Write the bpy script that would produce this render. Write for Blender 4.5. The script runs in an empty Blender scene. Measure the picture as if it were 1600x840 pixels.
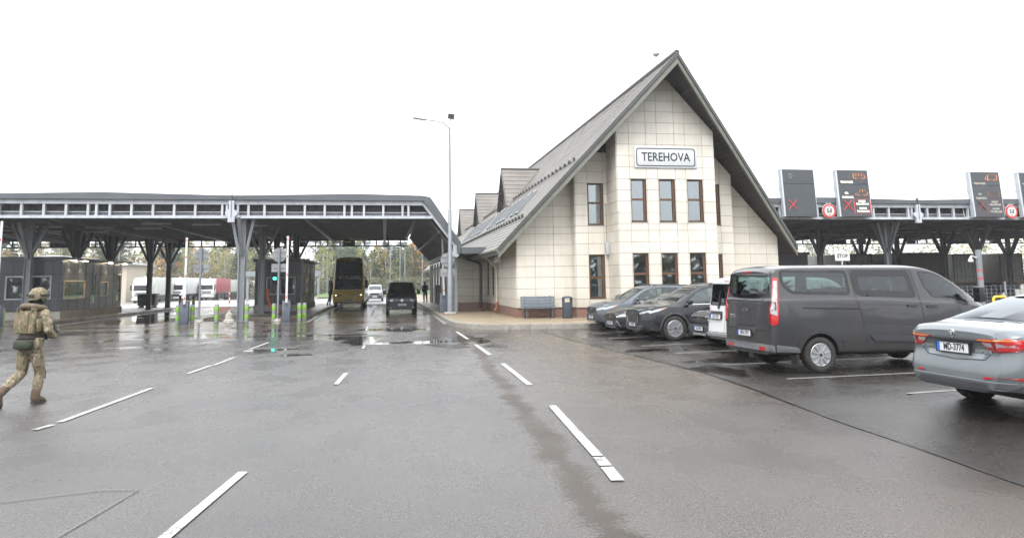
import bpy, bmesh, math, random
from math import radians as R, sin, cos, pi, hypot, atan2, sqrt
from mathutils import Vector as V, Matrix
from mathutils.bvhtree import BVHTree
from mathutils.geometry import delaunay_2d_cdt
random.seed(7)
S = bpy.context.scene
COL = S.collection

# ------------------------------------------------------------------ camera
EYE = 1.9
cd = bpy.data.cameras.new('camera')
cam = bpy.data.objects.new('camera', cd); COL.objects.link(cam)
_m = [[0.9855516623281542, -0.16890473087800076, -0.01261399101165979],
      [0.007746702493226775, 0.1193467371588391, -0.9928224135916859],
      [0.16919784124714335, 0.9783800632763165, 0.11893082990014556]]
_r, _d, _f = (V(a) for a in _m)
cam.matrix_world = Matrix(((_r.x, -_d.x, -_f.x, 0), (_r.y, -_d.y, -_f.y, 0), (_r.z, -_d.z, -_f.z, EYE), (0, 0, 0, 1)))
cd.sensor_width = 36; cd.sensor_fit = 'HORIZONTAL'
cd.lens = 1156.1 / 1600 * 36
cd.shift_y = -(420 - 300.23) / 1600
cd.clip_start = 0.1; cd.clip_end = 5000
S.camera = cam

# ------------------------------------------------------------------ sky and light: a bright overcast day
SUN_EL, SUN_AZ = 52, 205          # azimuth clockwise from +Y (the lane direction)
W = bpy.data.worlds.new('World'); S.world = W; W.use_nodes = True
nt = W.node_tree; bg = nt.nodes['Background']
sky = nt.nodes.new('ShaderNodeTexSky'); sky.sky_type = 'NISHITA'; sky.sun_disc = False
sky.sun_elevation = R(SUN_EL); sky.sun_rotation = R(SUN_AZ); sky.dust_density = 6; sky.air_density = 1.5
hs = nt.nodes.new('ShaderNodeHueSaturation'); hs.inputs['Saturation'].default_value = 0.12
nt.links.new(sky.outputs[0], hs.inputs['Color'])
cl = nt.nodes.new('ShaderNodeMix'); cl.data_type = 'RGBA'; cl.inputs[0].default_value = 0.86
nt.links.new(hs.outputs[0], cl.inputs[6]); cl.inputs[7].default_value = (9.3, 9.5, 9.75, 1)   # the cloud sheet
# an overcast sky is about three times brighter overhead than at the horizon
geo_ = nt.nodes.new('ShaderNodeTexCoord'); sep_ = nt.nodes.new('ShaderNodeSeparateXYZ'); nt.links.new(geo_.outputs['Generated'], sep_.inputs[0])
gr_ = nt.nodes.new('ShaderNodeMapRange'); nt.links.new(sep_.outputs[2], gr_.inputs[0]); gr_.inputs[1].default_value = .0; gr_.inputs[2].default_value = 1; gr_.inputs[3].default_value = .7; gr_.inputs[4].default_value = 1.38
mu_ = nt.nodes.new('ShaderNodeMix'); mu_.data_type = 'RGBA'; mu_.blend_type = 'MULTIPLY'; mu_.inputs[0].default_value = 1
cn_ = nt.nodes.new('ShaderNodeTexNoise'); cn_.inputs['Scale'].default_value = 1.6; cn_.inputs['Detail'].default_value = 5
cm_ = nt.nodes.new('ShaderNodeMapping'); cm_.inputs['Scale'].default_value = (1,1,2.6); nt.links.new(geo_.outputs['Generated'], cm_.inputs[0]); nt.links.new(cm_.outputs[0], cn_.inputs[0])
cr_ = nt.nodes.new('ShaderNodeValToRGB'); cr_.color_ramp.elements[0].position = .3; cr_.color_ramp.elements[1].position = .7; cr_.color_ramp.elements[0].color = (.93,.935,.945,1); cr_.color_ramp.elements[1].color = (1.03,1.03,1.03,1)
nt.links.new(cn_.outputs[0], cr_.inputs[0])
mv_ = nt.nodes.new('ShaderNodeMix'); mv_.data_type = 'RGBA'; mv_.blend_type = 'MULTIPLY'; mv_.inputs[0].default_value = 1
nt.links.new(cl.outputs[2], mv_.inputs[6]); nt.links.new(cr_.outputs[0], mv_.inputs[7]); nt.links.new(mv_.outputs[2], mu_.inputs[6]); nt.links.new(gr_.outputs[0], mu_.inputs[7])
nt.links.new(mu_.outputs[2], bg.inputs[0]); bg.inputs[1].default_value = 0.1
sd = bpy.data.lights.new('sun', 'SUN'); sd.energy = 0.9; sd.angle = R(25); sd.color = (1, .965, .92)
so = bpy.data.objects.new('sun', sd); COL.objects.link(so)
_sv = V((sin(R(SUN_AZ)) * cos(R(SUN_EL)), cos(R(SUN_AZ)) * cos(R(SUN_EL)), sin(R(SUN_EL))))
so.rotation_euler = _sv.to_track_quat('Z', 'Y').to_euler(); so.location = _sv * 60
vs = S.view_settings; vs.view_transform = 'Standard'; vs.look = 'None'; vs.exposure = 1.6; vs.gamma = 1; vs.use_curve_mapping = False
S.render.engine = 'CYCLES'
S.cycles.use_denoising = True
S.cycles.max_bounces = 8; S.cycles.transparent_max_bounces = 12; S.cycles.glossy_bounces = 4; S.cycles.diffuse_bounces = 3
S.cycles.caustics_reflective = False; S.cycles.caustics_refractive = False

# ------------------------------------------------------------------ helpers
class MB:
    """collects geometry and links it as ONE mesh object"""
    def __init__(s): s.v = []; s.f = []; s.m = []
    def add(s, vs_, fs, mi=0):
        b = len(s.v); s.v += [tuple(p) for p in vs_]; s.f += [tuple(b + i for i in f) for f in fs]; s.m += [mi] * len(fs); return s
    def box(s, x0, x1, y0, y1, z0, z1, mi=0):
        return s.add([(x0,y0,z0),(x1,y0,z0),(x1,y1,z0),(x0,y1,z0),(x0,y0,z1),(x1,y0,z1),(x1,y1,z1),(x0,y1,z1)],
                     [(0,3,2,1),(4,5,6,7),(0,1,5,4),(1,2,6,5),(2,3,7,6),(3,0,4,7)], mi)
    def obox(s, c, size, rz=0, ry=0, rx=0, mi=0):
        M = Matrix.Translation(c) @ Matrix.Rotation(rz,4,'Z') @ Matrix.Rotation(ry,4,'Y') @ Matrix.Rotation(rx,4,'X')
        a, b, h = (q/2 for q in size)
        P = [M @ V(p) for p in [(-a,-b,-h),(a,-b,-h),(a,b,-h),(-a,b,-h),(-a,-b,h),(a,-b,h),(a,b,h),(-a,b,h)]]
        return s.add(P, [(0,3,2,1),(4,5,6,7),(0,1,5,4),(1,2,6,5),(2,3,7,6),(3,0,4,7)], mi)
    def beam(s, p0, p1, w, h=None, mi=0):
        """rectangular bar from p0 to p1"""
        p0, p1 = V(p0), V(p1); h = h or w; d = (p1-p0).normalized()
        up = V((0,0,1)) if abs(d.z) < .95 else V((0,1,0))
        a = d.cross(up).normalized()*w/2; b = a.cross(d).normalized()*h/2
        P = [q+sa*a+sb*b for q in (p0,p1) for sa,sb in ((-1,-1),(1,-1),(1,1),(-1,1))]
        return s.add(P, [(3,2,1,0),(4,5,6,7),(0,1,5,4),(1,2,6,5),(2,3,7,6),(3,0,4,7)], mi)
    def cyl(s, p0, p1, r0, r1=None, n=12, mi=0, cap=True):
        p0, p1 = V(p0), V(p1); r1 = r0 if r1 is None else r1; d = (p1-p0).normalized()
        a = d.orthogonal().normalized(); b = d.cross(a)
        P = []
        for q, r in ((p0,r0),(p1,r1)):
            P += [q + r*(cos(2*pi*i/n)*a + sin(2*pi*i/n)*b) for i in range(n)]
        F = [(i,(i+1)%n,n+(i+1)%n,n+i) for i in range(n)]
        if cap: F += [tuple(reversed(range(n))), tuple(range(n,2*n))]
        return s.add(P, F, mi)
    def tube(s, path, r, n=8, mi=0):
        path = [V(p) for p in path]; P = []; a = None
        rr = r if isinstance(r, (list, tuple)) else [r]*len(path)
        for i, p in enumerate(path):
            d = (path[min(i+1,len(path)-1)] - path[max(i-1,0)]).normalized()
            a = d.orthogonal().normalized() if a is None else (a - d*a.dot(d)).normalized()
            b = d.cross(a)
            P += [p + rr[i]*(cos(2*pi*k/n)*a + sin(2*pi*k/n)*b) for k in range(n)]
        F = [(i*n+k, i*n+(k+1)%n, (i+1)*n+(k+1)%n, (i+1)*n+k) for i in range(len(path)-1) for k in range(n)]
        F += [tuple(reversed(range(n))), tuple(range((len(path)-1)*n, len(path)*n))]
        return s.add(P, F, mi)
    def lathe(s, prof, c=(0,0,0), axis='z', n=24, mi=0):
        """prof = [(radius, height)]"""
        P = []
        for r, h in prof:
            for i in range(n):
                a = 2*pi*i/n; u, w = r*cos(a), r*sin(a)
                P.append(V(c) + (V((u,w,h)) if axis=='z' else V((u,h,w)) if axis=='y' else V((h,u,w))))
        F = [(j*n+i, j*n+(i+1)%n, (j+1)*n+(i+1)%n, (j+1)*n+i) for j in range(len(prof)-1) for i in range(n)]
        if prof[0][0] > 1e-4: F.append(tuple(range(n)))
        if prof[-1][0] > 1e-4: F.append(tuple(range((len(prof)-1)*n, len(prof)*n)))
        return s.add(P, F, mi)
    def prism(s, poly, lo, hi, axis='y', mi=0):
        """2D polygon swept along an axis: y -> poly is (x,z); z -> (x,y); x -> (y,z)"""
        n = len(poly)
        def pt(p, h): return (p[0],h,p[1]) if axis=='y' else (p[0],p[1],h) if axis=='z' else (h,p[0],p[1])
        return s.add([pt(p,lo) for p in poly]+[pt(p,hi) for p in poly],
                     [tuple(range(n)), tuple(reversed(range(n,2*n)))]+[(i,(i+1)%n,n+(i+1)%n,n+i) for i in range(n)], mi)
    def quad(s, *p, mi=0): return s.add(p, [tuple(range(len(p)))], mi)
    def build(s, name, mat, parent=None, smooth=False, bevel=0, world=False, angle=40):
        me = bpy.data.meshes.new(name)
        off = parent.location if (world and parent) else V((0,0,0))
        me.from_pydata([tuple(V(p)-off) for p in s.v], [], s.f)
        mats = mat if isinstance(mat, (list, tuple)) else [mat]
        for q in mats: me.materials.append(q)
        bm = bmesh.new(); bm.from_mesh(me); bm.faces.ensure_lookup_table()
        for f, k in zip(bm.faces, s.m): f.material_index = k
        bmesh.ops.recalc_face_normals(bm, faces=bm.faces)
        if bevel:
            bmesh.ops.remove_doubles(bm, verts=bm.verts, dist=1e-5)
            es = [e for e in bm.edges if len(e.link_faces)==2 and e.calc_face_angle(0) > R(30)]
            bmesh.ops.bevel(bm, geom=es, offset=bevel, segments=2, affect='EDGES', profile=.5, clamp_overlap=True)
        for f in bm.faces: f.smooth = smooth or bool(bevel)
        if smooth or bevel:
            for e in bm.edges:
                if len(e.link_faces)==2 and e.calc_face_angle(0) > R(angle): e.smooth = False
        bm.to_mesh(me); bm.free()
        return link(name, me, parent)

def link(name, me, parent=None):
    o = bpy.data.objects.new(name, me); COL.objects.link(o)
    if parent: o.parent = parent
    return o
def thing(name, label, cat, loc=(0,0,0), rz=0, group=None):
    o = bpy.data.objects.new(name, None); COL.objects.link(o)
    o.location = loc; o.rotation_euler = (0,0,rz); o.empty_display_size = .2
    o['label'] = label; o['category'] = cat
    if group: o['group'] = group
    return o
def tag(o, label, cat, group=None):
    o['label'] = label; o['category'] = cat
    if group: o['group'] = group
    return o
def struct(o, kind='structure'): o['kind'] = kind; return o
def dup(root, loc, rz, label=None, group=None, scale=None):
    r = root.copy(); COL.objects.link(r); r.location = loc; r.rotation_euler = (0,0,rz)
    if label: r['label'] = label
    if group: r['group'] = group
    if scale: r.scale = (scale,)*3 if not isinstance(scale, tuple) else scale
    for ch in list(root.children):
        c = ch.copy(); COL.objects.link(c); c.parent = r
        for g in ch.children:
            d = g.copy(); COL.objects.link(d); d.parent = c
    return r
def mesh_text(name, txt, size, mat, parent, loc, rot, sx=1, bold=0, ext=.004, align='CENTER'):
    cu = bpy.data.curves.new(name, 'FONT'); cu.body = txt; cu.size = size; cu.align_x = align; cu.align_y = 'CENTER'
    cu.offset = bold; cu.extrude = ext; cu.resolution_u = 2
    t = bpy.data.objects.new(name, cu); COL.objects.link(t)
    me = bpy.data.meshes.new_from_object(t.evaluated_get(bpy.context.evaluated_depsgraph_get()))
    bpy.data.objects.remove(t); bpy.data.curves.remove(cu)
    me.materials.clear(); me.materials.append(mat)
    o = link(name, me, parent); o.location = loc; o.rotation_euler = rot; o.scale = (sx,1,1)
    return o

# ------------------------------------------------------------------ materials
def _new(name):
    m = bpy.data.materials.new(name); m.use_nodes = True
    return m, m.node_tree, m.node_tree.nodes['Principled BSDF']
def N(t, kind, **kw):
    n = t.nodes.new(kind)
    for k, v in kw.items():
        if hasattr(n, k): setattr(n, k, v)
        else: n.inputs[k].default_value = v
    return n
def pm(name, c, rough=.5, metal=0, var=.08, scale=3, bump=0, bscale=40, coat=0, spec=.5, emit=None, es=1, dirt=None, dscale=1.2, stretch=None):
    """principled material with noise in colour (and optional streaky dirt and bump)"""
    m, t, b = _new(name); L = t.links.new
    tc = N(t,'ShaderNodeTexCoord'); mp = N(t,'ShaderNodeMapping'); L(tc.outputs['Object'], mp.inputs[0])
    if stretch: mp.inputs['Scale'].default_value = stretch
    nz = N(t,'ShaderNodeTexNoise'); nz.inputs['Scale'].default_value = scale; nz.inputs['Detail'].default_value = 5
    L(mp.outputs[0], nz.inputs[0])
    rp = N(t,'ShaderNodeValToRGB'); e = rp.color_ramp.elements
    e[0].position = .3; e[1].position = .7
    e[0].color = (*[max(0,q*(1-var)) for q in c],1); e[1].color = (*[min(1,q*(1+var)) for q in c],1)
    L(nz.outputs[0], rp.inputs[0]); out = rp.outputs[0]
    if dirt:
        n2 = N(t,'ShaderNodeTexNoise'); n2.inputs['Scale'].default_value = dscale; n2.inputs['Detail'].default_value = 7
        m2 = N(t,'ShaderNodeMapping'); m2.inputs['Scale'].default_value = (2.5,2.5,.5); L(tc.outputs['Object'], m2.inputs[0]); L(m2.outputs[0], n2.inputs[0])
        r2 = N(t,'ShaderNodeValToRGB'); r2.color_ramp.elements[0].position = .5; r2.color_ramp.elements[1].position = .72
        L(n2.outputs[0], r2.inputs[0]); mx = N(t,'ShaderNodeMix'); mx.data_type = 'RGBA'
        L(r2.outputs[0], mx.inputs[0]); L(out, mx.inputs[6]); mx.inputs[7].default_value = (*dirt,1); out = mx.outputs[2]
    L(out, b.inputs['Base Color'])
    b.inputs['Roughness'].default_value = rough; b.inputs['Metallic'].default_value = metal
    b.inputs['Specular IOR Level'].default_value = spec; b.inputs['Coat Weight'].default_value = coat; b.inputs['Coat Roughness'].default_value = .04
    if bump:
        n3 = N(t,'ShaderNodeTexNoise'); n3.inputs['Scale'].default_value = bscale; n3.inputs['Detail'].default_value = 4
        L(mp.outputs[0], n3.inputs[0]); bp = N(t,'ShaderNodeBump'); bp.inputs['Strength'].default_value = bump; bp.inputs['Distance'].default_value = .02
        L(n3.outputs[0], bp.inputs['Height']); L(bp.outputs[0], b.inputs['Normal'])
    if emit: b.inputs['Emission Color'].default_value = (*emit,1); b.inputs['Emission Strength'].default_value = es
    return m
def paint(name, c, metal=.0, rough=.35, dirt=None):
    m = pm(name, c, rough, metal, .06, 2, coat=.55, spec=.35, dirt=dirt, dscale=1.5)
    # road spray dried on the lower panels
    t = m.node_tree; L = t.links.new; b = t.nodes['Principled BSDF']; src = b.inputs['Base Color'].links[0].from_socket
    tc = N(t,'ShaderNodeTexCoord'); sz = N(t,'ShaderNodeSeparateXYZ'); L(tc.outputs['Object'],sz.inputs[0])
    n1 = N(t,'ShaderNodeTexNoise'); n1.inputs['Scale'].default_value = 3.2; n1.inputs['Detail'].default_value = 8; n1.inputs['Roughness'].default_value = .7; L(tc.outputs['Object'],n1.inputs[0])
    h = N(t,'ShaderNodeMapRange'); L(sz.outputs[2],h.inputs[0]); h.inputs[1].default_value = .8; h.inputs[2].default_value = .2
    q = N(t,'ShaderNodeMath', operation='MULTIPLY'); L(h.outputs[0],q.inputs[0]); L(n1.outputs[0],q.inputs[1])
    x = N(t,'ShaderNodeMix'); x.data_type = 'RGBA'; L(q.outputs[0],x.inputs[0]); L(src,x.inputs[6]); x.inputs[7].default_value = (.045,.04,.035,1); L(x.outputs[2],b.inputs['Base Color'])
    w = N(t,'ShaderNodeMath', operation='MULTIPLY_ADD'); L(q.outputs[0],w.inputs[0]); w.inputs[1].default_value = -.5; w.inputs[2].default_value = .5; L(w.outputs[0],b.inputs['Coat Weight'])
    return m
def glass_mat(name, tint=(.55,.62,.6), rough=.02, mixf=.0):
    m, t, b = _new(name); L = t.links.new
    t.nodes.remove(b); o = t.nodes['Material Output']
    tr = N(t,'ShaderNodeBsdfTransparent'); tr.inputs[0].default_value = (*tint,1)
    gl = N(t,'ShaderNodeBsdfGlossy'); gl.inputs[0].default_value = (.9,.95,1,1); gl.inputs['Roughness'].default_value = rough
    fr = N(t,'ShaderNodeFresnel'); fr.inputs[0].default_value = 1.5
    tc = N(t,'ShaderNodeTexCoord'); nz = N(t,'ShaderNodeTexNoise'); nz.inputs['Scale'].default_value = 1.3; L(tc.outputs['Object'], nz.inputs[0])
    bp = N(t,'ShaderNodeBump'); bp.inputs['Strength'].default_value = .04; L(nz.outputs[0], bp.inputs['Height']); L(bp.outputs[0], gl.inputs['Normal'])
    ad = N(t,'ShaderNodeMath', operation='ADD'); ad.inputs[1].default_value = mixf; L(fr.outputs[0], ad.inputs[0])
    mx = N(t,'ShaderNodeMixShader'); L(ad.outputs[0], mx.inputs[0]); L(tr.outputs[0], mx.inputs[1]); L(gl.outputs[0], mx.inputs[2])
    L(mx.outputs[0], o.inputs[0])
    return m

M = {}
M['steel'] = pm('galvanised steel', (.23,.25,.275), .42, .3, .1, 4, dirt=(.17,.18,.19))
M['steel_light'] = pm('light grey painted steel', (.43,.46,.5), .45, 0, .08, 2, dirt=(.34,.36,.385))
M['steel_dark'] = pm('dark grey painted steel', (.06,.065,.075), .5, 0, .12, 3)
M['steel_mid'] = pm('mid grey painted steel', (.2,.215,.235), .5, 0, .1, 3)
M['purlin'] = pm('grey purlin steel', (.15,.155,.17), .5, 0, .15, 2)
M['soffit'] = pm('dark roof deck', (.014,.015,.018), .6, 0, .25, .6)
M['roof_edge'] = pm('grey roof flashing', (.085,.095,.107), .35, .2, .15, .6)
M['louvre'] = pm('dark corrugated panel', (.045,.042,.045), .55, 0, .2, 2)
M['panel_dark'] = pm('anthracite cladding', (.042,.047,.056), .38, 0, .12, 1)
M['panel_grey'] = pm('grey green cladding', (.2,.205,.19), .4, 0, .12, 1)
M['concrete'] = pm('concrete', (.32,.3,.27), .85, 0, .2, 6, bump=.3, bscale=30)
M['kerb'] = pm('wet kerb stone', (.24,.225,.2), .4, 0, .22, 5, bump=.25, bscale=25)
M['white'] = pm('white paint', (.6,.6,.6), .45, 0, .05, 3, dirt=(.42,.41,.38))
M['red'] = pm('red paint', (.55,.03,.025), .4, 0, .08, 3)
M['green_refl'] = pm('green reflective band', (.19,.38,.035), .45, 0, .08, 5)
M['yellow'] = pm('yellow paint', (.75,.5,.03), .4, 0, .08, 5)
M['black'] = pm('black plastic', (.018,.018,.02), .45, 0, .2, 5)
M['rubber'] = pm('tyre rubber', (.016,.0155,.015), .8, 0, .25, 12, dirt=(.04,.036,.03), dscale=4)
M['chrome'] = pm('chrome trim', (.75,.76,.78), .12, 1, .05, 3)
M['alloy'] = pm('silver alloy', (.36,.37,.39), .35, .6, .06, 4)
M['trim'] = pm('grey black plastic trim', (.035,.036,.04), .5, 0, .15, 6)
M['trim_grey'] = pm('grey bumper plastic', (.1,.105,.115), .5, 0, .12, 6, dirt=(.14,.125,.105))
M['gap'] = pm('shadow gap', (.006,.006,.007), .7, 0, .1, 5)
M['frit'] = pm('black glass edge', (.006,.0065,.008), .05, 0, .1, 2, spec=.5)
M['glass_car'] = glass_mat('car window glass', (.33,.42,.4), mixf=.03)
M['glass_dark'] = glass_mat('dark tinted glass', (.12,.15,.15), mixf=.04)
M['glass_room'] = glass_mat('window glass', (.55,.62,.6), mixf=.2)
M['seat'] = pm('dark seat fabric', (.03,.03,.034), .8, 0, .2, 8)
M['seat_light'] = pm('grey seat fabric', (.13,.135,.14), .8, 0, .2, 8)
M['lamp_red'] = pm('red tail light lens', (.36,.008,.012), .08, 0, .15, 8, coat=1)
M['lamp_dark'] = pm('dark red lens', (.14,.006,.01), .08, 0, .2, 8, coat=1)
M['lamp_clear'] = pm('clear lamp lens', (.36,.37,.38), .12, .3, .2, 14, coat=1)
M['amber'] = pm('amber lens', (.75,.28,.03), .1, 0, .1, 6, coat=1)
M['plate'] = pm('plate white', (.58,.59,.6), .35, 0, .03, 5)
M['plate_blue'] = pm('plate blue band', (.03,.12,.5), .35, 0, .05, 5)
M['ink'] = pm('black lettering', (.015,.016,.018), .5, 0, .1, 5)
M['wood'] = pm('brown window frame', (.105,.05,.026), .45, 0, .15, 6, stretch=(1,1,.3))
M['granite'] = pm('reddish granite plinth', (.21,.115,.088), .35, 0, .22, 7, bump=.08, bscale=60, dirt=(.2,.13,.11))
M['pole'] = pm('grey lamp pole', (.21,.23,.25), .4, .2, .08, 3)
M['lens'] = pm('lamp lens', (.6,.6,.58), .2, 0, .05, 5)
# ------------------------------------------------------------------ ground
def sm(a, b, x):
    t = max(0, min(1, (x-a)/(b-a))); return t*t*(3-2*t)
def gz(x, y):
    """the yard is flat but for a dip at the far left and a rise of the car park towards the camera's right"""
    z = -0.5*sm(66, 104, y)*sm(-6, -16, x)
    z += .25*sm(5.9, 7.6, x)*sm(13.6, 9.0, y)
    return z

def wet_material(name, base, base2, rough_dry, rough_wet, wet_bias, puddles=(), stripe=None, warm=None):
    m, t, b = _new(name); L = t.links.new
    geo = N(t,'ShaderNodeNewGeometry'); pos = geo.outputs['Position']
    def noise(scale, detail=6, mul=(1,1,1), rough=.55):
        mp = N(t,'ShaderNodeMapping'); mp.inputs['Scale'].default_value = mul; L(pos, mp.inputs[0])
        n = N(t,'ShaderNodeTexNoise'); n.inputs['Scale'].default_value = scale; n.inputs['Detail'].default_value = detail; n.inputs['Roughness'].default_value = rough
        L(mp.outputs[0], n.inputs[0]); return n.outputs[0]
    def math(op, a, b_=None, clamp=False):
        n = N(t,'ShaderNodeMath', operation=op); n.use_clamp = clamp
        for i, q in enumerate((a, b_)):
            if q is None: continue
            if isinstance(q, (int,float)): n.inputs[i].default_value = q
            else: L(q, n.inputs[i])
        return n.outputs[0]
    def ramp(x, lo, hi, a=0., b_=1.):
        n = N(t,'ShaderNodeMapRange'); n.interpolation_type = 'SMOOTHSTEP'
        L(x, n.inputs[0]); n.inputs[1].default_value = lo; n.inputs[2].default_value = hi; n.inputs[3].default_value = a; n.inputs[4].default_value = b_
        return n.outputs[0]
    sx = N(t,'ShaderNodeSeparateXYZ'); L(pos, sx.inputs[0]); X, Y = sx.outputs[0], sx.outputs[1]
    big = noise(.22, 5, (1,.8,1)); mid = noise(1.3, 6, (1,.55,1)); grain = noise(62, 2, rough=.8); grit = noise(24, 4, rough=.7)
    # colour
    mx = N(t,'ShaderNodeMix'); mx.data_type = 'RGBA'; L(ramp(big,.38,.62), mx.inputs[0]); mx.inputs[6].default_value = (*base,1); mx.inputs[7].default_value = (*base2,1)
    col = mx.outputs[2]
    sp = N(t,'ShaderNodeMix'); sp.data_type = 'RGBA'; sp.blend_type = 'MULTIPLY'; sp.inputs[0].default_value = 1
    L(col, sp.inputs[6]); g3 = N(t,'ShaderNodeCombineColor'); gv = math('MULTIPLY', ramp(grain,.34,.66,.4,1.85), ramp(grit,.3,.7,.75,1.25))
    for i in range(3): L(gv, g3.inputs[i])
    L(g3.outputs[0], sp.inputs[7]); col = sp.outputs[2]
    # puddles: ellipses with ragged edges
    wob = math('MULTIPLY', math('SUBTRACT', noise(.9, 5), .5), 1.5)
    pud = None
    for cx, cy, rx, ry in puddles:
        dx = math('DIVIDE', math('ADD', math('SUBTRACT', X, cx), wob), rx); dy = math('DIVIDE', math('ADD', math('SUBTRACT', Y, cy), math('MULTIPLY', wob, .7)), ry)
        d = math('ADD', math('MULTIPLY', dx, dx), math('MULTIPLY', dy, dy)); k = ramp(d, 1.15, .75)
        pud = k if pud is None else math('MAXIMUM', pud, k)
    pn = noise(.34, 3, (1,.75,1), .5)
    lowp = ramp(math('ADD', math('MULTIPLY', pn, .85), math('MULTIPLY', mid, .15)), .55-wet_bias, .64-wet_bias)
    far = ramp(Y, 19, 33)
    lowp = math('MULTIPLY', lowp, ramp(Y, 17, 29, .12, 1))
    pud = lowp if pud is None else math('MAXIMUM', pud, lowp)
    if True:
        # brown-dark reflection of the canopy soffit, painted into the ground colour
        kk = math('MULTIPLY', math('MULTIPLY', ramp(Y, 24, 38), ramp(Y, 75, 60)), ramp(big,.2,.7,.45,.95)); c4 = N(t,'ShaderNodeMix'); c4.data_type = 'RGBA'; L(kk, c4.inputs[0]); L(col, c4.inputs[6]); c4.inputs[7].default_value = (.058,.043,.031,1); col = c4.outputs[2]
    rough = math('ADD', ramp(mid, .3, .7, rough_dry, rough_wet), math('ADD', math('MULTIPLY', far, -.1), math('MULTIPLY', ramp(Y, 36, 60), -.13)))
    if stripe:
        # a worn, grit filled gutter strip that wanders along the lane
        cx = math('ADD', math('MULTIPLY', math('SUBTRACT', noise(.35,3,(.2,1,1)), .5), .5), math('ADD', math('MULTIPLY', Y, stripe[1]), stripe[0]))
        d = math('ABSOLUTE', math('SUBTRACT', X, cx)); d = math('ADD', d, math('MULTIPLY', math('SUBTRACT', noise(1.6,6), .5), .55))
        d = math('ADD', d, math('MULTIPLY', math('SUBTRACT', noise(22,4), .5), .42))
        k = math('MULTIPLY', ramp(d, .26, .06), math('MULTIPLY', ramp(Y, 27, 22), ramp(noise(.5,4),.22,.42,.35,1)))
        c2 = N(t,'ShaderNodeMix'); c2.data_type = 'RGBA'; L(k, c2.inputs[0]); L(col, c2.inputs[6]); c2.inputs[7].default_value = (.03,.022,.015,1); col = c2.outputs[2]
        rough = math('ADD', rough, math('MULTIPLY', k, .28)); pud = math('MULTIPLY', pud, math('SUBTRACT', 1., k))
    if warm:  # brown of the building's reflection, and some dirt, multiplied into the colour
        k = math('MULTIPLY', math('MULTIPLY', ramp(X, warm[0], warm[1]), ramp(big,.25,.7,.5,1.)), .8)
        c3 = N(t,'ShaderNodeMix'); c3.data_type = 'RGBA'; c3.blend_type = 'MULTIPLY'; L(k, c3.inputs[0]); L(col, c3.inputs[6]); c3.inputs[7].default_value = (.95,.76,.57,1); col = c3.outputs[2]
    # old sealed cracks
    ck = N(t,'ShaderNodeMix'); ck.data_type = 'RGBA'; L(math('MULTIPLY', pud, .45), ck.inputs[0]); L(col, ck.inputs[6]); ck.inputs[7].default_value = (.02,.017,.014,1)
    L(ck.outputs[2], b.inputs['Base Color'])
    rr = N(t,'ShaderNodeMix'); L(pud, rr.inputs[0]); L(rough, rr.inputs[2]); rr.inputs[3].default_value = .03
    L(rr.outputs[0], b.inputs['Roughness'])
    b.inputs['IOR'].default_value = 1.5
    L(ramp(grain,.3,.7,.38,.6), b.inputs['Specular IOR Level'])
    h = math('ADD', math('MULTIPLY', grain, .55), math('MULTIPLY', grit, .6))
    bp = N(t,'ShaderNodeBump'); bp.inputs['Distance'].default_value = .012
    L(math('MULTIPLY', math('MULTIPLY', math('SUBTRACT', 1.02, pud), .8), ramp(Y, 12, 30, 1., .12)), bp.inputs['Strength']); L(h, bp.inputs['Height']); L(bp.outputs[0], b.inputs['Normal'])
    return m
PUD = [(-4.6,28.6,2.6,.55),(-1.9,28.4,1.5,.5),(1.2,24.1,1.7,.55),(-2.3,20.9,.55,.3),(-.75,25.6,.55,2.2),(-6.6,30.2,1.6,.6),(.1,31.2,1.2,.9),(2.75,24.6,.55,1.9),(-3.2,22.8,.7,.3),
       (-12.5,44,2.2,5),(-13.5,37,2.5,.8),(-11,33.5,2,.5),(-14.5,52,1.2,4)]
M['asphalt'] = wet_material('wet asphalt', (.042,.04,.0395), (.056,.052,.049), .37, .2, .0, PUD, stripe=(1.42,.055), warm=(1.6,4.5))
M['asphalt_new'] = wet_material('wet dark asphalt', (.02,.018,.016), (.028,.025,.022), .37, .2, .0, [(6.9,14.6,.5,1.0),(8.2,16.4,1.3,.5),(7.2,19.3,1.,.4),(8,23,1.,.4)])
M['grass'] = pm('wet grass', (.07,.11,.025), .8, 0, .35, .6, bump=.6, bscale=6)
M['field'] = pm('dull meadow', (.095,.1,.045), .85, 0, .3, .05)

def sheet(name, x0, x1, y0, y1, dz, mat, step, zf=gz, poly=None):
    mb = MB(); nx = max(1,int((x1-x0)/step)); ny = max(1,int((y1-y0)/step))
    for j in range(ny+1):
        for i in range(nx+1):
            x = x0+(x1-x0)*i/nx; y = y0+(y1-y0)*j/ny; mb.v.append((x,y,zf(x,y)+dz))
    for j in range(ny):
        for i in range(nx):
            a = j*(nx+1)+i; mb.f.append((a,a+1,a+nx+2,a+nx+1)); mb.m.append(0)
    return mb.build(name, mat, smooth=True)
# terrain reaching the horizon, with the asphalt yard laid over it
struct(sheet('ground', -2000, 2000, -400, 2600, -.8, M['field'], 100, zf=lambda x,y: 0))
struct(sheet('yard', -110, 110, -25, 150, 0, M['asphalt'], 1.0, zf=lambda x,y: -0.5*sm(66,104,y)*sm(-6,-16,x) - .12*sm(6.6,8.4,x)*sm(29,27.5,y)))
# the far lorry yard and exit lane: concrete, with the sky's reflection put into its pale colour
M['yard_pale'] = pm('pale concrete with sky sheen', (.25,.25,.25), .28, 0, .22, .12, bump=.1, bscale=3, dirt=(.15,.145,.14), dscale=.12)
struct(sheet('lorry_yard', -72, 4, 68, 122, .012, M['yard_pale'], 1.0))
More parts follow.
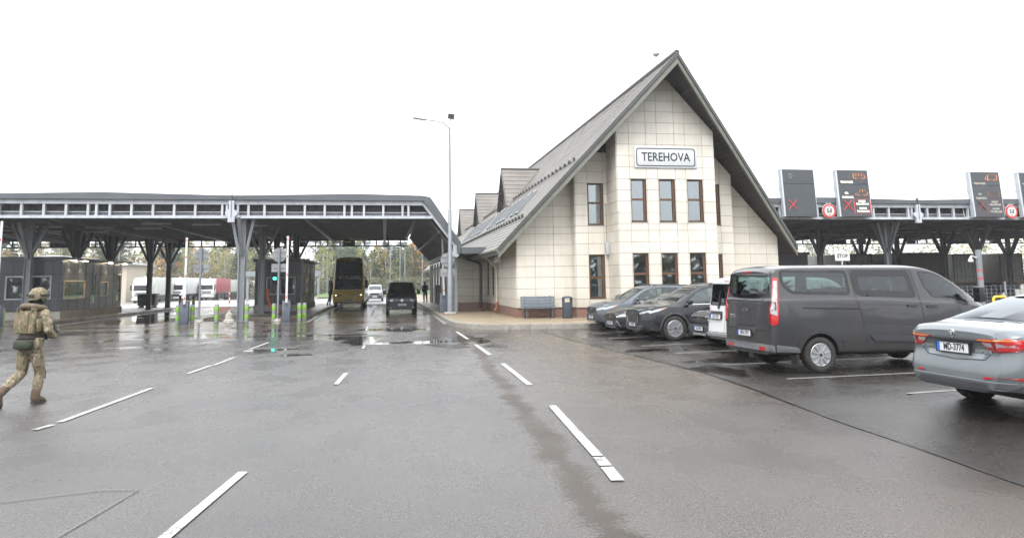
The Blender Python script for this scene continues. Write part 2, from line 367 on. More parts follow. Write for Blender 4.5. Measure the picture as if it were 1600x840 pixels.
# car park: newer, darker asphalt with a ragged straight seam
SEAM = [(5.7,-24),(5.7,6.1),(5.83,7.4),(5.94,9.4),(6.3,12.5),(6.42,14.5),(6.3,17),(6.11,19.5),(5.95,22.5),(5.85,25.2),(5.9,28.5)]
mb = MB()
def seam(y):
    for (xa,ya),(xb,yb) in zip(SEAM, SEAM[1:]):
        if ya <= y <= yb: return xa+(xb-xa)*(y-ya)/(yb-ya)
    return 5.9
ys = [-24+.5*i for i in range(106)]
xs_ = [0,.25,.5,.75,1,1.5,2,3,4,6,8,12,16,24,40]
for y in ys:
    for k in xs_: mb.v.append((seam(y)+k, y, gz(seam(y)+k,y)+.006))
nx = len(xs_)
for j in range(len(ys)-1):
    for i in range(nx-1): a = j*nx+i; mb.f.append((a,a+1,a+nx+1,a+nx)); mb.m.append(0)
struct(mb.build('car_park', M['asphalt_new'], smooth=True))
# the dark joint between the two asphalts
mb = MB()
for y in ys[:-1]:
    for q in (y,):
        x0, x1 = seam(q), seam(q+.5)
        w = .007 + .004*sin(q*3.1)
        mb.quad((x0-w,q,gz(x0,q)+.011),(x0+w,q,gz(x0,q)+.011),(x1+w,q+.5,gz(x1,q+.5)+.011),(x1-w,q+.5,gz(x1,q+.5)+.011))
struct(mb.build('asphalt_joint', pm('bitumen joint', (.042,.04,.038), .4, 0, .3, 8)))

# painted lines
M['line'] = pm('worn white road paint', (.33,.33,.32), .42, 0, .2, 9, bump=.15, bscale=90, dirt=(.15,.147,.14), dscale=14)
def worn_paint(name, c, under, th):
    m, t, b = _new(name); L = t.links.new
    geo = N(t,'ShaderNodeNewGeometry'); n1 = N(t,'ShaderNodeTexNoise'); n1.inputs['Scale'].default_value = 38; n1.inputs['Detail'].default_value = 4; n1.inputs['Roughness'].default_value = .75; L(geo.outputs['Position'],n1.inputs[0])
    n2 = N(t,'ShaderNodeTexNoise'); n2.inputs['Scale'].default_value = 3.5; n2.inputs['Detail'].default_value = 5; L(geo.outputs['Position'],n2.inputs[0])
    a = N(t,'ShaderNodeMath', operation='MULTIPLY_ADD'); L(n2.outputs[0],a.inputs[0]); a.inputs[1].default_value = .7; L(n1.outputs[0],a.inputs[2])
    r = N(t,'ShaderNodeValToRGB'); r.color_ramp.elements[0].position = 0; r.color_ramp.elements[1].position = 1; e = r.color_ramp.elements
    e[0].color = (*c,1); e[1].color = (*under,1); e[0].position = th; e[1].position = th+.1
    g = N(t,'ShaderNodeValToRGB'); g.color_ramp.elements[0].position = .3; g.color_ramp.elements[1].position = .7; g.color_ramp.elements[0].color = (.72,.71,.68,1); g.color_ramp.elements[1].color = (1.05,1.05,1.05,1); L(n2.outputs[0],g.inputs[0])
    L(a.outputs[0],r.inputs[0]); x = N(t,'ShaderNodeMix'); x.data_type = 'RGBA'; x.blend_type = 'MULTIPLY'; x.inputs[0].default_value = 1; L(r.outputs[0],x.inputs[6]); L(g.outputs[0],x.inputs[7])
    L(x.outputs[2],b.inputs['Base Color']); b.inputs['Roughness'].default_value = .42
    bp = N(t,'ShaderNodeBump'); bp.inputs['Strength'].default_value = .3; bp.inputs['Distance'].default_value = .006; L(n1.outputs[0],bp.inputs['Height']); L(bp.outputs[0],b.inputs['Normal'])
    return m
M['line'] = worn_paint('chipped white road paint', (.36,.36,.345), (.06,.057,.055), .93)
M['line_faint'] = pm('faded road paint', (.36,.35,.33), .42, 0, .2, 9, bump=.15, bscale=90, dirt=(.17,.16,.15), dscale=8)
def strip(mb, pts, w, dz=.012, seg=.6):
    for (xa,ya),(xb,yb) in zip(pts, pts[1:]):
        n = max(1,int(hypot(xb-xa,yb-ya)/seg)); dx, dy = xb-xa, yb-ya; l = hypot(dx,dy); px, py = -dy/l*w/2, dx/l*w/2
        for i in range(n):
            a = (xa+dx*i/n, ya+dy*i/n); b = (xa+dx*(i+1)/n, ya+dy*(i+1)/n)
            q = [(a[0]-px,a[1]-py),(a[0]+px,a[1]+py),(b[0]+px,b[1]+py),(b[0]-px,b[1]-py)]
            mb.quad(*[(x,y,gz(x,y)+dz) for x,y in q])
def line(name, pts, w, mat='line'):
    mb = MB(); strip(mb, pts, w); return struct(mb.build(name, M[mat]))
for pts, w in [([(2.2,7.03),(2.25,7.55)],.13),([(2.255,7.6),(2.29,7.98)],.13),([(2.295,8.03),(2.54,11.36)],.12),([(2.64,13.6),(2.715,17.28)],.115),([(2.71,19.3),(2.73,22.6)],.12),([(2.74,24.78),(2.73,28.6)],.11),
               ([(-1.95,3.0),(-1.62,6.23),(-1.4,8.17)],.1),([(-.88,14.63),(-.78,16.4)],.1),([(-.6,22.22),(-.57,23.4)],.08),([(-.7,30.35),(-.71,33.4)],.08),
               ([(-4.59,11.13),(-4.5,11.47)],.1),([(-4.49,11.66),(-4.25,15.04)],.1),([(-4.16,17.24),(-4.02,18.83)],.1),([(-3.96,18.85),(-3.85,20.77)],.1),([(-3.87,23.06),(-3.71,25.6)],.1)]:
    line('lane_dash', pts, w)
for pts in [[(7.45,13.1),(10.38,13.3),(12.6,13.5)],[(7.4,9.75),(9.2,9.85),(12,10.0)],[(7.39,15.62),(12.61,16.0)],[(7.42,18.35),(9.02,18.6),(12.4,18.9)],[(7.26,20.6),(9.39,20.95),(12,21.2)],[(7.17,23.5),(8.6,23.75),(12,24)],[(7.36,26.05),(12,26.3)]]:
    line('parking_line', pts, .09)
line('lane_edge_line', [(-10.6,35.2),(-9.6,36.3),(-8.2,36.9),(-5.8,37.1),(-4.4,37.3),(-3.74,38.3),(-3.72,48),(-3.6,63),(-3.2,98)], .12)
line('lane_edge_line', [(2.74,34.0),(2.8,50),(2.82,67),(2.8,98)], .12)
line('lane_edge_line', [(-.72,39),(-.72,62)], .1, 'line_faint')
line('stop_line', [(-3.3,45.1),(2.4,43.9)], .12, 'line_faint')
line('lane_edge_line', [(-8.4,24.7),(-7.55,24.95)], .1, 'line_faint')
line('lane_edge_line', [(-20,37.5),(-15.9,39.5),(-15.7,64)], .12, 'line_faint')
line('lane_edge_line', [(-11.0,38),(-10.6,60),(-10.4,95)], .12, 'line_faint')
# sealed crack lines in the foreground
M['sealant'] = pm('blue grey crack sealant', (.05,.053,.058), .3, 0, .3, 12)
line('crack_seal', [(-4.9,7.25),(-3.6,7.45),(-2.6,7.75),(-2.25,7.7),(-2.35,7.0),(-2.5,6.0)], .016, 'sealant')


# pavement round the building, with kerb stones
SWZ = .2
M['paving'] = None
def brick_mat(name, c1, c2, mortar, scale, w=.5, h=.25, rough=.5):
    m, t, b = _new(name); L = t.links.new
    geo = N(t,'ShaderNodeNewGeometry'); br = N(t,'ShaderNodeTexBrick'); L(geo.outputs['Position'], br.inputs[0])
    br.inputs['Color1'].default_value = (*c1,1); br.inputs['Color2'].default_value = (*c2,1); br.inputs['Mortar'].default_value = (*mortar,1)
    br.inputs['Scale'].default_value = scale; br.inputs['Mortar Size'].default_value = .018; br.inputs['Brick Width'].default_value = w; br.inputs['Row Height'].default_value = h
    nz = N(t,'ShaderNodeTexNoise'); nz.inputs['Scale'].default_value = 1.2; nz.inputs['Detail'].default_value = 6; L(geo.outputs['Position'], nz.inputs[0])
    mx = N(t,'ShaderNodeMix'); mx.data_type = 'RGBA'; mx.blend_type = 'MULTIPLY'; mx.inputs[0].default_value = .7
    rp = N(t,'ShaderNodeValToRGB'); rp.color_ramp.elements[0].position = .3; rp.color_ramp.elements[1].position = .7; rp.color_ramp.elements[0].color = (.6,.58,.55,1); rp.color_ramp.elements[1].color = (1.1,1.08,1,1)
    L(nz.outputs[0], rp.inputs[0]); L(br.outputs[0], mx.inputs[6]); L(rp.outputs[0], mx.inputs[7]); L(mx.outputs[2], b.inputs['Base Color'])
    r2 = N(t,'ShaderNodeMapRange'); L(nz.outputs[0], r2.inputs[0]); r2.inputs[1].default_value = .35; r2.inputs[2].default_value = .65; r2.inputs[3].default_value = rough; r2.inputs[4].default_value = rough-.22
    L(r2.outputs[0], b.inputs['Roughness'])
    bp = N(t,'ShaderNodeBump'); bp.inputs['Strength'].default_value = .3; bp.inputs['Distance'].default_value = .01; bp.invert = True; L(br.outputs['Fac'], bp.inputs['Height']); L(bp.outputs[0], b.inputs['Normal'])
    return m
M['paving'] = brick_mat('wet paving bricks', (.27,.215,.15), (.34,.27,.19), (.13,.11,.085), 4.5)
M['island'] = brick_mat('dark wet paving', (.1,.083,.068), (.13,.105,.082), (.05,.045,.04), 4.5)
kp = [(2.82,110),(2.82,36),(2.84,32.8),(3.0,31.4),(3.35,30.3),(3.95,29.55),(4.9,29.2),(6.5,28.95),(8,28.75),(22,28.4)]
inner = [(p[0]+.16,p[1]) if i < 3 else (p[0]+.16*.9,p[1]+.16*.6) if i < 6 else (p[0],p[1]+.16) for i,p in enumerate(kp)]
mb = MB(); mb.prism(inner + [(22,110)], -.3, SWZ, 'z')
struct(mb.build('pavement', M['paving']))
mb = MB(); kt = SWZ+.005
def dense(p, st=1.0):
    out = []
    for a, b in zip(p, p[1:]):
        n = max(1, round(hypot(b[0]-a[0], b[1]-a[1])/st)); out += [(a[0]+(b[0]-a[0])*i/n, a[1]+(b[1]-a[1])*i/n) for i in range(n)]
    return out+[p[-1]]
for k in range(len(kp)-1):
    a0, a1, b0, b1 = V((*kp[k],0)), V((*kp[k+1],0)), V((*inner[k],0)), V((*inner[k+1],0))
    n = max(1, round((a1-a0).length/.95))
    for i in range(n):
        g = .006/(a1-a0).length; t0, t1 = i/n+g, (i+1)/n-g
        q = [a0.lerp(a1,t0), a0.lerp(a1,t1), b0.lerp(b1,t1), b0.lerp(b1,t0)]
        c = sum(q, V((0,0,0)))/4
        ch = [p + (c-p).normalized()*.025 for p in q]
        P = [(p.x,p.y,-.1) for p in q]+[(p.x,p.y,kt-.03) for p in q]+[(p.x,p.y,kt) for p in ch]
        mb.add(P, [(0,1,5,4),(1,2,6,5),(2,3,7,6),(3,0,4,7),(4,5,9,8),(5,6,10,9),(6,7,11,10),(7,4,8,11),(8,9,10,11)])
struct(mb.build('kerb', M['kerb']))
# traffic islands under the canopy
def island(pts, z, name='traffic_island'):
    mb = MB(); mb.prism(pts, -.2, z, 'z'); o = struct(mb.build(name, M['island'], bevel=.03)); return o
island([(-9.6,42.6),(-8.6,41.9),(-5,41.9),(-4.1,42.6),(-4.05,68),(-9.6,68)], .13)
island([(-26,40.6),(-17.3,40.6),(-16.75,41.5),(-16.3,62),(-16.9,64),(-26,64)], .14)
island([(34.6,42),(35.6,41.4),(29,41.4),(28.4,42),(28.4,70),(34.6,70)], .13)
# verges beyond the checkpoint
struct(sheet('grass_verge', -9, 30, 99, 149, .1, M['grass'], 4, zf=lambda x,y: .0+.25*sm(99,106,y)), 'structure')
# ------------------------------------------------------------------ the gabled customs building
XC, YE, YA, ZA, ZE, HW = 12.7, 33.95, 30.15, 11.8, 3.42, 7.5     # ridge line x, eave front y, apex front y, heights, half width of roof
SL = (ZA-ZE)/HW
YB = 97.0
def roof_z(x): return ZA - SL*abs(x-XC)
bld = thing('customs_building', 'steep gabled building clad in cream stone panels with a prow shaped brown roof', 'building', (XC, 34.2, 0))
def facade_mat():
    m, t, b = _new('cream stone panels'); L = t.links.new
    at = N(t,'ShaderNodeAttribute', attribute_name='tone')
    tc = N(t,'ShaderNodeTexCoord'); nz = N(t,'ShaderNodeTexNoise'); nz.inputs['Scale'].default_value = 1.1; nz.inputs['Detail'].default_value = 7; L(tc.outputs['Object'], nz.inputs[0])
    mp = N(t,'ShaderNodeMapping'); mp.inputs['Scale'].default_value = (3,3,.35); L(tc.outputs['Object'], mp.inputs[0])
    n2 = N(t,'ShaderNodeTexNoise'); n2.inputs['Scale'].default_value = 1.6; n2.inputs['Detail'].default_value = 6; L(mp.outputs[0], n2.inputs[0])
    r = N(t,'ShaderNodeValToRGB'); e = r.color_ramp.elements; e[0].position = .3; e[1].position = .7; e[0].color = (.57,.54,.478,1); e[1].color = (.635,.61,.552,1); L(nz.outputs[0], r.inputs[0])
    r2 = N(t,'ShaderNodeValToRGB'); e = r2.color_ramp.elements; e[0].position = .4; e[1].position = .75; e[0].color = (1,1,1,1); e[1].color = (.94,.92,.88,1); L(n2.outputs[0], r2.inputs[0])
    a = N(t,'ShaderNodeMix'); a.data_type = 'RGBA'; a.blend_type = 'MULTIPLY'; a.inputs[0].default_value = 1; L(r.outputs[0], a.inputs[6]); L(r2.outputs[0], a.inputs[7])
    c = N(t,'ShaderNodeMix'); c.data_type = 'RGBA'; c.blend_type = 'MULTIPLY'; c.inputs[0].default_value = 1; L(a.outputs[2], c.inputs[6]); L(at.outputs['Color'], c.inputs[7])
    # splashed dirt above the plinth and faint run-off stains
    sz = N(t,'ShaderNodeSeparateXYZ'); L(tc.outputs['Object'], sz.inputs[0])
    md = N(t,'ShaderNodeMapRange'); L(sz.outputs[2], md.inputs[0]); md.inputs[1].default_value = 1.5; md.inputs[2].default_value = .6
    m3 = N(t,'ShaderNodeMath', operation='MULTIPLY'); L(md.outputs[0], m3.inputs[0]); L(nz.outputs[0], m3.inputs[1])
    d = N(t,'ShaderNodeMix'); d.data_type = 'RGBA'; L(m3.outputs[0], d.inputs[0]); L(c.outputs[2], d.inputs[6]); d.inputs[7].default_value = (.36,.31,.25,1)
    L(d.outputs[2], b.inputs['Base Color']); b.inputs['Roughness'].default_value = .42
    return m
M['facade'] = facade_mat()
M['joint'] = pm('dark panel joint', (.16,.125,.095), .7, 0, .1, 4)
M['soffit_brown'] = pm('dark brown soffit boards', (.045,.037,.034), .55, 0, .15, 3)
M['fascia'] = pm('grey green fascia board', (.135,.14,.115), .45, 0, .12, 2, dirt=(.09,.1,.07))
M['roof_rim'] = pm('dark roof rim', (.05,.05,.05), .4, 0, .15, 4)

def clip(poly, a, b, c):
    """keep a*x+b*z<=c"""
    out = []
    for i in range(len(poly)):
        p, q = poly[i], poly[(i+1)%len(poly)]
        fp, fq = a*p[0]+b*p[1]-c, a*q[0]+b*q[1]-c
        if fp <= 0: out.append(p)
        if fp*fq < 0: t = fp/(fp-fq); out.append((p[0]+(q[0]-p[0])*t, p[1]+(q[1]-p[1])*t))
    return out
ROWS = [.64,1.03,1.53,2.05,2.56,3.07,3.58,4.09,4.40,4.90,5.41,5.93,6.43,6.97,7.50,8.02,8.54,9.05,9.56,10.07,10.58,11.1]
class Panels:
    """stone panels with real open joints over a dark backing, kept in one wall mesh"""
    def __init__(s): s.mb = MB(); s.tone = []
    def wall(s, P, U, cols, holes=(), top=None, zr=ROWS, gap=.015, thick=.03, rnd=random.Random(3)):
        """P origin, U horizontal unit vector; cols are distances along U; panels face U x Z rotated; holes (u0,u1,z0,z1)"""
        P, U = V(P), V(U); Nn = U.cross(V((0,0,1)))
        for i in range(len(cols)-1):
            for j in range(len(zr)-1):
                cells = [(cols[i],cols[i+1],zr[j],zr[j+1])]
                for h in holes:
                    nxt = []
                    for (a,b,c,d) in cells:
                        if h[0] >= b-.01 or h[1] <= a+.01 or h[2] >= d-.01 or h[3] <= c+.01: nxt.append((a,b,c,d)); continue
                        for q in ((a,min(b,h[0]),c,d),(max(a,h[1]),b,c,d),(max(a,h[0]),min(b,h[1]),c,h[2]),(max(a,h[0]),min(b,h[1]),h[3],d)):
                            if q[1]-q[0] > .03 and q[3]-q[2] > .03: nxt.append(q)
                    cells = nxt
                for (a,b,c,d) in cells:
                    g = gap/2; poly = [(a+g,c+g),(b-g,c+g),(b-g,d-g),(a+g,d-g)]
                    if top: 
                        for k in top: poly = clip(poly, *k) if poly else poly
                    if len(poly) < 3: continue
                    n = len(poly); o = Nn*thick
                    f = [P+U*u+V((0,0,z))+o for u,z in poly]; bk = [P+U*u+V((0,0,z)) for u,z in poly]
                    k0 = len(s.mb.f)
                    s.mb.add(f+bk, [tuple(range(n))]+[(i2,(i2+1)%n,n+(i2+1)%n,n+i2) for i2 in range(n)])
                    t = 1+rnd.uniform(-.06,.03); w = rnd.uniform(-.012,.012)
                    s.tone += [(t,t-w*.4,t-w)]*(len(s.mb.f)-k0)
    def build(s, name, parent):
        o = s.mb.build(name, M['facade'], parent, world=True)
        at = o.data.color_attributes.new('tone','FLOAT_COLOR','CORNER')
        for p in o.data.polygons:
            for li in p.loop_indices: at.data[li].color = (*s.tone[p.index],1)
        return o
def top_clip(P0x, drop=.52, U=1):
    """roof underside as clip lines in wall u coordinates for a front wall starting at x=P0x"""
    k = ZA-drop
    return [(-SL,1,k+SL*(P0x-XC)), (SL,1,k-SL*(P0x-XC))]
PL = Panels(); back = MB(); pl = MB()
XL, XR = 6.1, 19.3; XM0, XM1 = 8.78, 16.62; XB0, XB1 = 10.36, 15.04; Y0, Y1, Y2 = 34.2, 33.5, 31.9
bayw = [(10.98-XB0,11.71-XB0),(12.32-XB0,13.09-XB0),(13.68-XB0,14.44-XB0)]
bay_h = [(a,b,4.49,6.43) for a,b in bayw]+[(a,b,1.18,3.07) for a,b in bayw]
mid_h = [(9.4-XM0,10.14-XM0,4.47,6.43),(9.4-XM0,10.14-XM0,1.06,3.07)]
midr_h = [(XM1-10.14+XM0-XB1+XM0-XM0,0,0,0)]
wR = (XM1-XB1-(10.14-XM0), XM1-XB1-(9.4-XM0))
midr_h = [(*wR,4.47,6.43),(*wR,1.06,3.07)]
void_l = (9.0-XM0, 10.36-XM0, 7.9, 9.5)        # dark louvre opening under the eaves of the left step
PL.wall((XL,Y0,0),(1,0,0),[0,.88,1.77,XM0-XL],top=top_clip(XL))
PL.wall((XM1,Y0,0),(1,0,0),[0,.32,1.2,2.08,XR-XM1],top=top_clip(XM1))
PL.wall((XM0,Y1,0),(1,0,0),[0,.6,1.38,XB0-XM0],mid_h+[void_l],top=top_clip(XM0))
PL.wall((XB1,Y1,0),(1,0,0),[0,.2,.98,XM1-XB1],midr_h+[(.1,.62,6.95,7.5)],top=top_clip(XB1))
PL.wall((XB0,Y2,0),(1,0,0),[0,.58,1.4,1.92,2.77,3.27,4.12,XB1-XB0],bay_h,top=top_clip(XB0))
# returns facing left and right, and the long side walls
side_top = lambda x: [(0,1,roof_z(x)-.52)]
PL.wall((XM0,Y0,0),(0,-1,0),[0,Y0-Y1],top=side_top(XM0)); PL.wall((XM1,Y1,0),(0,1,0),[0,Y0-Y1],top=side_top(XM1))
PL.wall((XB0,Y1,0),(0,-1,0),[0,.8,Y1-Y2],top=side_top(XB0)); PL.wall((XB1,Y2,0),(0,1,0),[0,.8,Y1-Y2],top=side_top(XB1))
sidewins = [(41.4,42.15),(43.5,44.2),(47.5,48.6),(51.5,52.6),(56,57.2),(60,61.2),(66,67.2),(72,73.2)]
Ls = YB-Y0
def side_cols(n): 
    out=[0]; y=0
    while y < Ls-1: y += .88; out.append(y)
    return out[:-1]+[Ls]
PL.wall((XL,YB,0),(0,-1,0),[Ls-c for c in reversed(side_cols(0))],[(YB-b,YB-a,1.1,3.3) for a,b in sidewins],top=side_top(XL))
PL.wall((XR,Y0,0),(0,1,0),side_cols(0),top=side_top(XR))
# entrance block that steps out under the canopy
PL.wall((4.45,45,0),(1,0,0),[0,.85,XL-4.45],top=[(0,1,3.35)]); PL.wall((4.45,58,0),(0,-1,0),[i*.88 for i in range(14)]+[13],top=[(0,1,3.35)])
walls = PL.build('wall', bld)
# dark backing walls behind the open joints (with real window openings)
def back_wall(P, U, w, z0, z1, holes, topf, mbk):
    P, U = V(P), V(U); us = sorted({0,w,*[h[0] for h in holes],*[h[1] for h in holes]}); zs = sorted({z0,z1,*[h[2] for h in holes],*[h[3] for h in holes]})
    for a,b in zip(us,us[1:]):
        for c,d in zip(zs,zs[1:]):
            if any(h[0]<=a and b<=h[1] and h[2]<=c and d<=h[3] for h in holes): continue
            poly = [(a,c),(b,c),(b,d),(a,d)]
            for k in topf: poly = clip(poly,*k) if poly else poly
            if len(poly)>2: mbk.add([P+U*u+V((0,0,z)) for u,z in poly],[tuple(range(len(poly)))])
for a in [((XL,Y0,0),(1,0,0),XM0-XL,.1,6.4,[],top_clip(XL)),((XM1,Y0,0),(1,0,0),XR-XM1,.1,8,[],top_clip(XM1)),((XM0,Y1,0),(1,0,0),XB0-XM0,.1,9.4,mid_h+[void_l],top_clip(XM0)),
          ((XB1,Y1,0),(1,0,0),XM1-XB1,.1,9.4,midr_h,top_clip(XB1)),((XB0,Y2,0),(1,0,0),XB1-XB0,.1,11.4,bay_h,top_clip(XB0)),
          ((XM0,Y0,0),(0,-1,0),Y0-Y1,.1,9,[],side_top(XM0)),((XM1,Y1,0),(0,1,0),Y0-Y1,.1,9,[],side_top(XM1)),((XB0,Y1,0),(0,-1,0),Y1-Y2,.1,9,[],side_top(XB0)),((XB1,Y2,0),(0,1,0),Y1-Y2,.1,9,[],side_top(XB1)),
          ((XL,YB,0),(0,-1,0),Ls,.1,4.2,[(YB-q,YB-p,1.1,3.3) for p,q in sidewins],side_top(XL)),((XR,Y0,0),(0,1,0),Ls,.1,4.2,[],side_top(XR)),((4.45,45,0),(1,0,0),XL-4.45,.1,3.35,[],[]),((4.45,58,0),(0,-1,0),13,.1,3.35,[],[])]:
    back_wall(*a, back)
back.prism([(XL,.1),(XR,.1),(XR,roof_z(XR)-.52),(XC,ZA-.52),(XL,roof_z(XL)-.52)], YB-.1, YB, 'y')
back.box(4.45,6.1,45,58,3.3,3.34)
back.build('backing_wall', M['joint'], bld, world=True)
room = MB(); room.box(XM0+.3,XM1-.3,35.4,35.5,.2,6.9); room.box(XM0,XM1,Y1+.3,35.4,3.7,3.8)
for x in (XM0+.05, XB0+.1, XB1-.1, XM1-.05): room.box(x-.04,x+.04,Y1+.15,35.4,.2,6.8)
room.box(XL+.6,XL+.7,36,90,.2,3.6)
room.build('interior_wall', pm('dim interior wall', (.2,.19,.17), .8, 0, .2, 1), bld, world=True)
# plinth
o = .035
pts = [(XL,YB),(XL,Y0),(XM0,Y0),(XM0,Y1),(XB0,Y1),(XB0,Y2),(XB1,Y2),(XB1,Y1),(XM1,Y1),(XM1,Y0),(XR,Y0),(XR,YB)]
for (a,b) in zip(pts,pts[1:]):
    d = V((b[0]-a[0],b[1]-a[1],0)); l = d.length; d.normalize(); nn = d.cross(V((0,0,1))); k = max(1,round(l/.88))
    for i in range(k):
        p0 = V((*a,0))+d*(l*i/k+.004) + (-d*.03 if i==0 else V((0,0,0))); p1 = V((*a,0))+d*(l*(i+1)/k-.004)
        P = [p0,p1,p1+nn*.015,p0+nn*.015]
        pl.add([p+V((0,0,.15)) for p in P]+[p+V((0,0,.625)) for p in P],[(0,3,2,1),(4,5,6,7),(0,1,5,4),(1,2,6,5),(2,3,7,6),(3,0,4,7)])
pl.box(4.42,XL-.02,44.97,58,.15,.625)
pl.build('plinth', M['granite'], bld, world=True)
fl = MB()
for (a,b) in zip(pts[1:-1],pts[2:-1]):
    d = V((b[0]-a[0],b[1]-a[1],0)).normalized(); nn = d.cross(V((0,0,1)))
    P = [V((*a,0)),V((*b,0)),V((*b,0))+nn*.06,V((*a,0))+nn*.06]
    fl.add([p+V((0,0,.627)) for p in P]+[p+V((0,0,.642)) for p in P],[(0,3,2,1),(4,5,6,7),(0,1,5,4),(1,2,6,5),(2,3,7,6),(3,0,4,7)])
fl.build('drip_flashing', M['trim'], bld, world=True)

# windows: brown frame, fixed pane below or above a transom, reveal
def window(x0, x1, z0, z1, y, tr, depth=.16, blind=None, swap=False):
    mb = MB(); w = .075
    yy0, yy1 = y+depth-.06, y+depth
    mb.box(x0,x0+w,yy0,yy1,z0,z1); mb.box(x1-w,x1,yy0,yy1,z0,z1); mb.box(x0+w,x1-w,yy0,yy1,z1-w,z1); mb.box(x0+w,x1-w,yy0,yy1,z0,z0+w*.8); mb.box(x0+w,x1-w,yy0-.002,yy1,tr-.05,tr+.05)
    mb.box(x1-.1,x1+.0,yy0-.045,yy0-.001,z0,z1); mb.box(x0,x1-.1,yy0-.03,yy0-.001,z1-.055,z1)
    f = mb.build('window', M['wood'], bld, world=True)
    g = MB(); g.box(x0+w,x1-w,yy0+.02,yy0+.03,z0+w*.8,tr-.05); g.box(x0+w,x1-w,yy0+.02,yy0+.03,tr+.05,z1-w)
    q = g.build('pane', M['glass_room'], f)
    q.location = (-XC,-34.2,0)
    s_ = MB(); s_.box(x0-.02,x1+.02,y-.05,yy0-.05,z0-.03,z0-.002); k = s_.build('sill', M['trim'], f); k.location = (-XC,-34.2,0)
    if blind:
        b_ = MB(); b_.box(x0+w+.01,x1-w-.01,yy1+.06,yy1+.075,*blind[:2]); k = b_.build('blind', blind[2], f); k.location = (-XC,-34.2,0)
M['blind'] = pm('pale roller blind', (.55,.58,.55), .7, 0, .08, 3)
M['blind_green'] = pm('pale green roller blind', (.34,.4,.35), .7, 0, .08, 3)
M['blind_red'] = pm('dark red curtain', (.28,.03,.035), .7, 0, .1, 3)
for i,(a,b) in enumerate(bayw):
    window(XB0+a,XB0+b,4.49,6.43,Y2,5.5)
    window(XB0+a,XB0+b,1.18,3.07,Y2,2.15)
rb = MB(); rb.prism([(12.42,3.0),(12.62,3.0),(12.98,1.9),(12.8,1.9)],Y2+.3,Y2+.32,'y'); rb.build('curtain', M['blind_red'], bld, world=True)
rb = MB(); rb.box(13.75,14.38,Y2+.4,Y2+.42,1.2,2.9); rb.build('blind', M['blind_green'], bld, world=True)
window(9.4,10.14,4.47,6.43,Y1,5.5); window(9.4,10.14,1.06,3.07,Y1,2.0,blind=(1.1,2.0,M['blind_green']))
window(XB1+wR[0],XB1+wR[1],4.47,6.43,Y1,5.5); window(XB1+wR[0],XB1+wR[1],1.06,3.07,Y1,2.0)
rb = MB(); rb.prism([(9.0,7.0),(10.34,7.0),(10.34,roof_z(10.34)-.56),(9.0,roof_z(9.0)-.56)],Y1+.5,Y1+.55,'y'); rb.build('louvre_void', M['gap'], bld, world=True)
vt = MB(); vt.box(XB1+.1,XB1+.62,Y1-.03,Y1+.03,6.95,7.5)
for i in range(7): vt.obox((XB1+.36,Y1-.04,7.02+i*.07),(.46,.05,.012),rx=R(35))
vt.build('vent_grille', M['steel_mid'], bld, world=True)
# side windows facing the lanes, pale frames
for a,b in sidewins:
    mb = MB(); x = XL+.1; w=.07
    mb.box(x,x+.06,a,a+w,1.1,3.3); mb.box(x,x+.06,b-w,b,1.1,3.3); mb.box(x,x+.06,a+w,b-w,3.23,3.3); mb.box(x,x+.06,a+w,b-w,1.1,1.17)
    f = mb.build('window', M['white'], bld, world=True)
    g = MB(); g.box(x+.02,x+.03,a+w,b-w,1.17,3.23); q = g.build('pane', M['glass_room'], f); q.location = (-XC,-34.2,0)

# ---- roof: two tiled slopes with a slanted (prow) front edge
def tile_mat():
    m, t, b = _new('brown ribbed roof tiles'); L = t.links.new
    tc = N(t,'ShaderNodeTexCoord'); nz = N(t,'ShaderNodeTexNoise'); nz.inputs['Scale'].default_value = .8; nz.inputs['Detail'].default_value = 8; L(tc.outputs['Object'], nz.inputs[0])
    n2 = N(t,'ShaderNodeTexNoise'); n2.inputs['Scale'].default_value = 9; n2.inputs['Detail'].default_value = 4; L(tc.outputs['Object'], n2.inputs[0])
    r = N(t,'ShaderNodeValToRGB'); e = r.color_ramp.elements; e[0].position = .33; e[1].position = .68; e[0].color = (.115,.103,.09,1); e[1].color = (.168,.152,.136,1); L(nz.outputs[0], r.inputs[0])
    sx = N(t,'ShaderNodeSeparateXYZ'); L(tc.outputs['Object'], sx.inputs[0])
    mr = N(t,'ShaderNodeMapRange'); L(sx.outputs[2], mr.inputs[0]); mr.inputs[1].default_value = 7.6; mr.inputs[2].default_value = 6.2
    ml = N(t,'ShaderNodeMath', operation='MULTIPLY'); L(mr.outputs[0], ml.inputs[0]); L(n2.outputs[0], ml.inputs[1])
    mx = N(t,'ShaderNodeMix'); mx.data_type = 'RGBA'; L(ml.outputs[0], mx.inputs[0]); L(r.outputs[0], mx.inputs[6]); mx.inputs[7].default_value = (.115,.115,.09,1)   # moss on the lower courses
    L(mx.outputs[2], b.inputs['Base Color']); b.inputs['Roughness'].default_value = .48
    return m
M['tiles'] = tile_mat()
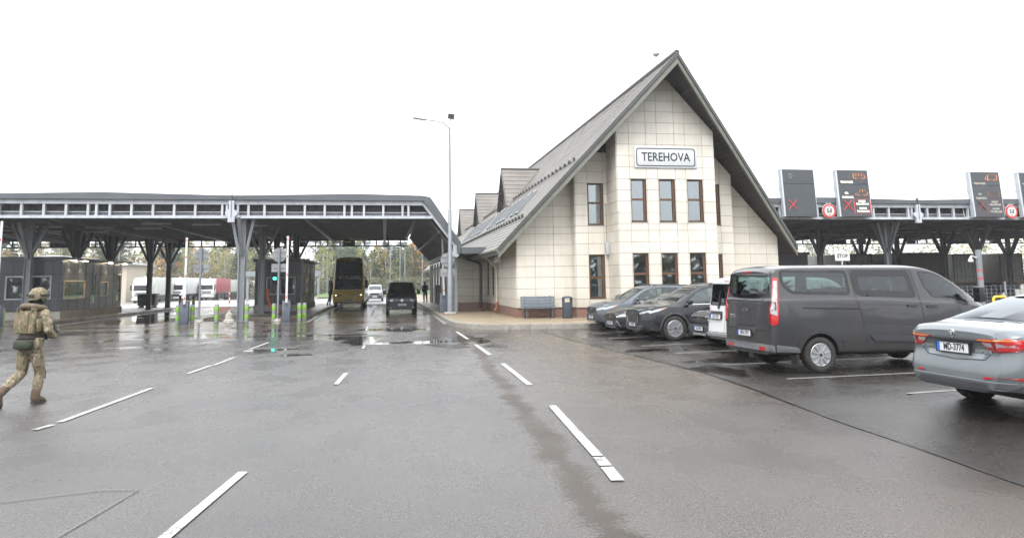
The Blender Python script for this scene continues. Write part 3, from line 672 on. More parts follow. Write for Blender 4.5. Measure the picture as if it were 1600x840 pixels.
def slope(side):
    """stepped tile courses up the slope, with a rolled profile along each course"""
    mb = MB(); nC = 46; 
    ln = sqrt(HW*HW+(ZA-ZE)**2); nx_, nz_ = side*(ZA-ZE)/ln, HW/ln
    rise = .022
    def fy(t): return YE+(YA-YE)*t
    cols = []
    y = 0
    for j in range(nC):
        t0, t1 = j/nC, (j+1)/nC
        ny = 150
        rows = []
        for t, h in ((t0, rise), (t1+.002, .0)):
            yf = fy(t); line_ = []
            for k in range(ny+1):
                # spacing grows with distance so near tiles keep their rolls
                s_ = (k/ny)**1.6; yy = yf+(YB+2-yf)*s_
                roll = .018*abs(sin(pi*yy/.33)) if s_ < .35 else .01
                x = XC+side*HW*(1-t); z = ZE+(ZA-ZE)*t; hh = h+roll
                line_.append((x+nx_*hh, yy, z+nz_*hh))
            rows.append(line_)
        b0 = len(mb.v); mb.v += rows[0]+rows[1]
        for k in range(ny): mb.f.append((b0+k,b0+k+1,b0+ny+2+k,b0+ny+1+k)); mb.m.append(0)
        # butt edge
        b1 = len(mb.v); mb.v += rows[0]+[(p[0]-nx_*.05,p[1],p[2]-nz_*.05) for p in rows[0]]
        for k in range(ny): mb.f.append((b1+k,b1+ny+1+k,b1+ny+2+k,b1+k+1)); mb.m.append(0)
    return mb
for sd_ in (-1,1): slope(sd_).build('roof', M['tiles'], bld, world=True)
# roof body, soffit, fascia
sof = MB(); fas = MB(); rim = MB()
for sd_ in (-1,1):
    xe = XC+sd_*HW
    A = [(xe,YE+.05,ZE-.02),(XC,YA+.05,ZA-.02),(XC,YB+1.9,ZA-.02),(xe,YB+1.9,ZE-.02)]
    B = [(x,y,z-.32) for x,y,z in A]
    sof.add(B,[(0,1,2,3)])
    # boards across the soffit
    for k in range(46):
        t = (k+.5)/46; x = XC+sd_*HW*(1-t); z = ZE+(ZA-ZE)*t-.36; y = YE+(YA-YE)*t
        sof.beam((x,y+.08,z),(x,min(y+9,36),z),.03,.05)
    # fascia board in two steps along the raking edge
    p0, p1 = V((xe,YE,ZE)), V((XC,YA,ZA)); dn = V((0,0,-1)); off = V((0,-1,0))
    for (mbx, d0, d1, o0, o1) in ((rim,-.08,.15,-.14,.05),(fas,.151,.46,-.09,.05)):
        P = [p0+dn*d0+off*-o0, p1+dn*d0+off*-o0, p1+dn*d1+off*-o0, p0+dn*d1+off*-o0, p0+dn*d0+off*-o1, p1+dn*d0+off*-o1, p1+dn*d1+off*-o1, p0+dn*d1+off*-o1]
        mbx.add(P,[(0,1,2,3),(7,6,5,4),(0,4,5,1),(1,5,6,2),(2,6,7,3),(3,7,4,0)])
    fas.box(xe-.03 if sd_<0 else xe, xe if sd_<0 else xe+.03, YE, YB+1.9, ZE-.3, ZE-.02)
sof.build('soffit', M['soffit_brown'], bld, world=True)
fas.build('fascia', M['fascia'], bld, world=True)
rim.build('roof_rim', M['roof_rim'], bld, world=True)
rg = MB(); rg.tube([(XC,YA-.05,ZA+.06),(XC,YB+2,ZA+.06)],.13,8); rg.build('ridge_cap', M['roof_rim'], bld, world=True)
# gutters and downpipes
for sd_ in (-1,1):
    g = MB(); xe = XC+sd_*(HW+.07)
    for y in range(0,10):
        a = YE+.1+y*6.4
        g.tube([(xe,a,ZE-.08),(xe,a+6.38,ZE-.08)],.085,8)
    g.build('gutter', M['fascia'], bld, world=True)
dp = MB(); dp.tube([(5.25,38.9,3.3),(5.3,39.2,3.2),(5.95,39.75,2.6),(5.98,39.8,2.5),(5.98,39.8,.75)],.055,8); dp.build('downpipe', pm('cream downpipe', (.5,.46,.38), .4, 0, .08, 3), bld, world=True)
ds = MB(); ds.tube([(5.98,39.8,.78),(5.98,39.8,.5),(5.85,39.72,.3)],.07,8); ds.build('downpipe_shoe', pm('rusty downpipe shoe', (.3,.11,.05), .6, 0, .2, 8), bld, world=True)
dp = MB(); dp.tube([(4.1,40.6,3.4),(4.4,41.5,3.2),(5.5,43.4,2.95),(5.6,43.6,2.8),(5.6,43.6,.4)],.09,8); dp.build('downpipe', M['panel_dark'], bld, world=True)
# snow guards
for x in (6.44,8.7):
    s_ = MB(); z = roof_z(x); nz_ = .16
    y0 = YE+(YA-YE)*((x-5.2)/HW)+.7
    for dz in (.06,.15): s_.tube([(x-dz*.75,y0,z+dz*.7+.03),(x-dz*.75,YB-1,z+dz*.7+.03)],.014,5)
    yy = y0
    while yy < YB-1: s_.box(x-.13,x-.02,yy,yy+.03,z+.04,z+.2); yy += .9
    s_.build('snow_guard', M['trim'], bld, world=True)
# roof windows
ln = sqrt(HW*HW+(ZA-ZE)**2)
def roof_window(y, x0=7.0, x1=8.12, w=.8):
    def P(x, yy, h): n = V((-(ZA-ZE)/ln,0,HW/ln)); return V((x,yy,roof_z(x)))+n*h
    fr = MB(); h = .12
    for (a,b,c,d) in ((x0,x1,y,y+.09),(x0,x1,y+w-.09,y+w),(x0,x0+.09,y+.09,y+w-.09),(x1-.09,x1,y+.09,y+w-.09)):
        q = [P(a,c,0),P(b,c,0),P(b,d,0),P(a,d,0),P(a,c,h),P(b,c,h),P(b,d,h),P(a,d,h)]
        fr.add(q,[(0,3,2,1),(4,5,6,7),(0,1,5,4),(1,2,6,5),(2,3,7,6),(3,0,4,7)])
    f = fr.build('roof_window', M['steel_mid'], bld, world=True)
    g = MB(); g.add([P(x0+.09,y+.09,h-.03),P(x1-.09,y+.09,h-.03),P(x1-.09,y+w-.09,h-.03),P(x0+.09,y+w-.09,h-.03)],[(0,1,2,3)])
    k = g.build('pane', M['frit'], f); k.location = (-XC,-34.2,0)
for y in (38.6,40.2,43.0,44.3,45.6,48.6,50.0,54.5,56.0,58.5,60,63,66): roof_window(y)
# dormers: small gabled roofs facing the lanes
M['dormer_dark'] = pm('dark dormer front', (.03,.027,.026), .5, 0, .1, 3)
def dormer(yc, x0=8.45, zr_=9.8, hw=2.05):
    zb = roof_z(x0); xr = XC-(ZA-zr_)/SL
    dm = MB()
    n = 9
    for sd_ in (-1,1):
        for j in range(n):
            t0, t1 = j/n, (j+1)/n
            def pt(t, e, h):
                yy = yc+sd_*hw*(1-t)*1.05; z = zb-.1+(zr_-zb+.1)*t+h; xb = XC-(ZA-z)/SL if e else x0-.3
                return (xb, yy, z)
            dm.add([pt(t0,0,.04),pt(t0,1,.04),pt(t1,1,.0),pt(t1,0,.0)],[(0,1,2,3)]); dm.add([pt(t0,0,.04),pt(t0,1,.04),pt(t0,1,-.02),pt(t0,0,-.02)],[(0,1,2,3)])
    d = dm.build('dormer', M['tiles'], bld, world=True)
    g = MB(); g.prism([(yc-hw,zb),(yc+hw,zb),(yc,zr_-.08)], x0, x0+.1, 'x'); k = g.build('dormer_front', M['dormer_dark'], d); k.location = (-XC,-34.2,0)
    rgd = MB(); rgd.tube([(x0-.35,yc,zr_+.03),(xr+.1,yc,zr_+.03)],.07,6)
    for sd_ in (-1,1): rgd.beam((x0-.31,yc+sd_*hw*1.05,zb-.12),(x0-.31,yc,zr_-.02),.05,.16)
    k = rgd.build('dormer_trim', M['roof_rim'], d); k.location = (-XC,-34.2,0)
for yc in (51.5,66.5,81.5): dormer(yc)
# ------------------------------------------------------------------ the checkpoint canopies
YF, YBK = 40.2, 65.0
def roof_band(x, ref):
    """top of the canopy edge: low at the drained joints, 0.12 higher between them"""
    t = ((x-ref)/12.6) % 1.0
    return 6.47 + .13*(1-abs(2*t-1))
def canopy(name, label, x0, x1, joints, slope_end, cols, ref):
    root = thing(name, label, 'canopy', ((x0+x1)/2, YF, 0))
    T = lambda mb, n, m, **k: mb.build(n, m, root, world=True, **k)
    # roof sheet and its dark edge
    mb = MB(); n = int((x1-x0)/1.05)
    for i in range(n):
        a, b = x0+(x1-x0)*i/n, x0+(x1-x0)*(i+1)/n
        za, zb = roof_band(a,ref), roof_band(b,ref)
        P = []
        for y in (YF-.28, YBK+.2): P += [(a,y,6.25),(b,y,6.25),(b,y,zb),(a,y,za)]
        mb.add(P,[(0,1,2,3),(7,6,5,4),(3,2,6,7)])
    if slope_end:
        mb.prism([(x1,6.25),(x1,roof_band(x1,ref)),(x1+.42,6.45),(4.08,3.99),(4.08,3.42),(3.86,3.42),(3.86,3.84),(2.05,6.25)], YF-.28, YBK+.2, 'y')
    T(mb,'roof',M['roof_edge'])
    # deck underside and purlins
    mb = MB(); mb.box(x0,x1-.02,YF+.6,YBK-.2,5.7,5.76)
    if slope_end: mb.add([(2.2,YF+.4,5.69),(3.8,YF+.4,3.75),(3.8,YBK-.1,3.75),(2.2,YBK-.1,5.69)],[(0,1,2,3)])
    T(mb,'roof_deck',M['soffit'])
    mb = MB(); y = YF+1.6
    while y < YBK-.5: mb.box(x0,x1-.3,y-.05,y+.05,5.54,5.695); y += 1.45
    x = joints[0]-12.6
    xx = x0+.8
    while xx < x1-.5: mb.box(xx-.1,xx+.1,YF+.5,YBK-.3,5.3,5.535); xx += 4.2
    if slope_end:
        y = YF+1.0
        while y < YBK-.5: mb.beam((2.1,y,5.72),(3.84,y,3.62),.1,.16); y += 1.25
        mb.beam((2.95,YF+.4,4.62),(2.95,YBK-.3,4.62),.14); mb.beam((3.82,YF+.2,3.5),(3.82,YBK,3.5),.22,.3)
    T(mb,'purlins',M['purlin'])
    # long fluorescent fittings hung under the deck (not lit)
    mb = MB()
    for k in range(26):
        xq = x0+2+(x1-x0-5)*((k*.618)%1); yq = YF+2+(YBK-YF-4)*((k*.371)%1)
        mb = MB(); mb.box(xq-.75,xq+.75,yq-.08,yq+.08,5.22,5.3); T(mb,'light_fitting',M['steel_light'])
    # front frame: top band, bottom chord, posts
    mb = MB()
    xe = 2.05 if slope_end else x1
    mb.box(x0,xe,YF-.12,YF+.1,6.02,6.249); mb.box(x0,xe+(.55 if slope_end else 0),YF-.12,YF+.1,5.3,5.44); mb.box(x0,xe,YF-.16,YF-.121,6.2,6.249)
    mb.box(x0,xe+(.3 if slope_end else 0),YF+.12,YF+.16,5.62,5.66)
    T(mb,'front_frame',M['steel_light'])
    mb = MB(); posts = []
    k = joints[0]
    for j in range(-8,9):
        c = ref+12.6*j
        posts += [c-.27,c+.27,c-.8 if False else c-.5,c+.8]
        q = c+1.6
        while q < c+12.6-1.3: posts.append(q); q += 1.02
        posts += [c+6.07]
    for q in sorted(set(posts)):
        if x0 < q < (1.0 if slope_end else x1): mb = MB(); mb.box(q-.055,q+.055,YF-.1,YF+.06,5.441,6.019); T(mb,'frame_post',M['steel_light'])
    if slope_end: mb = MB(); mb.box(1.2,1.31,YF-.1,YF+.06,5.441,6.019); T(mb,'frame_post',M['steel_light'])
    mb = MB(); mb.box(x0,xe,YF+.45,YF+.5,5.72,6.25)
    xq = x0
    while xq < xe: mb.box(xq,xq+.09,YF+.4,YF+.449,5.72,6.25); xq += .24
    T(mb,'louvre_panel',M['louvre'])
    mb = MB(); mb.box(x0,xe+.4,YF+.2,YF+.24,5.44,5.6)
    xq = x0
    while xq < xe: mb.box(xq,xq+.05,YF+.17,YF+.199,5.44,5.59); xq += .13
    T(mb,'corrugated_strip',M['purlin'])
    if slope_end:
        mb = MB()
        d = V((1.86,0,-2.4)).normalized(); nn = V((-.79,0,-.61))
        a, b = V((2.04,0,6.23)), V((3.86,0,3.86))
        mb.beam(a+V((0,YF,0)), b+V((0,YF,0)), .22, .3)
        T(mb,'raking_frame',M['steel_light'])
        mb = MB(); mb.beam(a+V((.07,YF-.13,.04)), b+V((.07,YF-.13,.04)), .03, .02); T(mb,'raking_joint',M['steel_dark'])
        mb = MB(); mb.prism([(3.66,3.9),(3.98,3.9),(3.98,3.3),(3.85,3.2),(3.55,3.3),(3.66,3.6)],YF-.2,YF+.15,'y'); T(mb,'drain_box',M['steel_light'])
    # hopper heads at the drained joints
    for j in joints:
        mb = MB(); mb.prism([(j-.13,6.2),(j-.13,5.75),(j-.3,5.62),(j-.3,5.5),(j-.17,5.35),(j-.17,5.08),(j+.17,5.08),(j+.17,5.35),(j+.3,5.5),(j+.3,5.62),(j+.13,5.75),(j+.13,6.2)],YF-.34,YF-.17,'y'); T(mb,'rain_hopper',M['steel_light'])
        mb = MB(); mb.box(j-.012,j+.012,YF-.36,YF-.17,5.3,6.6); T(mb,'joint_strip',M['steel_dark'])
    # open frame at the back
    mb = MB(); mb.box(x0,x1,YBK-.1,YBK+.1,4.98,5.08); mb.box(x0,x1,YBK-.1,YBK+.1,5.5,5.7); mb.box(x0,x1,YBK-.03,YBK+.03,5.27,5.31)
    q = x0+.4
    while q < x1: mb.box(q-.05,q+.05,YBK-.05,YBK+.05,5.08,5.5); q += 1.02
    i = 0
    q = x0+1.4
    while q < x1-3: mb.box(q,q+1.0+2.0*(i%3==1),YBK+.1,YBK+.14,5.05,5.65); q += 4.1+(i%2)*1.3; i += 1
    T(mb,'back_frame',M['steel_dark'])
    # forked columns
    for (cx, cy, zb, style) in cols:
        front = style in ('front','post')
        m_ = M['steel'] if front else M['steel_mid'] if style == 'mid' else M['steel_dark']
        mb = MB(); w = .3 if style != 'post' else .14
        zt = 5.35 if style != 'post' else 3.3
        if style == 'post': mb.box(cx-.07,cx+.07,cy-.07,cy+.07,zb,zt)
        else:
            for s_ in (-1,1): mb.box(cx+s_*.15-.018,cx+s_*.15+.018,cy-.14,cy+.14,zb,zt)
            mb.box(cx-.132,cx+.132,cy-.02,cy+.02,zb,zt)
            mb.box(cx-.25,cx+.25,cy-.22,cy+.22,zb-.02,zb+.03)
            for s_ in (-1,1):
                sp = .55 if style == 'front' else .95
                mb.beam((cx+s_*.14,cy,zt-(2.0 if style=='front' else 1.7)),(cx+s_*sp,cy,zt),.15,.14)
                mb.beam((cx,cy+s_*.14,zt-1.9),(cx,cy+s_*1.3,zt),.16,.2)
        T(mb,'column',m_)
    return root
colsL = [(-7.35,40.75,0,'front')]+[(-7.3,y,.13,'mid') for y in (46.9,)]+[(-7.3,y,.13,'dark') for y in (53,59,64)]+[(-6.3,56,.13,'dark')]
colsL += [(-19.0,45.6 if False else 44.1,.14,'mid')]+[(-18.9,y,.14,'dark') for y in (50.2,56.0)]+[(-17.3,59.5,.14,'dark'),(-16.9,63.0,.14,'dark')]+[(-24,48,.14,'dark'),(-29.5,42,0,'front'),(-29.5,50,0,'dark'),(-29.5,58,0,'dark')]
colsL += [(3.95,y,SWZ,'post') for y in (41.6,42.9,47,50,53,56,59,62,64.5)]
canL = canopy('checkpoint_canopy','long flat grey steel canopy over the bus lanes with a sloping right end',-47,2.0,[-7.8,-20.4,-33],True,colsL,-7.8)
colsR = [(31.9,43.0,.13,'front')]+[(31.9,y,.13,'mid') for y in (50.5,)]+[(31.9,y,.13,'dark') for y in (57,63)]+[(41.8,46.7,0,'mid')]+[(44.4,y,0,'dark') for y in (53,58.5,63.5)]+[(20.9,y,0,'dark') for y in (44,52,60)]+[(57,y,0,'mid') for y in (44,52,60)]
canR = canopy('checkpoint_canopy','flat grey steel canopy over the car lanes with lane displays along its edge',20.6,72,[31.9,44.5,57.1],False,colsR,31.9)
# small link roof between the canopy gutter and the building eaves
lk = MB(); lk.box(4.1,5.55,39.95,52,3.46,3.7); lk.box(4.1,5.55,39.9,39.949,3.4,3.74)
tag(lk.build('link_roof', M['roof_edge']), 'narrow flat roof bridging the canopy gutter and the building eaves', 'roof')
# ------------------------------------------------------------------ name board on the gable
ns = thing('name_board', 'white town name board lettered TEREHOVA high on the gable', 'sign', (12.68, 31.84, 7.43))
mb = MB(); mb.box(-1.5,1.5,-.03,.02,-.49,.49); mb.build('board', pm('sign white', (.52,.55,.57), .35, 0, .05, 2, dirt=(.55,.56,.55)), ns, bevel=.01)
def rrect(w, h, r, n=6):
    out = []
    for cx, cy, a0 in ((w-r,h-r,0),(-w+r,h-r,90),(-w+r,-h+r,180),(w-r,-h+r,270)):
        out += [(cx+r*cos(R(a0+90*i/n)), cy+r*sin(R(a0+90*i/n))) for i in range(n+1)]
    return out
def ring_xz(outer, inner, y):
    mb = MB(); n = len(outer); mb.add([(p[0],y,p[1]) for p in outer]+[(p[0],y,p[1]) for p in inner],[(i,(i+1)%n,n+(i+1)%n,n+i) for i in range(n)]); return mb
ring_xz(rrect(1.42,.42,.13), rrect(1.375,.375,.1), -.035).build('border', M['ink'], ns)
mesh_text('lettering','TEREHOVA',.56,M['ink'],ns,(0,-.034,-.005),(R(90),0,0),sx=.83,bold=.008)

# ------------------------------------------------------------------ lamp post with the backs of two road signs
lp = thing('lamp_post','tall slim galvanised lamp post with a curved arm and a floodlight on top','lamp post',(3.42,39.3,SWZ))
mb = MB(); mb.lathe([(.15,0),(.15,2.2),(.11,2.3),(.1,5.5),(.075,5.55),(.06,9.7)],n=14); mb.build('pole',M['pole'],lp,smooth=True)
mb = MB(); mb.box(-.3,.3,-.3,.3,0,.12); mb.build('footing',M['concrete'],lp,bevel=.04)
mb = MB(); mb.tube([(0,0,9.6),(-.05,0,9.95),(-.3,0,10.2),(-.7,0,10.3),(-1.3,0,10.36)],.035,8); mb.build('arm',M['pole'],lp,smooth=True)
mb = MB(); mb.obox((-1.62,0,10.4),(.75,.22,.08),ry=R(8)); mb.build('lamp_head',M['steel_mid'],lp,bevel=.03)
mb = MB(); mb.tube([(0,0,9.6),(.02,0,10.1),(.06,0,10.45)],.03,8); mb.build('spigot',M['pole'],lp,smooth=True)
mb = MB(); mb.obox((.08,0,10.58),(.38,.12,.3),ry=R(8)); mb.build('floodlight',M['steel_mid'],lp,bevel=.02)
mb = MB(); mb.obox((.08,-.065,10.58),(.32,.01,.24),ry=R(8)); mb.build('floodlight_glass',M['frit'],lp)
M['sign_back'] = pm('grey back of road sign',(.24,.255,.27),.45,.2,.1,3,dirt=(.2,.2,.2))
def sign_back(loc, zc, label, group='backs of round lane signs with plates', dx=0):
    """round sign and its plate seen from behind"""
    s_ = thing('lane_sign', label, 'sign', loc, 0, group)
    mb = MB(); mb.cyl((dx,.12,zc),(dx,.09,zc),.37,n=28); mb.build('round_plate',M['sign_back'],s_)
    mb = MB(); mb.box(dx-.38,dx+.38,.09,.12,zc-.88,zc-.46); mb.build('lower_plate',M['sign_back'],s_)
    for z in (zc+.15,zc-.15,zc-.67):
        mb = MB(); mb.box(dx-.3,dx+.3,.055,.089,z-.02,z+.02); mb.build('rail',M['steel_mid'],s_)
    return s_
sign_back((3.42,39.32,0),3.05,'grey back of a round sign and plate fixed to the tall lamp post',dx=-.12)
def sign_post(loc, label, z=3.35):
    s_ = sign_back(loc, z, label)
    mb = MB(); mb.cyl((0,0,0),(0,0,z+.36),.055,n=10); mb.build('pole',M['pole'],s_,smooth=True)
    mb = MB(); mb.lathe([(.2,0),(.18,.06),(.08,.14)],n=12); mb.build('foot',M['concrete'],s_)
    return s_
sign_post((-9.35,40.6,0),'grey back of a round sign on a pole right of the barrier near the trucks',3.42)
sign_post((-5.4,40.1,0),'grey back of a round sign on a pole in front of the middle booth',3.4)

# ------------------------------------------------------------------ barriers with raised arms
def barrier(loc, label, h=3.7, lean=0.):
    b_ = thing('barrier', label, 'barrier', loc, 0, 'lane barriers with raised arms')
    mb = MB(); mb.box(-.2,.2,-.17,.17,0,1.05); mb.build('cabinet',pm('blue grey cabinet',(.085,.1,.13),.45,0,.1,3),b_,bevel=.025)
    mb = MB(); mb.box(-.21,.21,-.18,.18,1.051,1.08); mb.build('lid',M['steel_dark'],b_,bevel=.01)
    mb = MB(); mb.beam((.02,-.2,.95),(.02+lean,-.2,1.05+h),.1,.05); mb.build('arm',M['white'],b_)
    mb = MB()
    for k in (.12,1.25,2.2,3.05):
        if k < h: mb.beam((.02+lean*k/h,-.2,1.05+k),(.02+lean*(k+.1)/h,-.2,1.17+k),.055,.056)
    mb.build('red_band',M['red'],b_)
    mb = MB(); mb.cyl((.02,-.17,.88),(.02,-.21,.88),.09,n=16); mb.build('pivot',M['steel_dark'],b_)
    return b_
barrier((-9.98,40.3,0),'barrier with its white arm raised between the booth columns and the trucks',3.25)
barrier((-4.95,39.9,0),'barrier with its white arm raised in front of the middle booth',3.3)
barrier((3.3,42.4,SWZ),'barrier with its raised arm half hidden behind the lamp post',3.6,-.1)
barrier((-18.1,39.2,0),'barrier with its raised arm at the far left behind the soldier',4.0)

# ------------------------------------------------------------------ bollards
def bollard(loc, label):
    b_ = thing('bollard', label, 'bollard', loc, 0, 'striped bollards in front of the islands')
    mb = MB(); mb.lathe([(.11,0),(.11,.86),(.09,.9),(.0,.905)],n=16); mb.build('post',M['steel_mid'],b_,smooth=True)
    for z in (.12,.55): 
        mb = MB(); mb.lathe([(.112,z),(.114,z+.005),(.114,z+.225),(.112,z+.23)],n=16); mb.build('green_band',M['green_refl'],b_,smooth=True)
    return b_
for p, l in [((-18.25,40.0,0),'green striped bollard at the far left edge beside the soldier'),((-10.35,40.5,0),'green striped bollard just left of the barrier near the trucks'),((-9.72,40.75,0),'green striped bollard half hidden behind the barrier near the trucks'),
             ((-8.5,40.6,0),'green striped bollard standing alone left of the front column'),((-7.0,40.5,0),'green striped bollard just right of the front column'),((-5.62,40.35,0),'green striped bollard half hidden behind the sign pole by the middle booth'),
             ((-4.35,40.3,0),'nearer green striped bollard of the pair right of the middle barrier'),((-4.15,40.9,0),'farther green striped bollard of the pair right of the middle barrier')]:
    bollard(p, l)
M['yellow_dim'] = pm('yellow band',(.4,.36,.05),.5,0,.15,5)
for p, l in [((-15.6,61.5,0),'yellow and black guard post nearer the left columns'),((-13.9,58.5,0),'yellow and black guard post left of the barrier by the trucks')]:
    b_ = thing('guard_post', l, 'guard post', p, 0, 'yellow and black guard posts'); mb = MB(); mb.lathe([(.1,0),(.1,1.1),(0,1.15)],n=12); mb.build('post',M['black'],b_,smooth=True)
    for z in (.2,.65):
        mb = MB(); mb.lathe([(.102,z),(.104,z+.01),(.104,z+.22),(.102,z+.23)],n=12); mb.build('yellow_band',M['yellow_dim'],b_,smooth=True)
cn = thing('marker_post','red and white striped marker stick in a concrete block by the front column','marker post',(-7.75,39.9,0))
mb = MB(); mb.lathe([(.3,0),(.28,.1),(.2,.16),(.17,.42),(.08,.5)],n=14); mb.build('block',M['concrete'],cn,smooth=True)
mb = MB(); mb.cyl((0,0,.45),(0,0,1.5),.03,n=10); mb.build('stick',M['white'],cn,smooth=True)
for z in (.62,.95,1.25):
    mb = MB(); mb.cyl((0,0,z),(0,0,z+.16),.032,n=10); mb.build('red_band',M['red'],cn,smooth=True)

# ------------------------------------------------------------------ booths
M['glow'] = pm('lit booth interior',(.5,.45,.36),.8,0,.2,1)
def booth(name, label, x0, x1, y0, y1, z0, z1, front_win, side_win, side='right', side_mat='panel_dark', doors=(), lit=True):
    b_ = thing(name, label, 'booth', ((x0+x1)/2,(y0+y1)/2,z0))
    T = lambda mb, n, m, par=b_, **k: mb.build(n, m, par, **k)
    ox, oy = (x0+x1)/2, (y0+y1)/2
    X0, X1, Y0_, Y1_, H = x0-ox, x1-ox, y0-oy, y1-oy, z1-z0
    # walls as panels with openings
    def wall(mb, axis, pos, a0, a1, holes, thick=.09, sign=1):
        us = sorted({a0,a1,*[h[0] for h in holes],*[h[1] for h in holes]}); zs = sorted({.42,H,*[h[2] for h in holes],*[h[3] for h in holes]})
        for a,b in zip(us,us[1:]):
            for c,d in zip(zs,zs[1:]):
                if any(h[0]<=a+1e-6 and b<=h[1]+1e-6 and h[2]<=c+1e-6 and d<=h[3]+1e-6 for h in holes): continue
                g = .006
                if axis=='y': mb.box(a+g,b-g,min(pos,pos+sign*thick),max(pos,pos+sign*thick),c+g,d-g)
                else: mb.box(min(pos,pos+sign*thick),max(pos,pos+sign*thick),a+g,b-g,c+g,d-g)
    fw = [(a-ox,b-ox,c-z0,d-z0) for a,b,c,d in front_win]; sw = [(a-oy,b-oy,c-z0,d-z0) for a,b,c,d in side_win]; dw = [(a-oy,b-oy,.42,2.55) for a,b in doors]
    mb = MB(); wall(mb,'y',Y0_,X0+.1,X1-.1,fw); T(mb,'wall',M['panel_dark']); mb = MB(); wall(mb,'y',Y1_,X0+.1,X1-.1,[],sign=-1); T(mb,'wall',M['panel_dark'])
    mb = MB(); wall(mb,'x',X1 if side=='right' else X0,Y0_,Y1_,sw+dw,sign=-1 if side=='right' else 1); T(mb,'side_wall',M[side_mat])
    mb = MB(); wall(mb,'x',X0 if side=='right' else X1,Y0_,Y1_,[],sign=1 if side=='right' else -1); T(mb,'side_wall',M['panel_dark'])
    mb = MB(); mb.box(X0-.06,X1+.06,Y0_-.06,Y1_+.06,0,.41); T(mb,'base',M['concrete'])
    mb = MB(); mb.box(X0-.12,X1+.12,Y0_-.12,Y1_+.12,H+.002,H+.2); T(mb,'roof',M['panel_dark'])
    mb = MB(); mb.box(X0+.3,X1-.3,(Y0_+Y1_)/2-.03,(Y0_+Y1_)/2+.03,.42,H); mb.box(X0+.12,X1-.12,Y0_+.12,Y1_-.12,.43,.46); mb.box(X0+.12,X1-.12,Y0_+.12,Y1_-.12,H-.06,H-.01); T(mb,'interior',M['glow'])
    sx_ = X1 if side=='right' else X0; s_ = 1 if side=='right' else -1
    for (a,b,c,d) in fw:
        fr = MB(); w=.06
        for q in ((a,a+w,c,d),(b-w,b,c,d),(a+w,b-w,c,c+w),(a+w,b-w,d-w,d),((a+b)/2-.03,(a+b)/2+.03,c+w,d-w)): fr.box(q[0],q[1],Y0_-.02,Y0_+.05,q[2],q[3])
        f = T(fr,'window',M['steel_light']); g = MB(); g.box(a+w,b-w,Y0_+.02,Y0_+.03,c+w,d-w); T(g,'pane',M['glass_room'],f)
        dk = MB(); dk.box(a,b,Y0_+.3,Y0_+.9,c-.15,c-.1); T(dk,'desk',M['seat'])
    for (a,b,c,d) in sw:
        fr = MB(); w=.06
        for q in ((a,a+w,c,d),(b-w,b,c,d),(a+w,b-w,c,c+w),(a+w,b-w,d-w,d)): fr.box(min(sx_-.04*s_,sx_+.03*s_),max(sx_-.04*s_,sx_+.03*s_),q[0],q[1],q[2],q[3])
        f = T(fr,'window',pm('cream window frame',(.5,.43,.3),.5,0,.1,4)); g = MB(); g.box(sx_-.02,sx_-.01,a+w,b-w,c+w,d-w) if s_>0 else g.box(sx_+.01,sx_+.02,a+w,b-w,c+w,d-w); T(g,'pane',M['glass_room'],f)
    for (a,b,c,d) in dw:
        fr = MB(); w=.09; e0, e1 = min(sx_-.05*s_,sx_+.02*s_),max(sx_-.05*s_,sx_+.02*s_)
        for q in ((a,a+w,.43,d),(b-w,b,.43,d),(a+w,b-w,.43,.75),(a+w,b-w,d-w,d),(a+w,b-w,1.25,1.32)): fr.box(e0,e1,*q)
        f = T(fr,'door',M['steel_mid']); g = MB(); g.box(sx_-.02,sx_-.01,a+w,b-w,.75,d-w); T(g,'pane',M['glass_room'],f)
        hd = MB(); hd.beam((sx_+.05*s_,b-.13,1.1),(sx_+.05*s_,b-.13,1.5),.03); T(hd,'handle',M['chrome'],f)
    # panel seams
    sm_ = MB()
    for q in [x for x in (X0+.9,X1-.9) if X1-X0>2]: sm_.box(q-.008,q+.008,Y0_-.012,Y0_-.004,.43,H)
    sm_.box(X0+.1,X1-.1,Y0_-.012,Y0_-.004,H-.75,H-.735)
    sm_.box(min(sx_,sx_+.012*s_),max(sx_,sx_+.012*s_),Y0_,Y1_,H-.75,H-.735)
    yq = Y0_+1.1
    while yq < Y1_: sm_.box(min(sx_,sx_+.012*s_),max(sx_,sx_+.012*s_),yq-.008,yq+.008,.43,H); yq += 1.15
    T(sm_,'panel_joint',M['gap'])
    return b_
def spot(parent_name, loc, power, color=(1,.72,.4), size=R(110), rot=(0,0,0), label=None):
    l = bpy.data.lights.new('booth_lamp','SPOT'); l.energy = power; l.color = color; l.spot_size = size; l.spot_blend = .6; l.shadow_soft_size = .05
    o_ = bpy.data.objects.new('booth_lamp', l); COL.objects.link(o_); o_.location = loc; o_.rotation_euler = rot; return o_
M['lit'] = pm('lit lamp',(1,.9,.75),.4,0,.02,3,emit=(1,.85,.6),es=14)
b1 = booth('control_booth','long dark grey control booth at the left with cream window frames and lit eaves', -20.9,-17.55,44.7,54.3,.14,3.35,
      [(-20.35,-18.05,1.22,2.5)], [(45.05,48.0,1.2,2.25),(50.25,51.75,1.28,2.2)], doors=[(48.9,49.75),(53.2,54.1)])
for y in (45.6,47.2,51.3,54):
    t_ = MB(); t_.box(-17.55+.15-b1.location.x,-17.55+.35-b1.location.x,y-.1-b1.location.y,y+.1-b1.location.y,3.2,3.235); t_.build('eaves_lamp',M['lit'],b1)
    spot('',(-17.2,y,3.25),48)
ev = MB(); ev.box(-17.42-b1.location.x,-16.95-b1.location.x,-4.9,4.9,3.24,3.36); ev.build('eaves',M['panel_dark'],b1)
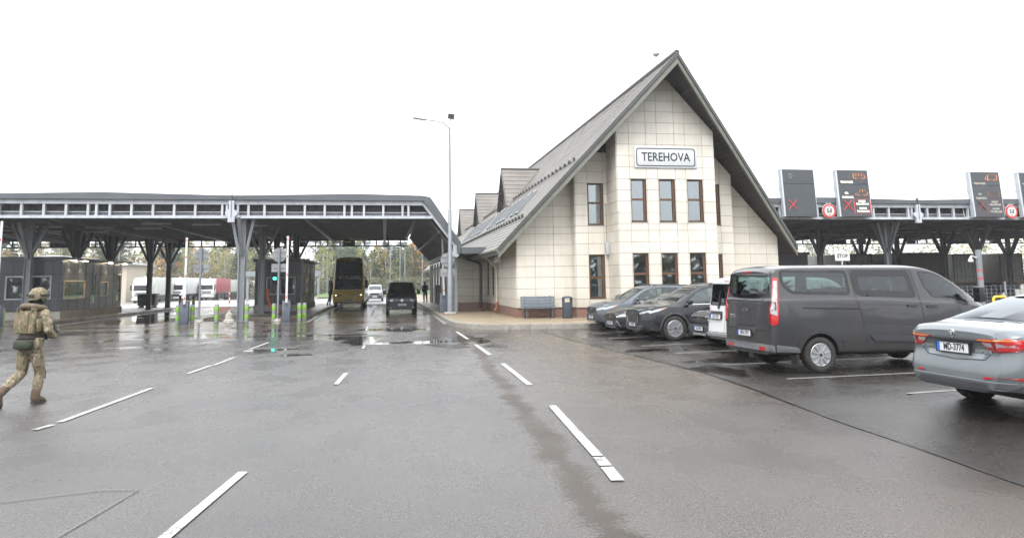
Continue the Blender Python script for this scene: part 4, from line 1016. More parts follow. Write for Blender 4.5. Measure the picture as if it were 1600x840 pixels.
b2 = booth('control_booth','middle dark grey control booth with a pale side wall left of the yellow bus', -8.35,-5.35,51.0,60,.13,3.35,
      [(-7.65,-5.8,1.2,2.35)], [(53.4,55.0,1.2,2.3),(57.4,58.4,1.1,2.3)], side_mat='panel_grey', doors=[(55.8,56.6)])
for y in (52.2,55,58.5): spot('',(-5.05,y,3.3),10,(1,.85,.6))
ev = MB(); ev.box(-5.23-b2.location.x,-4.9-b2.location.x,-4.5,4.5,3.24,3.33); ev.build('eaves',M['panel_dark'],b2)
# green lane light seen through the middle booth glass
sg_ = thing('signal_light','small green signal light on a bracket before the middle booth window','signal light',(-7.0,50.3,.13))
mb = MB(); mb.box(-.12,.12,-.08,.08,1.75,2.35); mb.build('housing',M['black'],sg_,bevel=.02)
mb = MB(); mb.cyl((0,-.085,2.12),(0,-.1,2.12),.1,n=18); mb.build('green_lens',pm('green lamp',(.02,.7,.4),.3,0,.02,3,emit=(.02,1,.55),es=5),sg_)
mb = MB(); mb.cyl((0,0,0),(0,0,1.75),.03,n=8); mb.build('stand',M['steel_dark'],sg_)
pp = thing('cable_duct','orange flexible duct bending up beside the middle column','duct',(-6.9,47.3,.13))
mb = MB(); pth=[(-.1,0,1.5),(-.1,0,1.0),(0,0,.6),(.35,-.1,.25),(.7,-.2,.05)]
mb.tube(pth,.09,10); mb.build('duct',pm('orange duct',(.5,.1,.03),.5,0,.15,6),pp,smooth=True)
bn = thing('waste_container','dark wheeled waste container behind the left columns','waste container',(-19.3,66.2,0))
mb = MB(); mb.prism([(-.65,.25),(.65,.25),(.72,1.15),(-.72,1.15)],-.5,.5,'y'); mb.build('bin_body',M['black'],bn,bevel=.03)
mb = MB(); mb.box(-.76,.76,-.56,.56,1.16,1.24); mb.build('lid',M['trim'],bn,bevel=.02)
for sx_ in (-1,1):
    mb = MB(); mb.cyl((sx_*.5,-.4,.12),(sx_*.5,.4,.12),.12,n=12); mb.build('wheel',M['rubber'],bn)

# ------------------------------------------------------------------ bench and bins by the wall
be = thing('bench','grey slatted bench backed against the cream wall','bench',(6.98,33.6,SWZ))
mb = MB()
for i in range(4): mb.obox((0,-.28+i*.13,.46),(1.6,.11,.035))
mb.build('seat',pm('grey bench slats',(.075,.092,.115),.5,0,.18,4),be)
mb = MB()
for i in range(4): mb.obox((0,.16+i*.035,.56+i*.12),(1.6,.03,.105),rx=R(-14))
mb.build('backrest',pm('grey bench back slats',(.085,.105,.13),.5,0,.18,4),be)
for s_ in (-1,1):
    mb = MB(); x = s_*.6
    mb.beam((x,-.25,0),(x,-.25,.44),.05); mb.beam((x,.17,0),(x,.17,.5),.05); mb.beam((x,-.27,.425),(x,.2,.425),.05); mb.beam((x,.18,.44),(x,.3,1.0),.05); mb.build('leg',M['steel_dark'],be)
def litter(name, label, loc, r, h, m_):
    l_ = thing(name, label, 'litter bin', loc)
    mb = MB(); mb.lathe([(r*.9,0),(r,.03),(r,h*.72)],n=20); mb.build('body',m_,l_,smooth=True)
    mb = MB()
    for a in (30,150,210,330): mb.obox((r*.9*cos(R(a)),r*.9*sin(R(a)),h*.82),(.06,.06,h*.22),rz=R(a))
    mb.build('post',m_,l_)
    mb = MB(); mb.lathe([(r*1.02,h*.92),(r*1.02,h*.95),(r*.6,h),(0,h*1.01)],n=20); mb.build('hood',m_,l_,smooth=True)
    mb = MB(); mb.lathe([(r*.8,h*.66),(r*.8,h*.725)],n=16); mb.build('liner',M['gap'],l_)
    return l_
litter('litter_bin','dark blue grey hooded litter bin right of the bench',(8.2,33.05,SWZ),.24,.98,pm('blue grey bin',(.045,.06,.08),.45,0,.12,4))
litter('litter_bin','brown stone litter bin with ashtray top between wall and parked car',(10.05,31.0,SWZ),.22,1.05,pm('brown bin',(.085,.058,.045),.7,0,.25,14,bump=.2))
# things fixed on the building
ac = thing('air_conditioner','white air conditioner outdoor unit on brackets high on the side wall','air conditioner',(5.83,38.4,2.92))
mb = MB(); mb.box(-.2,.16,-.42,.42,0,.62); mb.build('casing',M['white'],ac,bevel=.02)
mb = MB(); mb.cyl((-.205,-.1,.31),(-.215,-.1,.31),.24,n=24); mb.build('fan_grille',M['trim_grey'],ac)
for y in (-.3,.3):
    mb = MB(); mb.beam((-.24,y,-.04),(.27,y,-.04),.04); mb.beam((.2,y,-.06),(.2,y,-.4),.03); mb.build('bracket',M['steel_light'],ac)
an = thing('weather_sensor','white disc shaped weather sensor on a rod at the roof peak','sensor',(12.7,32.6,11.8))
mb = MB(); mb.cyl((0,0,0),(0,0,.72),.03,n=8); mb.build('rod',M['white'],an)
mb = MB(); mb.lathe([(.05,.62),(.17,.7),(.19,.76),(.12,.83),(.03,.88)],n=18); mb.build('dome',M['white'],an,smooth=True)
th = thing('wall_box','small cream meter box with a cable at the corner of the bay','wall box',(10.22,33.3,3.25))
mb = MB(); mb.box(-.05,.1,-.1,.1,-.2,.35); mb.build('box',M['steel_light'],th,bevel=.01)
mb = MB(); mb.tube([(0,.0,.35),(0,.0,2.2)],.012,6); mb.build('cable',M['ink'],th)

# ------------------------------------------------------------------ lane displays on the right canopy
M['led_panel'] = None
m, t, b = _new('dark led panel'); L_ = t.links.new
tc = N(t,'ShaderNodeTexCoord'); br = N(t,'ShaderNodeTexBrick'); L_(tc.outputs['Object'],br.inputs[0])
mpp = N(t,'ShaderNodeMapping'); mpp.inputs['Rotation'].default_value = (R(90),0,0); L_(tc.outputs['Object'],mpp.inputs[0]); L_(mpp.outputs[0],br.inputs[0])
br.inputs['Scale'].default_value = 1; br.inputs['Brick Width'].default_value = .2; br.inputs['Row Height'].default_value = .1; br.inputs['Mortar Size'].default_value = .006; br.offset = 0
br.inputs['Color1'].default_value = (.035,.042,.05,1); br.inputs['Color2'].default_value = (.042,.05,.058,1); br.inputs['Mortar'].default_value = (.06,.068,.078,1)
L_(br.outputs[0],b.inputs['Base Color']); b.inputs['Roughness'].default_value = .5; M['led_panel'] = m
def led(name, c, s_): return pm(name,c,.6,0,.05,8,emit=c,es=s_)
M['led_red'] = led('lit red leds',(.7,.05,.05),.35); M['led_red_dim'] = led('dim red leds',(.35,.04,.05),.12)
M['led_amber'] = led('lit amber leds',(.7,.24,.05),.28); M['led_amber_dim'] = led('dim amber leds',(.32,.09,.05),.12)
M['led_white'] = led('lit white leds',(.75,.7,.57),.4); M['led_white_dim'] = led('dim grey leds',(.33,.32,.27),.12); M['led_green'] = led('dim green leds',(.35,.42,.2),.2)
def display(x, label, kind, tilt=4):
    d = thing('lane_display', label, 'display', (x,39.75,5.42), 0, 'tall lane displays on the canopy edge')
    d.rotation_euler = (R(-tilt),0,0)
    def sub(mb, n, m_, par=d): return mb.build(n, m_, par)
    mb = MB(); mb.box(-1,1,-.09,.14,0,1.93); mb.box(-1,1,-.09,.14,1.97,2.8); sub(mb,'cabinet',M['led_panel'])
    mb = MB(); mb.box(-1.1,-1.001,-.1,.2,0,2.82); mb.box(1.001,1.03,-.1,.2,0,2.82); mb.box(-1.0,1.0,-.02,.13,1.931,1.969); mb.box(-1.1,1.03,-.1,.2,2.801,2.83); sub(mb,'side_frame',M['steel_light'])
    mb = MB(); mb.tube([(-1.05,.2,1.9),(-1.2,.42,.85),(-1.05,.25,.75)],.03,6); mb.tube([(-1.06,.25,.75),(-1.3,.5,.75),(-1.3,.5,.1),(-1.06,.25,.02)],.035,6); mb.tube([(1.0,.2,1.9),(1.1,.5,.85)],.03,6); sub(mb,'bracket',M['steel_light'])
    y = -.094
    def seg(mb, p, q, w=.035): mb.beam((p[0],y,p[1]),(q[0],y,q[1]),w,.006)
    def poly(mb, pts, close=True, w=.03):
        for p, q in zip(pts, pts[1:]+(pts[:1] if close else [])): seg(mb,p,q,w)
    if kind is None: return d
    dim = kind == 'dim'
    red, amb, wht = ('led_red_dim','led_amber_dim','led_white_dim') if dim else ('led_red','led_amber','led_white')
    cx = -.5
    mb = MB(); seg(mb,(cx-.26,.42),(cx+.26,.98),.1); seg(mb,(cx-.26,.98),(cx+.26,.42),.1); sub(mb,'red_cross',M['led_red' if not dim else 'led_red_dim'])
    if kind == 'plain':
        mb = MB()
        for i in range(8): a = i*pi/4; seg(mb,(-.5+.07*cos(a),2.42+.07*sin(a)),(-.5+.15*cos(a),2.42+.15*sin(a)),.03)
        sub(mb,'green_symbol',M['led_green']); return d
    amb_top = 'led_amber'
    mb = MB(); X0, Z0 = .05, 2.32
    if kind == 'bus':
        poly(mb,[(X0,Z0),(X0,Z0+.3),(X0+.66,Z0+.3),(X0+.76,Z0+.15),(X0+.76,Z0)]); seg(mb,(X0,Z0+.16),(X0+.72,Z0+.16),.02); 
        for q in (.18,.36,.54): seg(mb,(X0+q,Z0+.16),(X0+q,Z0+.3),.02)
    else:
        poly(mb,[(X0+.15,Z0),(X0+.15,Z0+.32),(X0+.78,Z0+.32),(X0+.78,Z0)]); poly(mb,[(X0-.02,Z0),(X0-.02,Z0+.14),(X0+.04,Z0+.22),(X0+.13,Z0+.22),(X0+.13,Z0)])
    for q in (.14,.6):
        for i in range(8): a, a2 = i*pi/4, (i+1)*pi/4; seg(mb,(X0+q+.06*cos(a),Z0+.06*sin(a)),(X0+q+.06*cos(a2),Z0+.06*sin(a2)),.02)
    sub(mb,'vehicle_symbol',M[amb_top])
    mb = MB(); X0, Z0 = .1, 1.3
    if kind == 'bus': poly(mb,[(X0,Z0),(X0,Z0+.1),(X0+.22,Z0+.16),(X0+.34,Z0+.32),(X0+.58,Z0+.32),(X0+.76,Z0+.14),(X0+.76,Z0)]); seg(mb,(X0+.46,Z0+.16),(X0+.46,Z0+.32),.02)
    else: poly(mb,[(X0,Z0),(X0,Z0+.3),(X0+.75,Z0+.3),(X0+.75,Z0)]); seg(mb,(X0,Z0+.15),(X0+.75,Z0+.15),.02)
    for q in (.16,.6):
        for i in range(8): a, a2 = i*pi/4, (i+1)*pi/4; seg(mb,(X0+q+.06*cos(a),Z0+.06*sin(a)),(X0+q+.06*cos(a2),Z0+.06*sin(a2)),.02)
    sub(mb,'car_symbol',M[amb])
    tx = lambda s_, px, pz, size, m_, sx=.9: mesh_text('lettering', s_, size, M[m_], d, (px,-.093,pz), (R(90),0,0), sx=sx, bold=.006)
    tx('VISAS PASES',-.42,2.08,.17,wht); tx('ALL',-.5,1.42,.16,wht); tx('PASSPORTS',-.45,1.16,.16,wht)
    tx('PRECES',.45,.93,.15,wht); tx('DEKLARĒŠANAI',.46,.76,.135,wht,.85); tx('GOODS',.47,.5,.15,wht); tx('TO DECLARE',.46,.32,.15,wht)
    mb = MB(); poly(mb,[(-.08,.18),(-.08,1.05),(.97,1.05),(.97,.18)],True,.02); sub(mb,'red_border',M[red])
    return d
display(24.05,'tall dark lane display with a red cross and nothing else lit below','plain')
display(27.6,'tall lane display with orange bus and car symbols and bright lettering','bus')
display(36.65,'tall lane display with an orange lorry symbol and a dimmed red cross','dim')
display(40.1,'tall lane display cut off by the right edge of the photo','dim')
def limit(x, label):
    s_ = thing('height_limit_sign', label, 'sign', (x,39.85,5.78), 0, 'round height limit signs on the right canopy')
    mb = MB(); mb.cyl((0,.02,0),(0,-.02,0),.41,n=32); mb.build('disc',M['red'],s_)
    mb = MB(); mb.cyl((0,-.021,0),(0,-.026,0),.31,n=32); mb.build('face',M['white'],s_)
    mb = MB(); mb.cyl((0,.03,0),(0,.021,0),.44,n=32); mb.build('rim',M['white'],s_)
    mesh_text('lettering','5.0',.34,M['ink'],s_,(0,-.03,0),(R(90),0,0),sx=.8,bold=.012)
    for s2 in (-1,1):
        mb = MB(); mb.add([(-.07,-.029,s2*.26),(.07,-.029,s2*.26),(0,-.029,s2*.19)],[(0,1,2)]); mb.build('arrow',M['ink'],s_)
    mb = MB(); mb.box(-.13,-.09,.02,.25,.2,.5); mb.box(.09,.13,.02,.25,.2,.5); mb.build('bracket',M['steel_light'],s_)
limit(25.95,'round red ringed 5.0 height limit sign between the two left displays')
limit(38.35,'round red ringed 5.0 height limit sign right of the lorry display')

# ------------------------------------------------------------------ right hand yard
ss = thing('stop_sign','small white STOP board on a thin post behind the grey van','sign',(22.7,34,.1))
mb = MB(); mb.box(-.4,.4,-.015,.015,2.6,3.06); mb.build('board',M['white'],ss); mesh_text('lettering','STOP',.27,M['ink'],ss,(0,-.02,2.83),(R(90),0,0),sx=.9,bold=.006)
mb = MB(); mb.cyl((0,.04,0),(0,.04,2.7),.03,n=8); mb.build('post',M['white'],ss)
cp = thing('camera_post','grey camera post with red bands and a white dome camera on an arm','camera post',(22.42,25,0))
mb = MB(); mb.cyl((0,0,0),(0,0,2.86),.105,n=14); mb.build('pole',M['pole'],cp,smooth=True)
for z in (1.38,1.74,2.05):
    mb = MB(); mb.cyl((0,0,z),(0,0,z+.05),.108,n=14); mb.build('red_band',M['red'],cp)
mb = MB(); mb.tube([(-.1,0,2.55),(-.25,-.02,2.6),(-.33,-.03,2.62),(-.38,-.03,2.55)],.035,8); mb.build('arm',M['white'],cp,smooth=True)
mb = MB(); mb.lathe([(.03,2.58),(.07,2.5),(.1,2.44),(.09,2.4),(.0,2.36)],c=(-.38,-.03,0),n=16); mb.build('dome_camera',M['white'],cp,smooth=True)
yf = thing('guard_rail','short yellow tubular guard rail at the foot of the camera post','guard rail',(22.6,24.6,0))
mb = MB(); mb.tube([(-.05,0,0),(-.05,0,1.02),(0,0,1.08),(.42,0,1.08),(.47,0,1.02),(.47,0,0)],.05,8); mb.build('rail',M['yellow'],yf,smooth=True)
fe = thing('mesh_fence','grey welded mesh fence panels behind the silver car','fence',(24.5,27,0))
for i in range(4):
    mb = MB(); x = -1.6+i*2.45; mb.cyl((x,0,0),(x,.0,1.62),.04,n=8); mb.build('post',M['steel_mid'],fe)
mb = MB()
for i in range(33): mb.cyl((-1.6+i*.223,0,.1),(-1.6+i*.223,0,1.46),.008,n=4,cap=False)
for j in range(10): mb.cyl((-1.6,0,.12+j*.148),(5.6,0,.12+j*.148),.008,n=4,cap=False)
mb.build('mesh_panel',M['steel_mid'],fe)
for (a,b_,c,d,e,f_,lab,nm) in [(22.3,25.2,52,56.5,.13,3.4,'dark booth with a warm lit wall behind the right corner of the building','control_booth'),(26.2,31.2,51,58,.13,3.55,'dark windowless kiosk behind the STOP board','control_booth')]:
    k = booth(nm,lab,a,b_,c,d,e,f_,[],[],doors=[])
spot('',(23.7,51.45,3.1),160,(1,.62,.3),R(100),(R(25),0,0))
t_ = thing('wall_lamp','lit white strip lamp above the warm booth wall','lamp',(22.6,51.7,3.15)); mb = MB(); mb.box(-.4,.4,-.06,.06,0,.06); mb.build('tube',M['lit'],t_); mb = MB(); mb.box(-.42,.42,-.07,.3,.061,.1); mb.build('housing',M['white'],t_)

# ------------------------------------------------------------------ far things beyond the lanes
wh = thing('warehouse','low beige warehouse with a pale roof behind the first truck','warehouse',(-44.8,118,-.6))
mb = MB(); mb.box(-14,7.3,0,9,0,5.6); mb.build('wall',pm('beige render',(.45,.4,.33),.8,0,.1,.3),wh)
mb = MB(); mb.prism([(-14.6,5.6),(7.9,5.6),(7.9,5.85),(-3,7.1),(-14.6,5.85)],-.6,9.6,'y'); mb.build('roof',pm('pale sheet roof',(.4,.41,.42),.5,0,.1,.5),wh)
mb = MB()
for i in range(5): mb.box(-12+i*3.6,-10.2+i*3.6,-.04,0,2.6,4.2)
mb.build('window',M['frit'],wh)
ga = thing('gantry','pale grey sign gantry spanning the far lane left of the middle booth','gantry',(-22,110,-.4))
mb = MB(); mb.box(2.7,13,-.4,.4,3.4,4.1); mb.build('beam',M['pole'],ga)
for x in (3.0,12.7):
    mb = MB(); mb.box(x-.15,x+.15,-.15,.15,0,3.6); mb.build('post',M['steel'],ga)
for i,(x,y,h) in enumerate([(.8,104,6.2),(2.3,112,7.5),(2.9,108,9.5),(5.0,100,8),(-16,150,7),(-38,116,9),(-52,125,9),(-30,150,8),(-9.2,125,6.5),(-25,135,7)]):
    l_ = thing('lamp_post',['thin pale lamp post standing before the far wood right of the bus','thin pale lamp post standing in the far truck yard'][0 if x>-5 else 1],'lamp post',(x,y,gz(x,y)),0,'thin lamp posts before the far wood')
    mb = MB(); mb.cyl((0,0,0),(0,0,h),.09,.05,n=6); mb.build('pole',M['pole'],l_)
    mb = MB(); mb.beam((0,0,h),(-.9,0,h+.1),.12,.06); mb.build('lamp_head',M['pole'],l_)
# ------------------------------------------------------------------ vehicles: lofted bodies with projected windows, lamps and trim
def pchip(keys):
    keys = [k for i, k in enumerate(sorted(keys)) if i == 0 or k[0]-sorted(keys)[i-1][0] > .02]
    xs = [k[0] for k in keys]; ys = [k[1] for k in keys]; n = len(xs)
    if n == 1: return lambda x: ys[0]
    h = [xs[i+1]-xs[i] for i in range(n-1)]; d = [(ys[i+1]-ys[i])/h[i] for i in range(n-1)]; m_ = [0]*n
    m_[0], m_[-1] = d[0], d[-1]
    for i in range(1,n-1):
        m_[i] = 0 if d[i-1]*d[i] <= 0 else 2*d[i-1]*d[i]/(d[i-1]+d[i])
    def f(x):
        if x <= xs[0]: return ys[0]
        if x >= xs[-1]: return ys[-1]
        for i in range(n-1):
            if x <= xs[i+1]:
                t = (x-xs[i])/h[i]; t2, t3 = t*t, t*t*t
                return ys[i]*(2*t3-3*t2+1)+h[i]*m_[i]*(t3-2*t2+t)+ys[i+1]*(-2*t3+3*t2)+h[i]*m_[i+1]*(t3-t2)
    return f
def inpoly(p, poly):
    x, y = p; c = False; j = len(poly)-1
    for i in range(len(poly)):
        xi, yi = poly[i]; xj, yj = poly[j]
        if (yi > y) != (yj > y) and x < (xj-xi)*(y-yi)/(yj-yi)+xi: c = not c
        j = i
    return c
def rpoly(pts, r, n=5):
    """polygon with rounded corners"""
    out = []; N_ = len(pts)
    for i in range(N_):
        p0, p, p1 = V(pts[i-1]), V(pts[i]), V(pts[(i+1)%N_])
        a, b = (p0-p), (p1-p); q = min(r, a.length*.45, b.length*.45); A, B = p+a.normalized()*q, p+b.normalized()*q
        for k in range(n+1):
            t = k/n; out.append(tuple(A*(1-t)**2+p*2*t*(1-t)+B*t*t))
    return out
def inset(poly, d):
    """shrink a 2D outline by d (vertex normals)"""
    N_ = len(poly); area = sum(poly[i][0]*poly[(i+1)%N_][1]-poly[(i+1)%N_][0]*poly[i][1] for i in range(N_)); s_ = 1 if area > 0 else -1
    out = []
    for i in range(N_):
        a, b = V(poly[i-1]), V(poly[(i+1)%N_]); t = (b-a)
        if t.length < 1e-6: out.append(poly[i]); continue
        t.normalize(); out.append((poly[i][0]-t.y*d*s_, poly[i][1]+t.x*d*s_))
    return out

class Body:
    """half cross sections along x, mirrored, subdivided; wheel arches cut out"""
    def __init__(s, xs, prm, mats, arches=(), arch_r=.36, levels=2, lean=None, crease=(.35,.3), tw=.26, endcrease=.55):
        P = {k: pchip(v) for k, v in prm.items()}
        bm = bmesh.new(); cl_ = bm.edges.layers.float.new('crease_edge'); rings = []
        for x in xs:
            zs, wl, wm, zm, zb, wb, wt, zr, zt = (P[k](x) for k in ('zs','wl','wm','zm','zb','wb','wt','zr','zt'))
            half = [(0,zs),(wl-.14,zs),(wl,zs+.06),(wm,zm),((wm+wb)/2+.006,(zm+zb)/2+.02),(wb,zb),(wb-.022,zb+.03),(wt+.36*(wb-.022-wt),zb+.03+.66*(zr-zb-.03)),(wt,zr),(wt*.72,zr+.75*(zt-zr)),(0,zt)]
            pts = half + [(-y,z) for y,z in half[-2:0:-1]]
            rings.append([bm.verts.new((x+(lean(x,z) if lean else 0),y,z)) for y,z in pts])
        n = len(rings[0]); s.n = n
        for a, b in zip(rings, rings[1:]):
            for i in range(n): bm.faces.new((a[i],a[(i+1)%n],b[(i+1)%n],b[i]))
        for rg_ in (rings[0], rings[-1]):
            # cap as quads between mirrored points
            h = n//2
            for i in range(h):
                q = [rg_[i],rg_[i+1],rg_[(n-i-1)%n],rg_[(n-i)%n]]
                u = []
                for v_ in q:
                    if v_ not in u: u.append(v_)
                if len(u) > 2: bm.faces.new(u)
            for i in range(n):
                e = bm.edges.get((rg_[i],rg_[(i+1)%n]))
                if e: e[cl_] = endcrease
        for a, b in zip(rings, rings[1:]):
            for i in (5, n-5):
                e = bm.edges.get((a[i],b[i])); 
                if e: e[cl_] = crease[0]
            for i in (8, n-8):
                e = bm.edges.get((a[i],b[i])); 
                if e: e[cl_] = crease[1]
            for i in (1,2,n-1,n-2):
                e = bm.edges.get((a[i],b[i])); 
                if e: e[cl_] = .5
        bmesh.ops.recalc_face_normals(bm, faces=bm.faces)
        me = bpy.data.meshes.new('body'); bm.to_mesh(me); bm.free()
        tmp = bpy.data.objects.new('tmp', me); COL.objects.link(tmp)
        md = tmp.modifiers.new('s','SUBSURF'); md.levels = md.render_levels = levels
        cut = None
        if arches:
            cb = MB(); W_ = max(P['wm'](x) for x in xs)
            for ax, az in arches:
                for s_ in (-1,1): cb.cyl((ax,s_*(W_-tw-.12),az),(ax,s_*(W_+.4),az),arch_r,n=40)
            cut = cb.build('cut',M['black']); md2 = tmp.modifiers.new('b','BOOLEAN'); md2.operation = 'DIFFERENCE'; md2.object = cut; md2.solver = 'EXACT'
        dg = bpy.context.evaluated_depsgraph_get(); out = bpy.data.meshes.new_from_object(tmp.evaluated_get(dg))
        bpy.data.objects.remove(tmp)
        if cut: bpy.data.objects.remove(cut)
        out.materials.clear()
        for q in mats: out.materials.append(q)
        for p in out.polygons:
            p.use_smooth = True; c = p.center; p.material_index = 0
            for ax, az in arches:
                if hypot(c.x-ax, c.z-az) < arch_r+.004 and (abs(hypot(c.x-ax,c.z-az)-arch_r) < .012 and abs((V((c.x-ax,0,c.z-az)).normalized()).dot(p.normal)) > .9 or abs(abs(c.y)-(max(P['wm'](x) for x in xs)-tw-.12)) < .01): p.material_index = 1
            if p.normal.z < -.75 and c.z < .6: p.material_index = 1
        s.me = out; s.P = P
        bm = bmesh.new(); bm.from_mesh(out); bm.verts.ensure_lookup_table()
        for e in bm.edges:
            if len(e.link_faces)==2 and e.calc_face_angle(0) > R(42): e.smooth = False
        bm.to_mesh(out); s.bvh = BVHTree.FromBMesh(bm); bm.free()
    def hit(s, o, d):
        h = s.bvh.ray_cast(V(o), V(d), 20)
        if h[0] is None:
            h = s.bvh.find_nearest(V(o)); 
        return h[0]
    FR = {'right': (lambda u,v: (u,-4,v),(0,1,0)), 'left': (lambda u,v: (u,4,v),(0,-1,0)), 'front': (lambda u,v: (9,u,v),(-1,0,0)), 'rear': (lambda u,v: (-9,u,v),(1,0,0)), 'top': (lambda u,v: (u,v,6),(0,0,-1)),
          'rr': (lambda u,v: (-6.36-.707*u,-6.36+.707*u,v),(.7071,.7071,0)), 'rl': (lambda u,v: (-6.36-.707*u,6.36-.707*u,v),(.7071,-.7071,0))}
    def patch(s, view, poly, off=.004, holes=(), step=.07, mb=None, thick=0):
        """project an outline in one of the views on to the body"""
        f, d = s.FR[view]; d = V(d)
        pts = [V(p) for p in poly]; vs_ = list(pts); es = [(i,(i+1)%len(poly)) for i in range(len(poly))]
        for h in holes:
            b = len(vs_); vs_ += [V(p) for p in h]; es += [(b+i,b+(i+1)%len(h)) for i in range(len(h))]
        x0, x1 = min(p[0] for p in poly), max(p[0] for p in poly); y0, y1 = min(p[1] for p in poly), max(p[1] for p in poly)
        x = x0+step*.5
        while x < x1:
            y = y0+step*.5
            while y < y1:
                if inpoly((x,y),poly) and not any(inpoly((x,y),h) for h in holes): vs_.append(V((x,y)))
                y += step
            x += step
        r = delaunay_2d_cdt(vs_, es, [], 0, 1e-5)
        mb = mb or MB(); P = []
        for p in r[0]:
            q = s.hit(f(p.x,p.y), d); P.append(q - d*(off+thick))
        F = []
        for t in r[2]:
            c = sum((r[0][i] for i in t), V((0,0)))/len(t)
            if inpoly(c,poly) and not any(inpoly(c,h) for h in holes): F.append(t)
        mb.add(P, F)
        if thick:
            n = len(poly); A = [s.hit(f(*p),d) for p in poly]
            mb.add([a-d*(off+thick) for a in A]+[a+d*.01 for a in A],[(i,(i+1)%n,n+(i+1)%n,n+i) for i in range(n)])
        return mb
    def stroke(s, view, pts, w=.012, off=.003, mb=None, seg=.05):
        """a thin line (panel gap, trim) along a polyline"""
        f, d = s.FR[view]; d = V(d); mb = mb or MB(); path = []
        for a, b in zip(pts, pts[1:]):
            a, b = V(a), V(b); n = max(1,int((b-a).length/seg)); path += [a.lerp(b,i/n) for i in range(n)]
        path.append(V(pts[-1])); L_, R_ = [], []
        for i, p in enumerate(path):
            t = (path[min(i+1,len(path)-1)]-path[max(i-1,0)]).normalized(); nn = V((-t.y,t.x))*w/2
            L_.append(s.hit(f(*(p+nn)),d)-d*off); R_.append(s.hit(f(*(p-nn)),d)-d*off)
        n = len(path); mb.add(L_+R_,[(i,i+1,n+i+1,n+i) for i in range(n-1)]); return mb
    def cut_windows(s, wins):
        """open the shell behind the glass: wins = [(view, outline)]"""
        bm = bmesh.new(); bm.from_mesh(s.me); kill = []
        for f in bm.faces:
            c = f.calc_center_median(); nn = f.normal
            for view, poly in wins:
                if view in ('right','left'):
                    if nn.y*(-1 if view=='right' else 1) > .3 and inpoly((c.x,c.z),poly): kill.append(f); break
                else:
                    if nn.x*(1 if view=='front' else -1) > .1 and inpoly((c.y,c.z),poly): kill.append(f); break
        bmesh.ops.delete(bm, geom=list(set(kill)), context='FACES'); bm.to_mesh(s.me); bm.free()

def mirrored(poly): return [(x,z) for x,z in poly]
def flip(poly): return [(-y,z) for y,z in poly]
def wheel(parent, x, y, r, w, rim_r, side, spokes=5, twin=False, rim_mat='alloy', sw=.05, steer=0):
    """tyre with its alloy rim as a child; side -1 = right hand side"""
    mb = MB(); h = w/2
    mb.lathe([(rim_r,-h*.8),(rim_r+.02,-h*.95),(r-.045,-h),(r-.012,-h*.86),(r,-h*.6),(r,h*.6),(r-.012,h*.86),(r-.045,h),(rim_r+.02,h*.95),(rim_r,h*.8),(rim_r-.02,h*.3),(rim_r-.02,-h*.3),(rim_r,-h*.8)],axis='y',n=40)
    for k in range(48):
        a = 2*pi*k/48
        for q in (-.55,-.18,.18,.55): mb.obox((r*cos(a+.03*(q>0)),q*h*1.1,r*sin(a+.03*(q>0))),(.012,h*.3,r*.075),ry=-a)
    t = mb.build('wheel',M['rubber'],parent,smooth=True); t.location = (x,y,r); t.rotation_euler = (0,0,steer)
    o_ = side*h
    mb = MB()
    mb.lathe([(rim_r+.004,o_*.86),(rim_r-.008,o_*.93),(rim_r-.03,o_*.85),(rim_r-.045,o_*.3)],axis='y',n=40)
    for k in range(spokes):
        a = 2*pi*k/spokes+.3
        for tw_ in ((-.5,.5) if twin else (0,)):
            aa = a+tw_*(2*pi/spokes)*.38
            p0 = V((.07*cos(a),o_*.86,.07*sin(a))); p1 = V(((rim_r-.02)*cos(aa),o_*.88,(rim_r-.02)*sin(aa)))
            mb.beam(p0,p1,sw,.03)
    mb.lathe([(0,o_*.95),(.05,o_*.94),(.085,o_*.86),(.085,o_*.6)],axis='y',n=20)
    mb.build('rim',M[rim_mat],t,smooth=True)
    mb = MB(); mb.cyl((0,o_*.2,0),(0,o_*.0,0),rim_r-.03,n=28); mb.build('brake_disc',M['gap'],t)
    mb = MB(); mb.cyl((0,o_*.96,0),(0,o_*.9,0),.032,n=16); mb.build('hub_cap',M['ink'],t)
    return t
def num_plate(parent, pos, facing, text, w=.52, h=.112, tilt=0, band=True, rz=0):
    """facing +1 front (+x), -1 rear (-x)"""
    e = bpy.data.objects.new('number_plate', None)
    mb = MB(); mb.box(-w/2,w/2,-.012,.006,-h/2,h/2); p = mb.build('number_plate',M['plate'],parent)
    p.location = pos; p.rotation_euler = (R(tilt),0,(R(90) if facing > 0 else R(-90))+rz)
    mb = MB(); 
    if band: mb.box(-w/2+.002,-w/2+.05,-.0145,-.0121,-h/2+.002,h/2-.002); mb.build('blue_band',M['plate_blue'],p)
    mb = MB()
    for q in ((-w/2-.012,w/2+.012,-h/2-.014,-h/2-.0),(-w/2-.012,w/2+.012,h/2,h/2+.012),(-w/2-.012,-w/2,-h/2,h/2),(w/2,w/2+.012,-h/2,h/2)): mb.box(q[0],q[1],-.02,.01,q[2],q[3])
    mb.build('plate_frame',M['black'],p)
    if text: mesh_text('lettering',text,.118,M['ink'],p,(.022,-.0145,-.001),(R(90),0,0),sx=.74,bold=.0022,ext=.001)
    bpy.data.objects.remove(e); return p
def mirror(parent, x, y, z, side, mat, size=(.12,.2,.16), glass_back=True):
    mb = MB(); mb.obox((x,side*(y+.13),z),size); o_ = mb.build('wing_mirror',mat,parent,bevel=.035)
    mb = MB(); mb.beam((x,side*(y-.02),z-.06),(x,side*(y+.07),z-.05),.09,.05); mb.build('mirror_arm',M['black'],o_)
    mb = MB(); mb.obox((x-size[0]/2-.002,side*(y+.13),z),(.004,size[1]-.05,size[2]-.04)); mb.build('mirror_glass',M['frit'],o_)
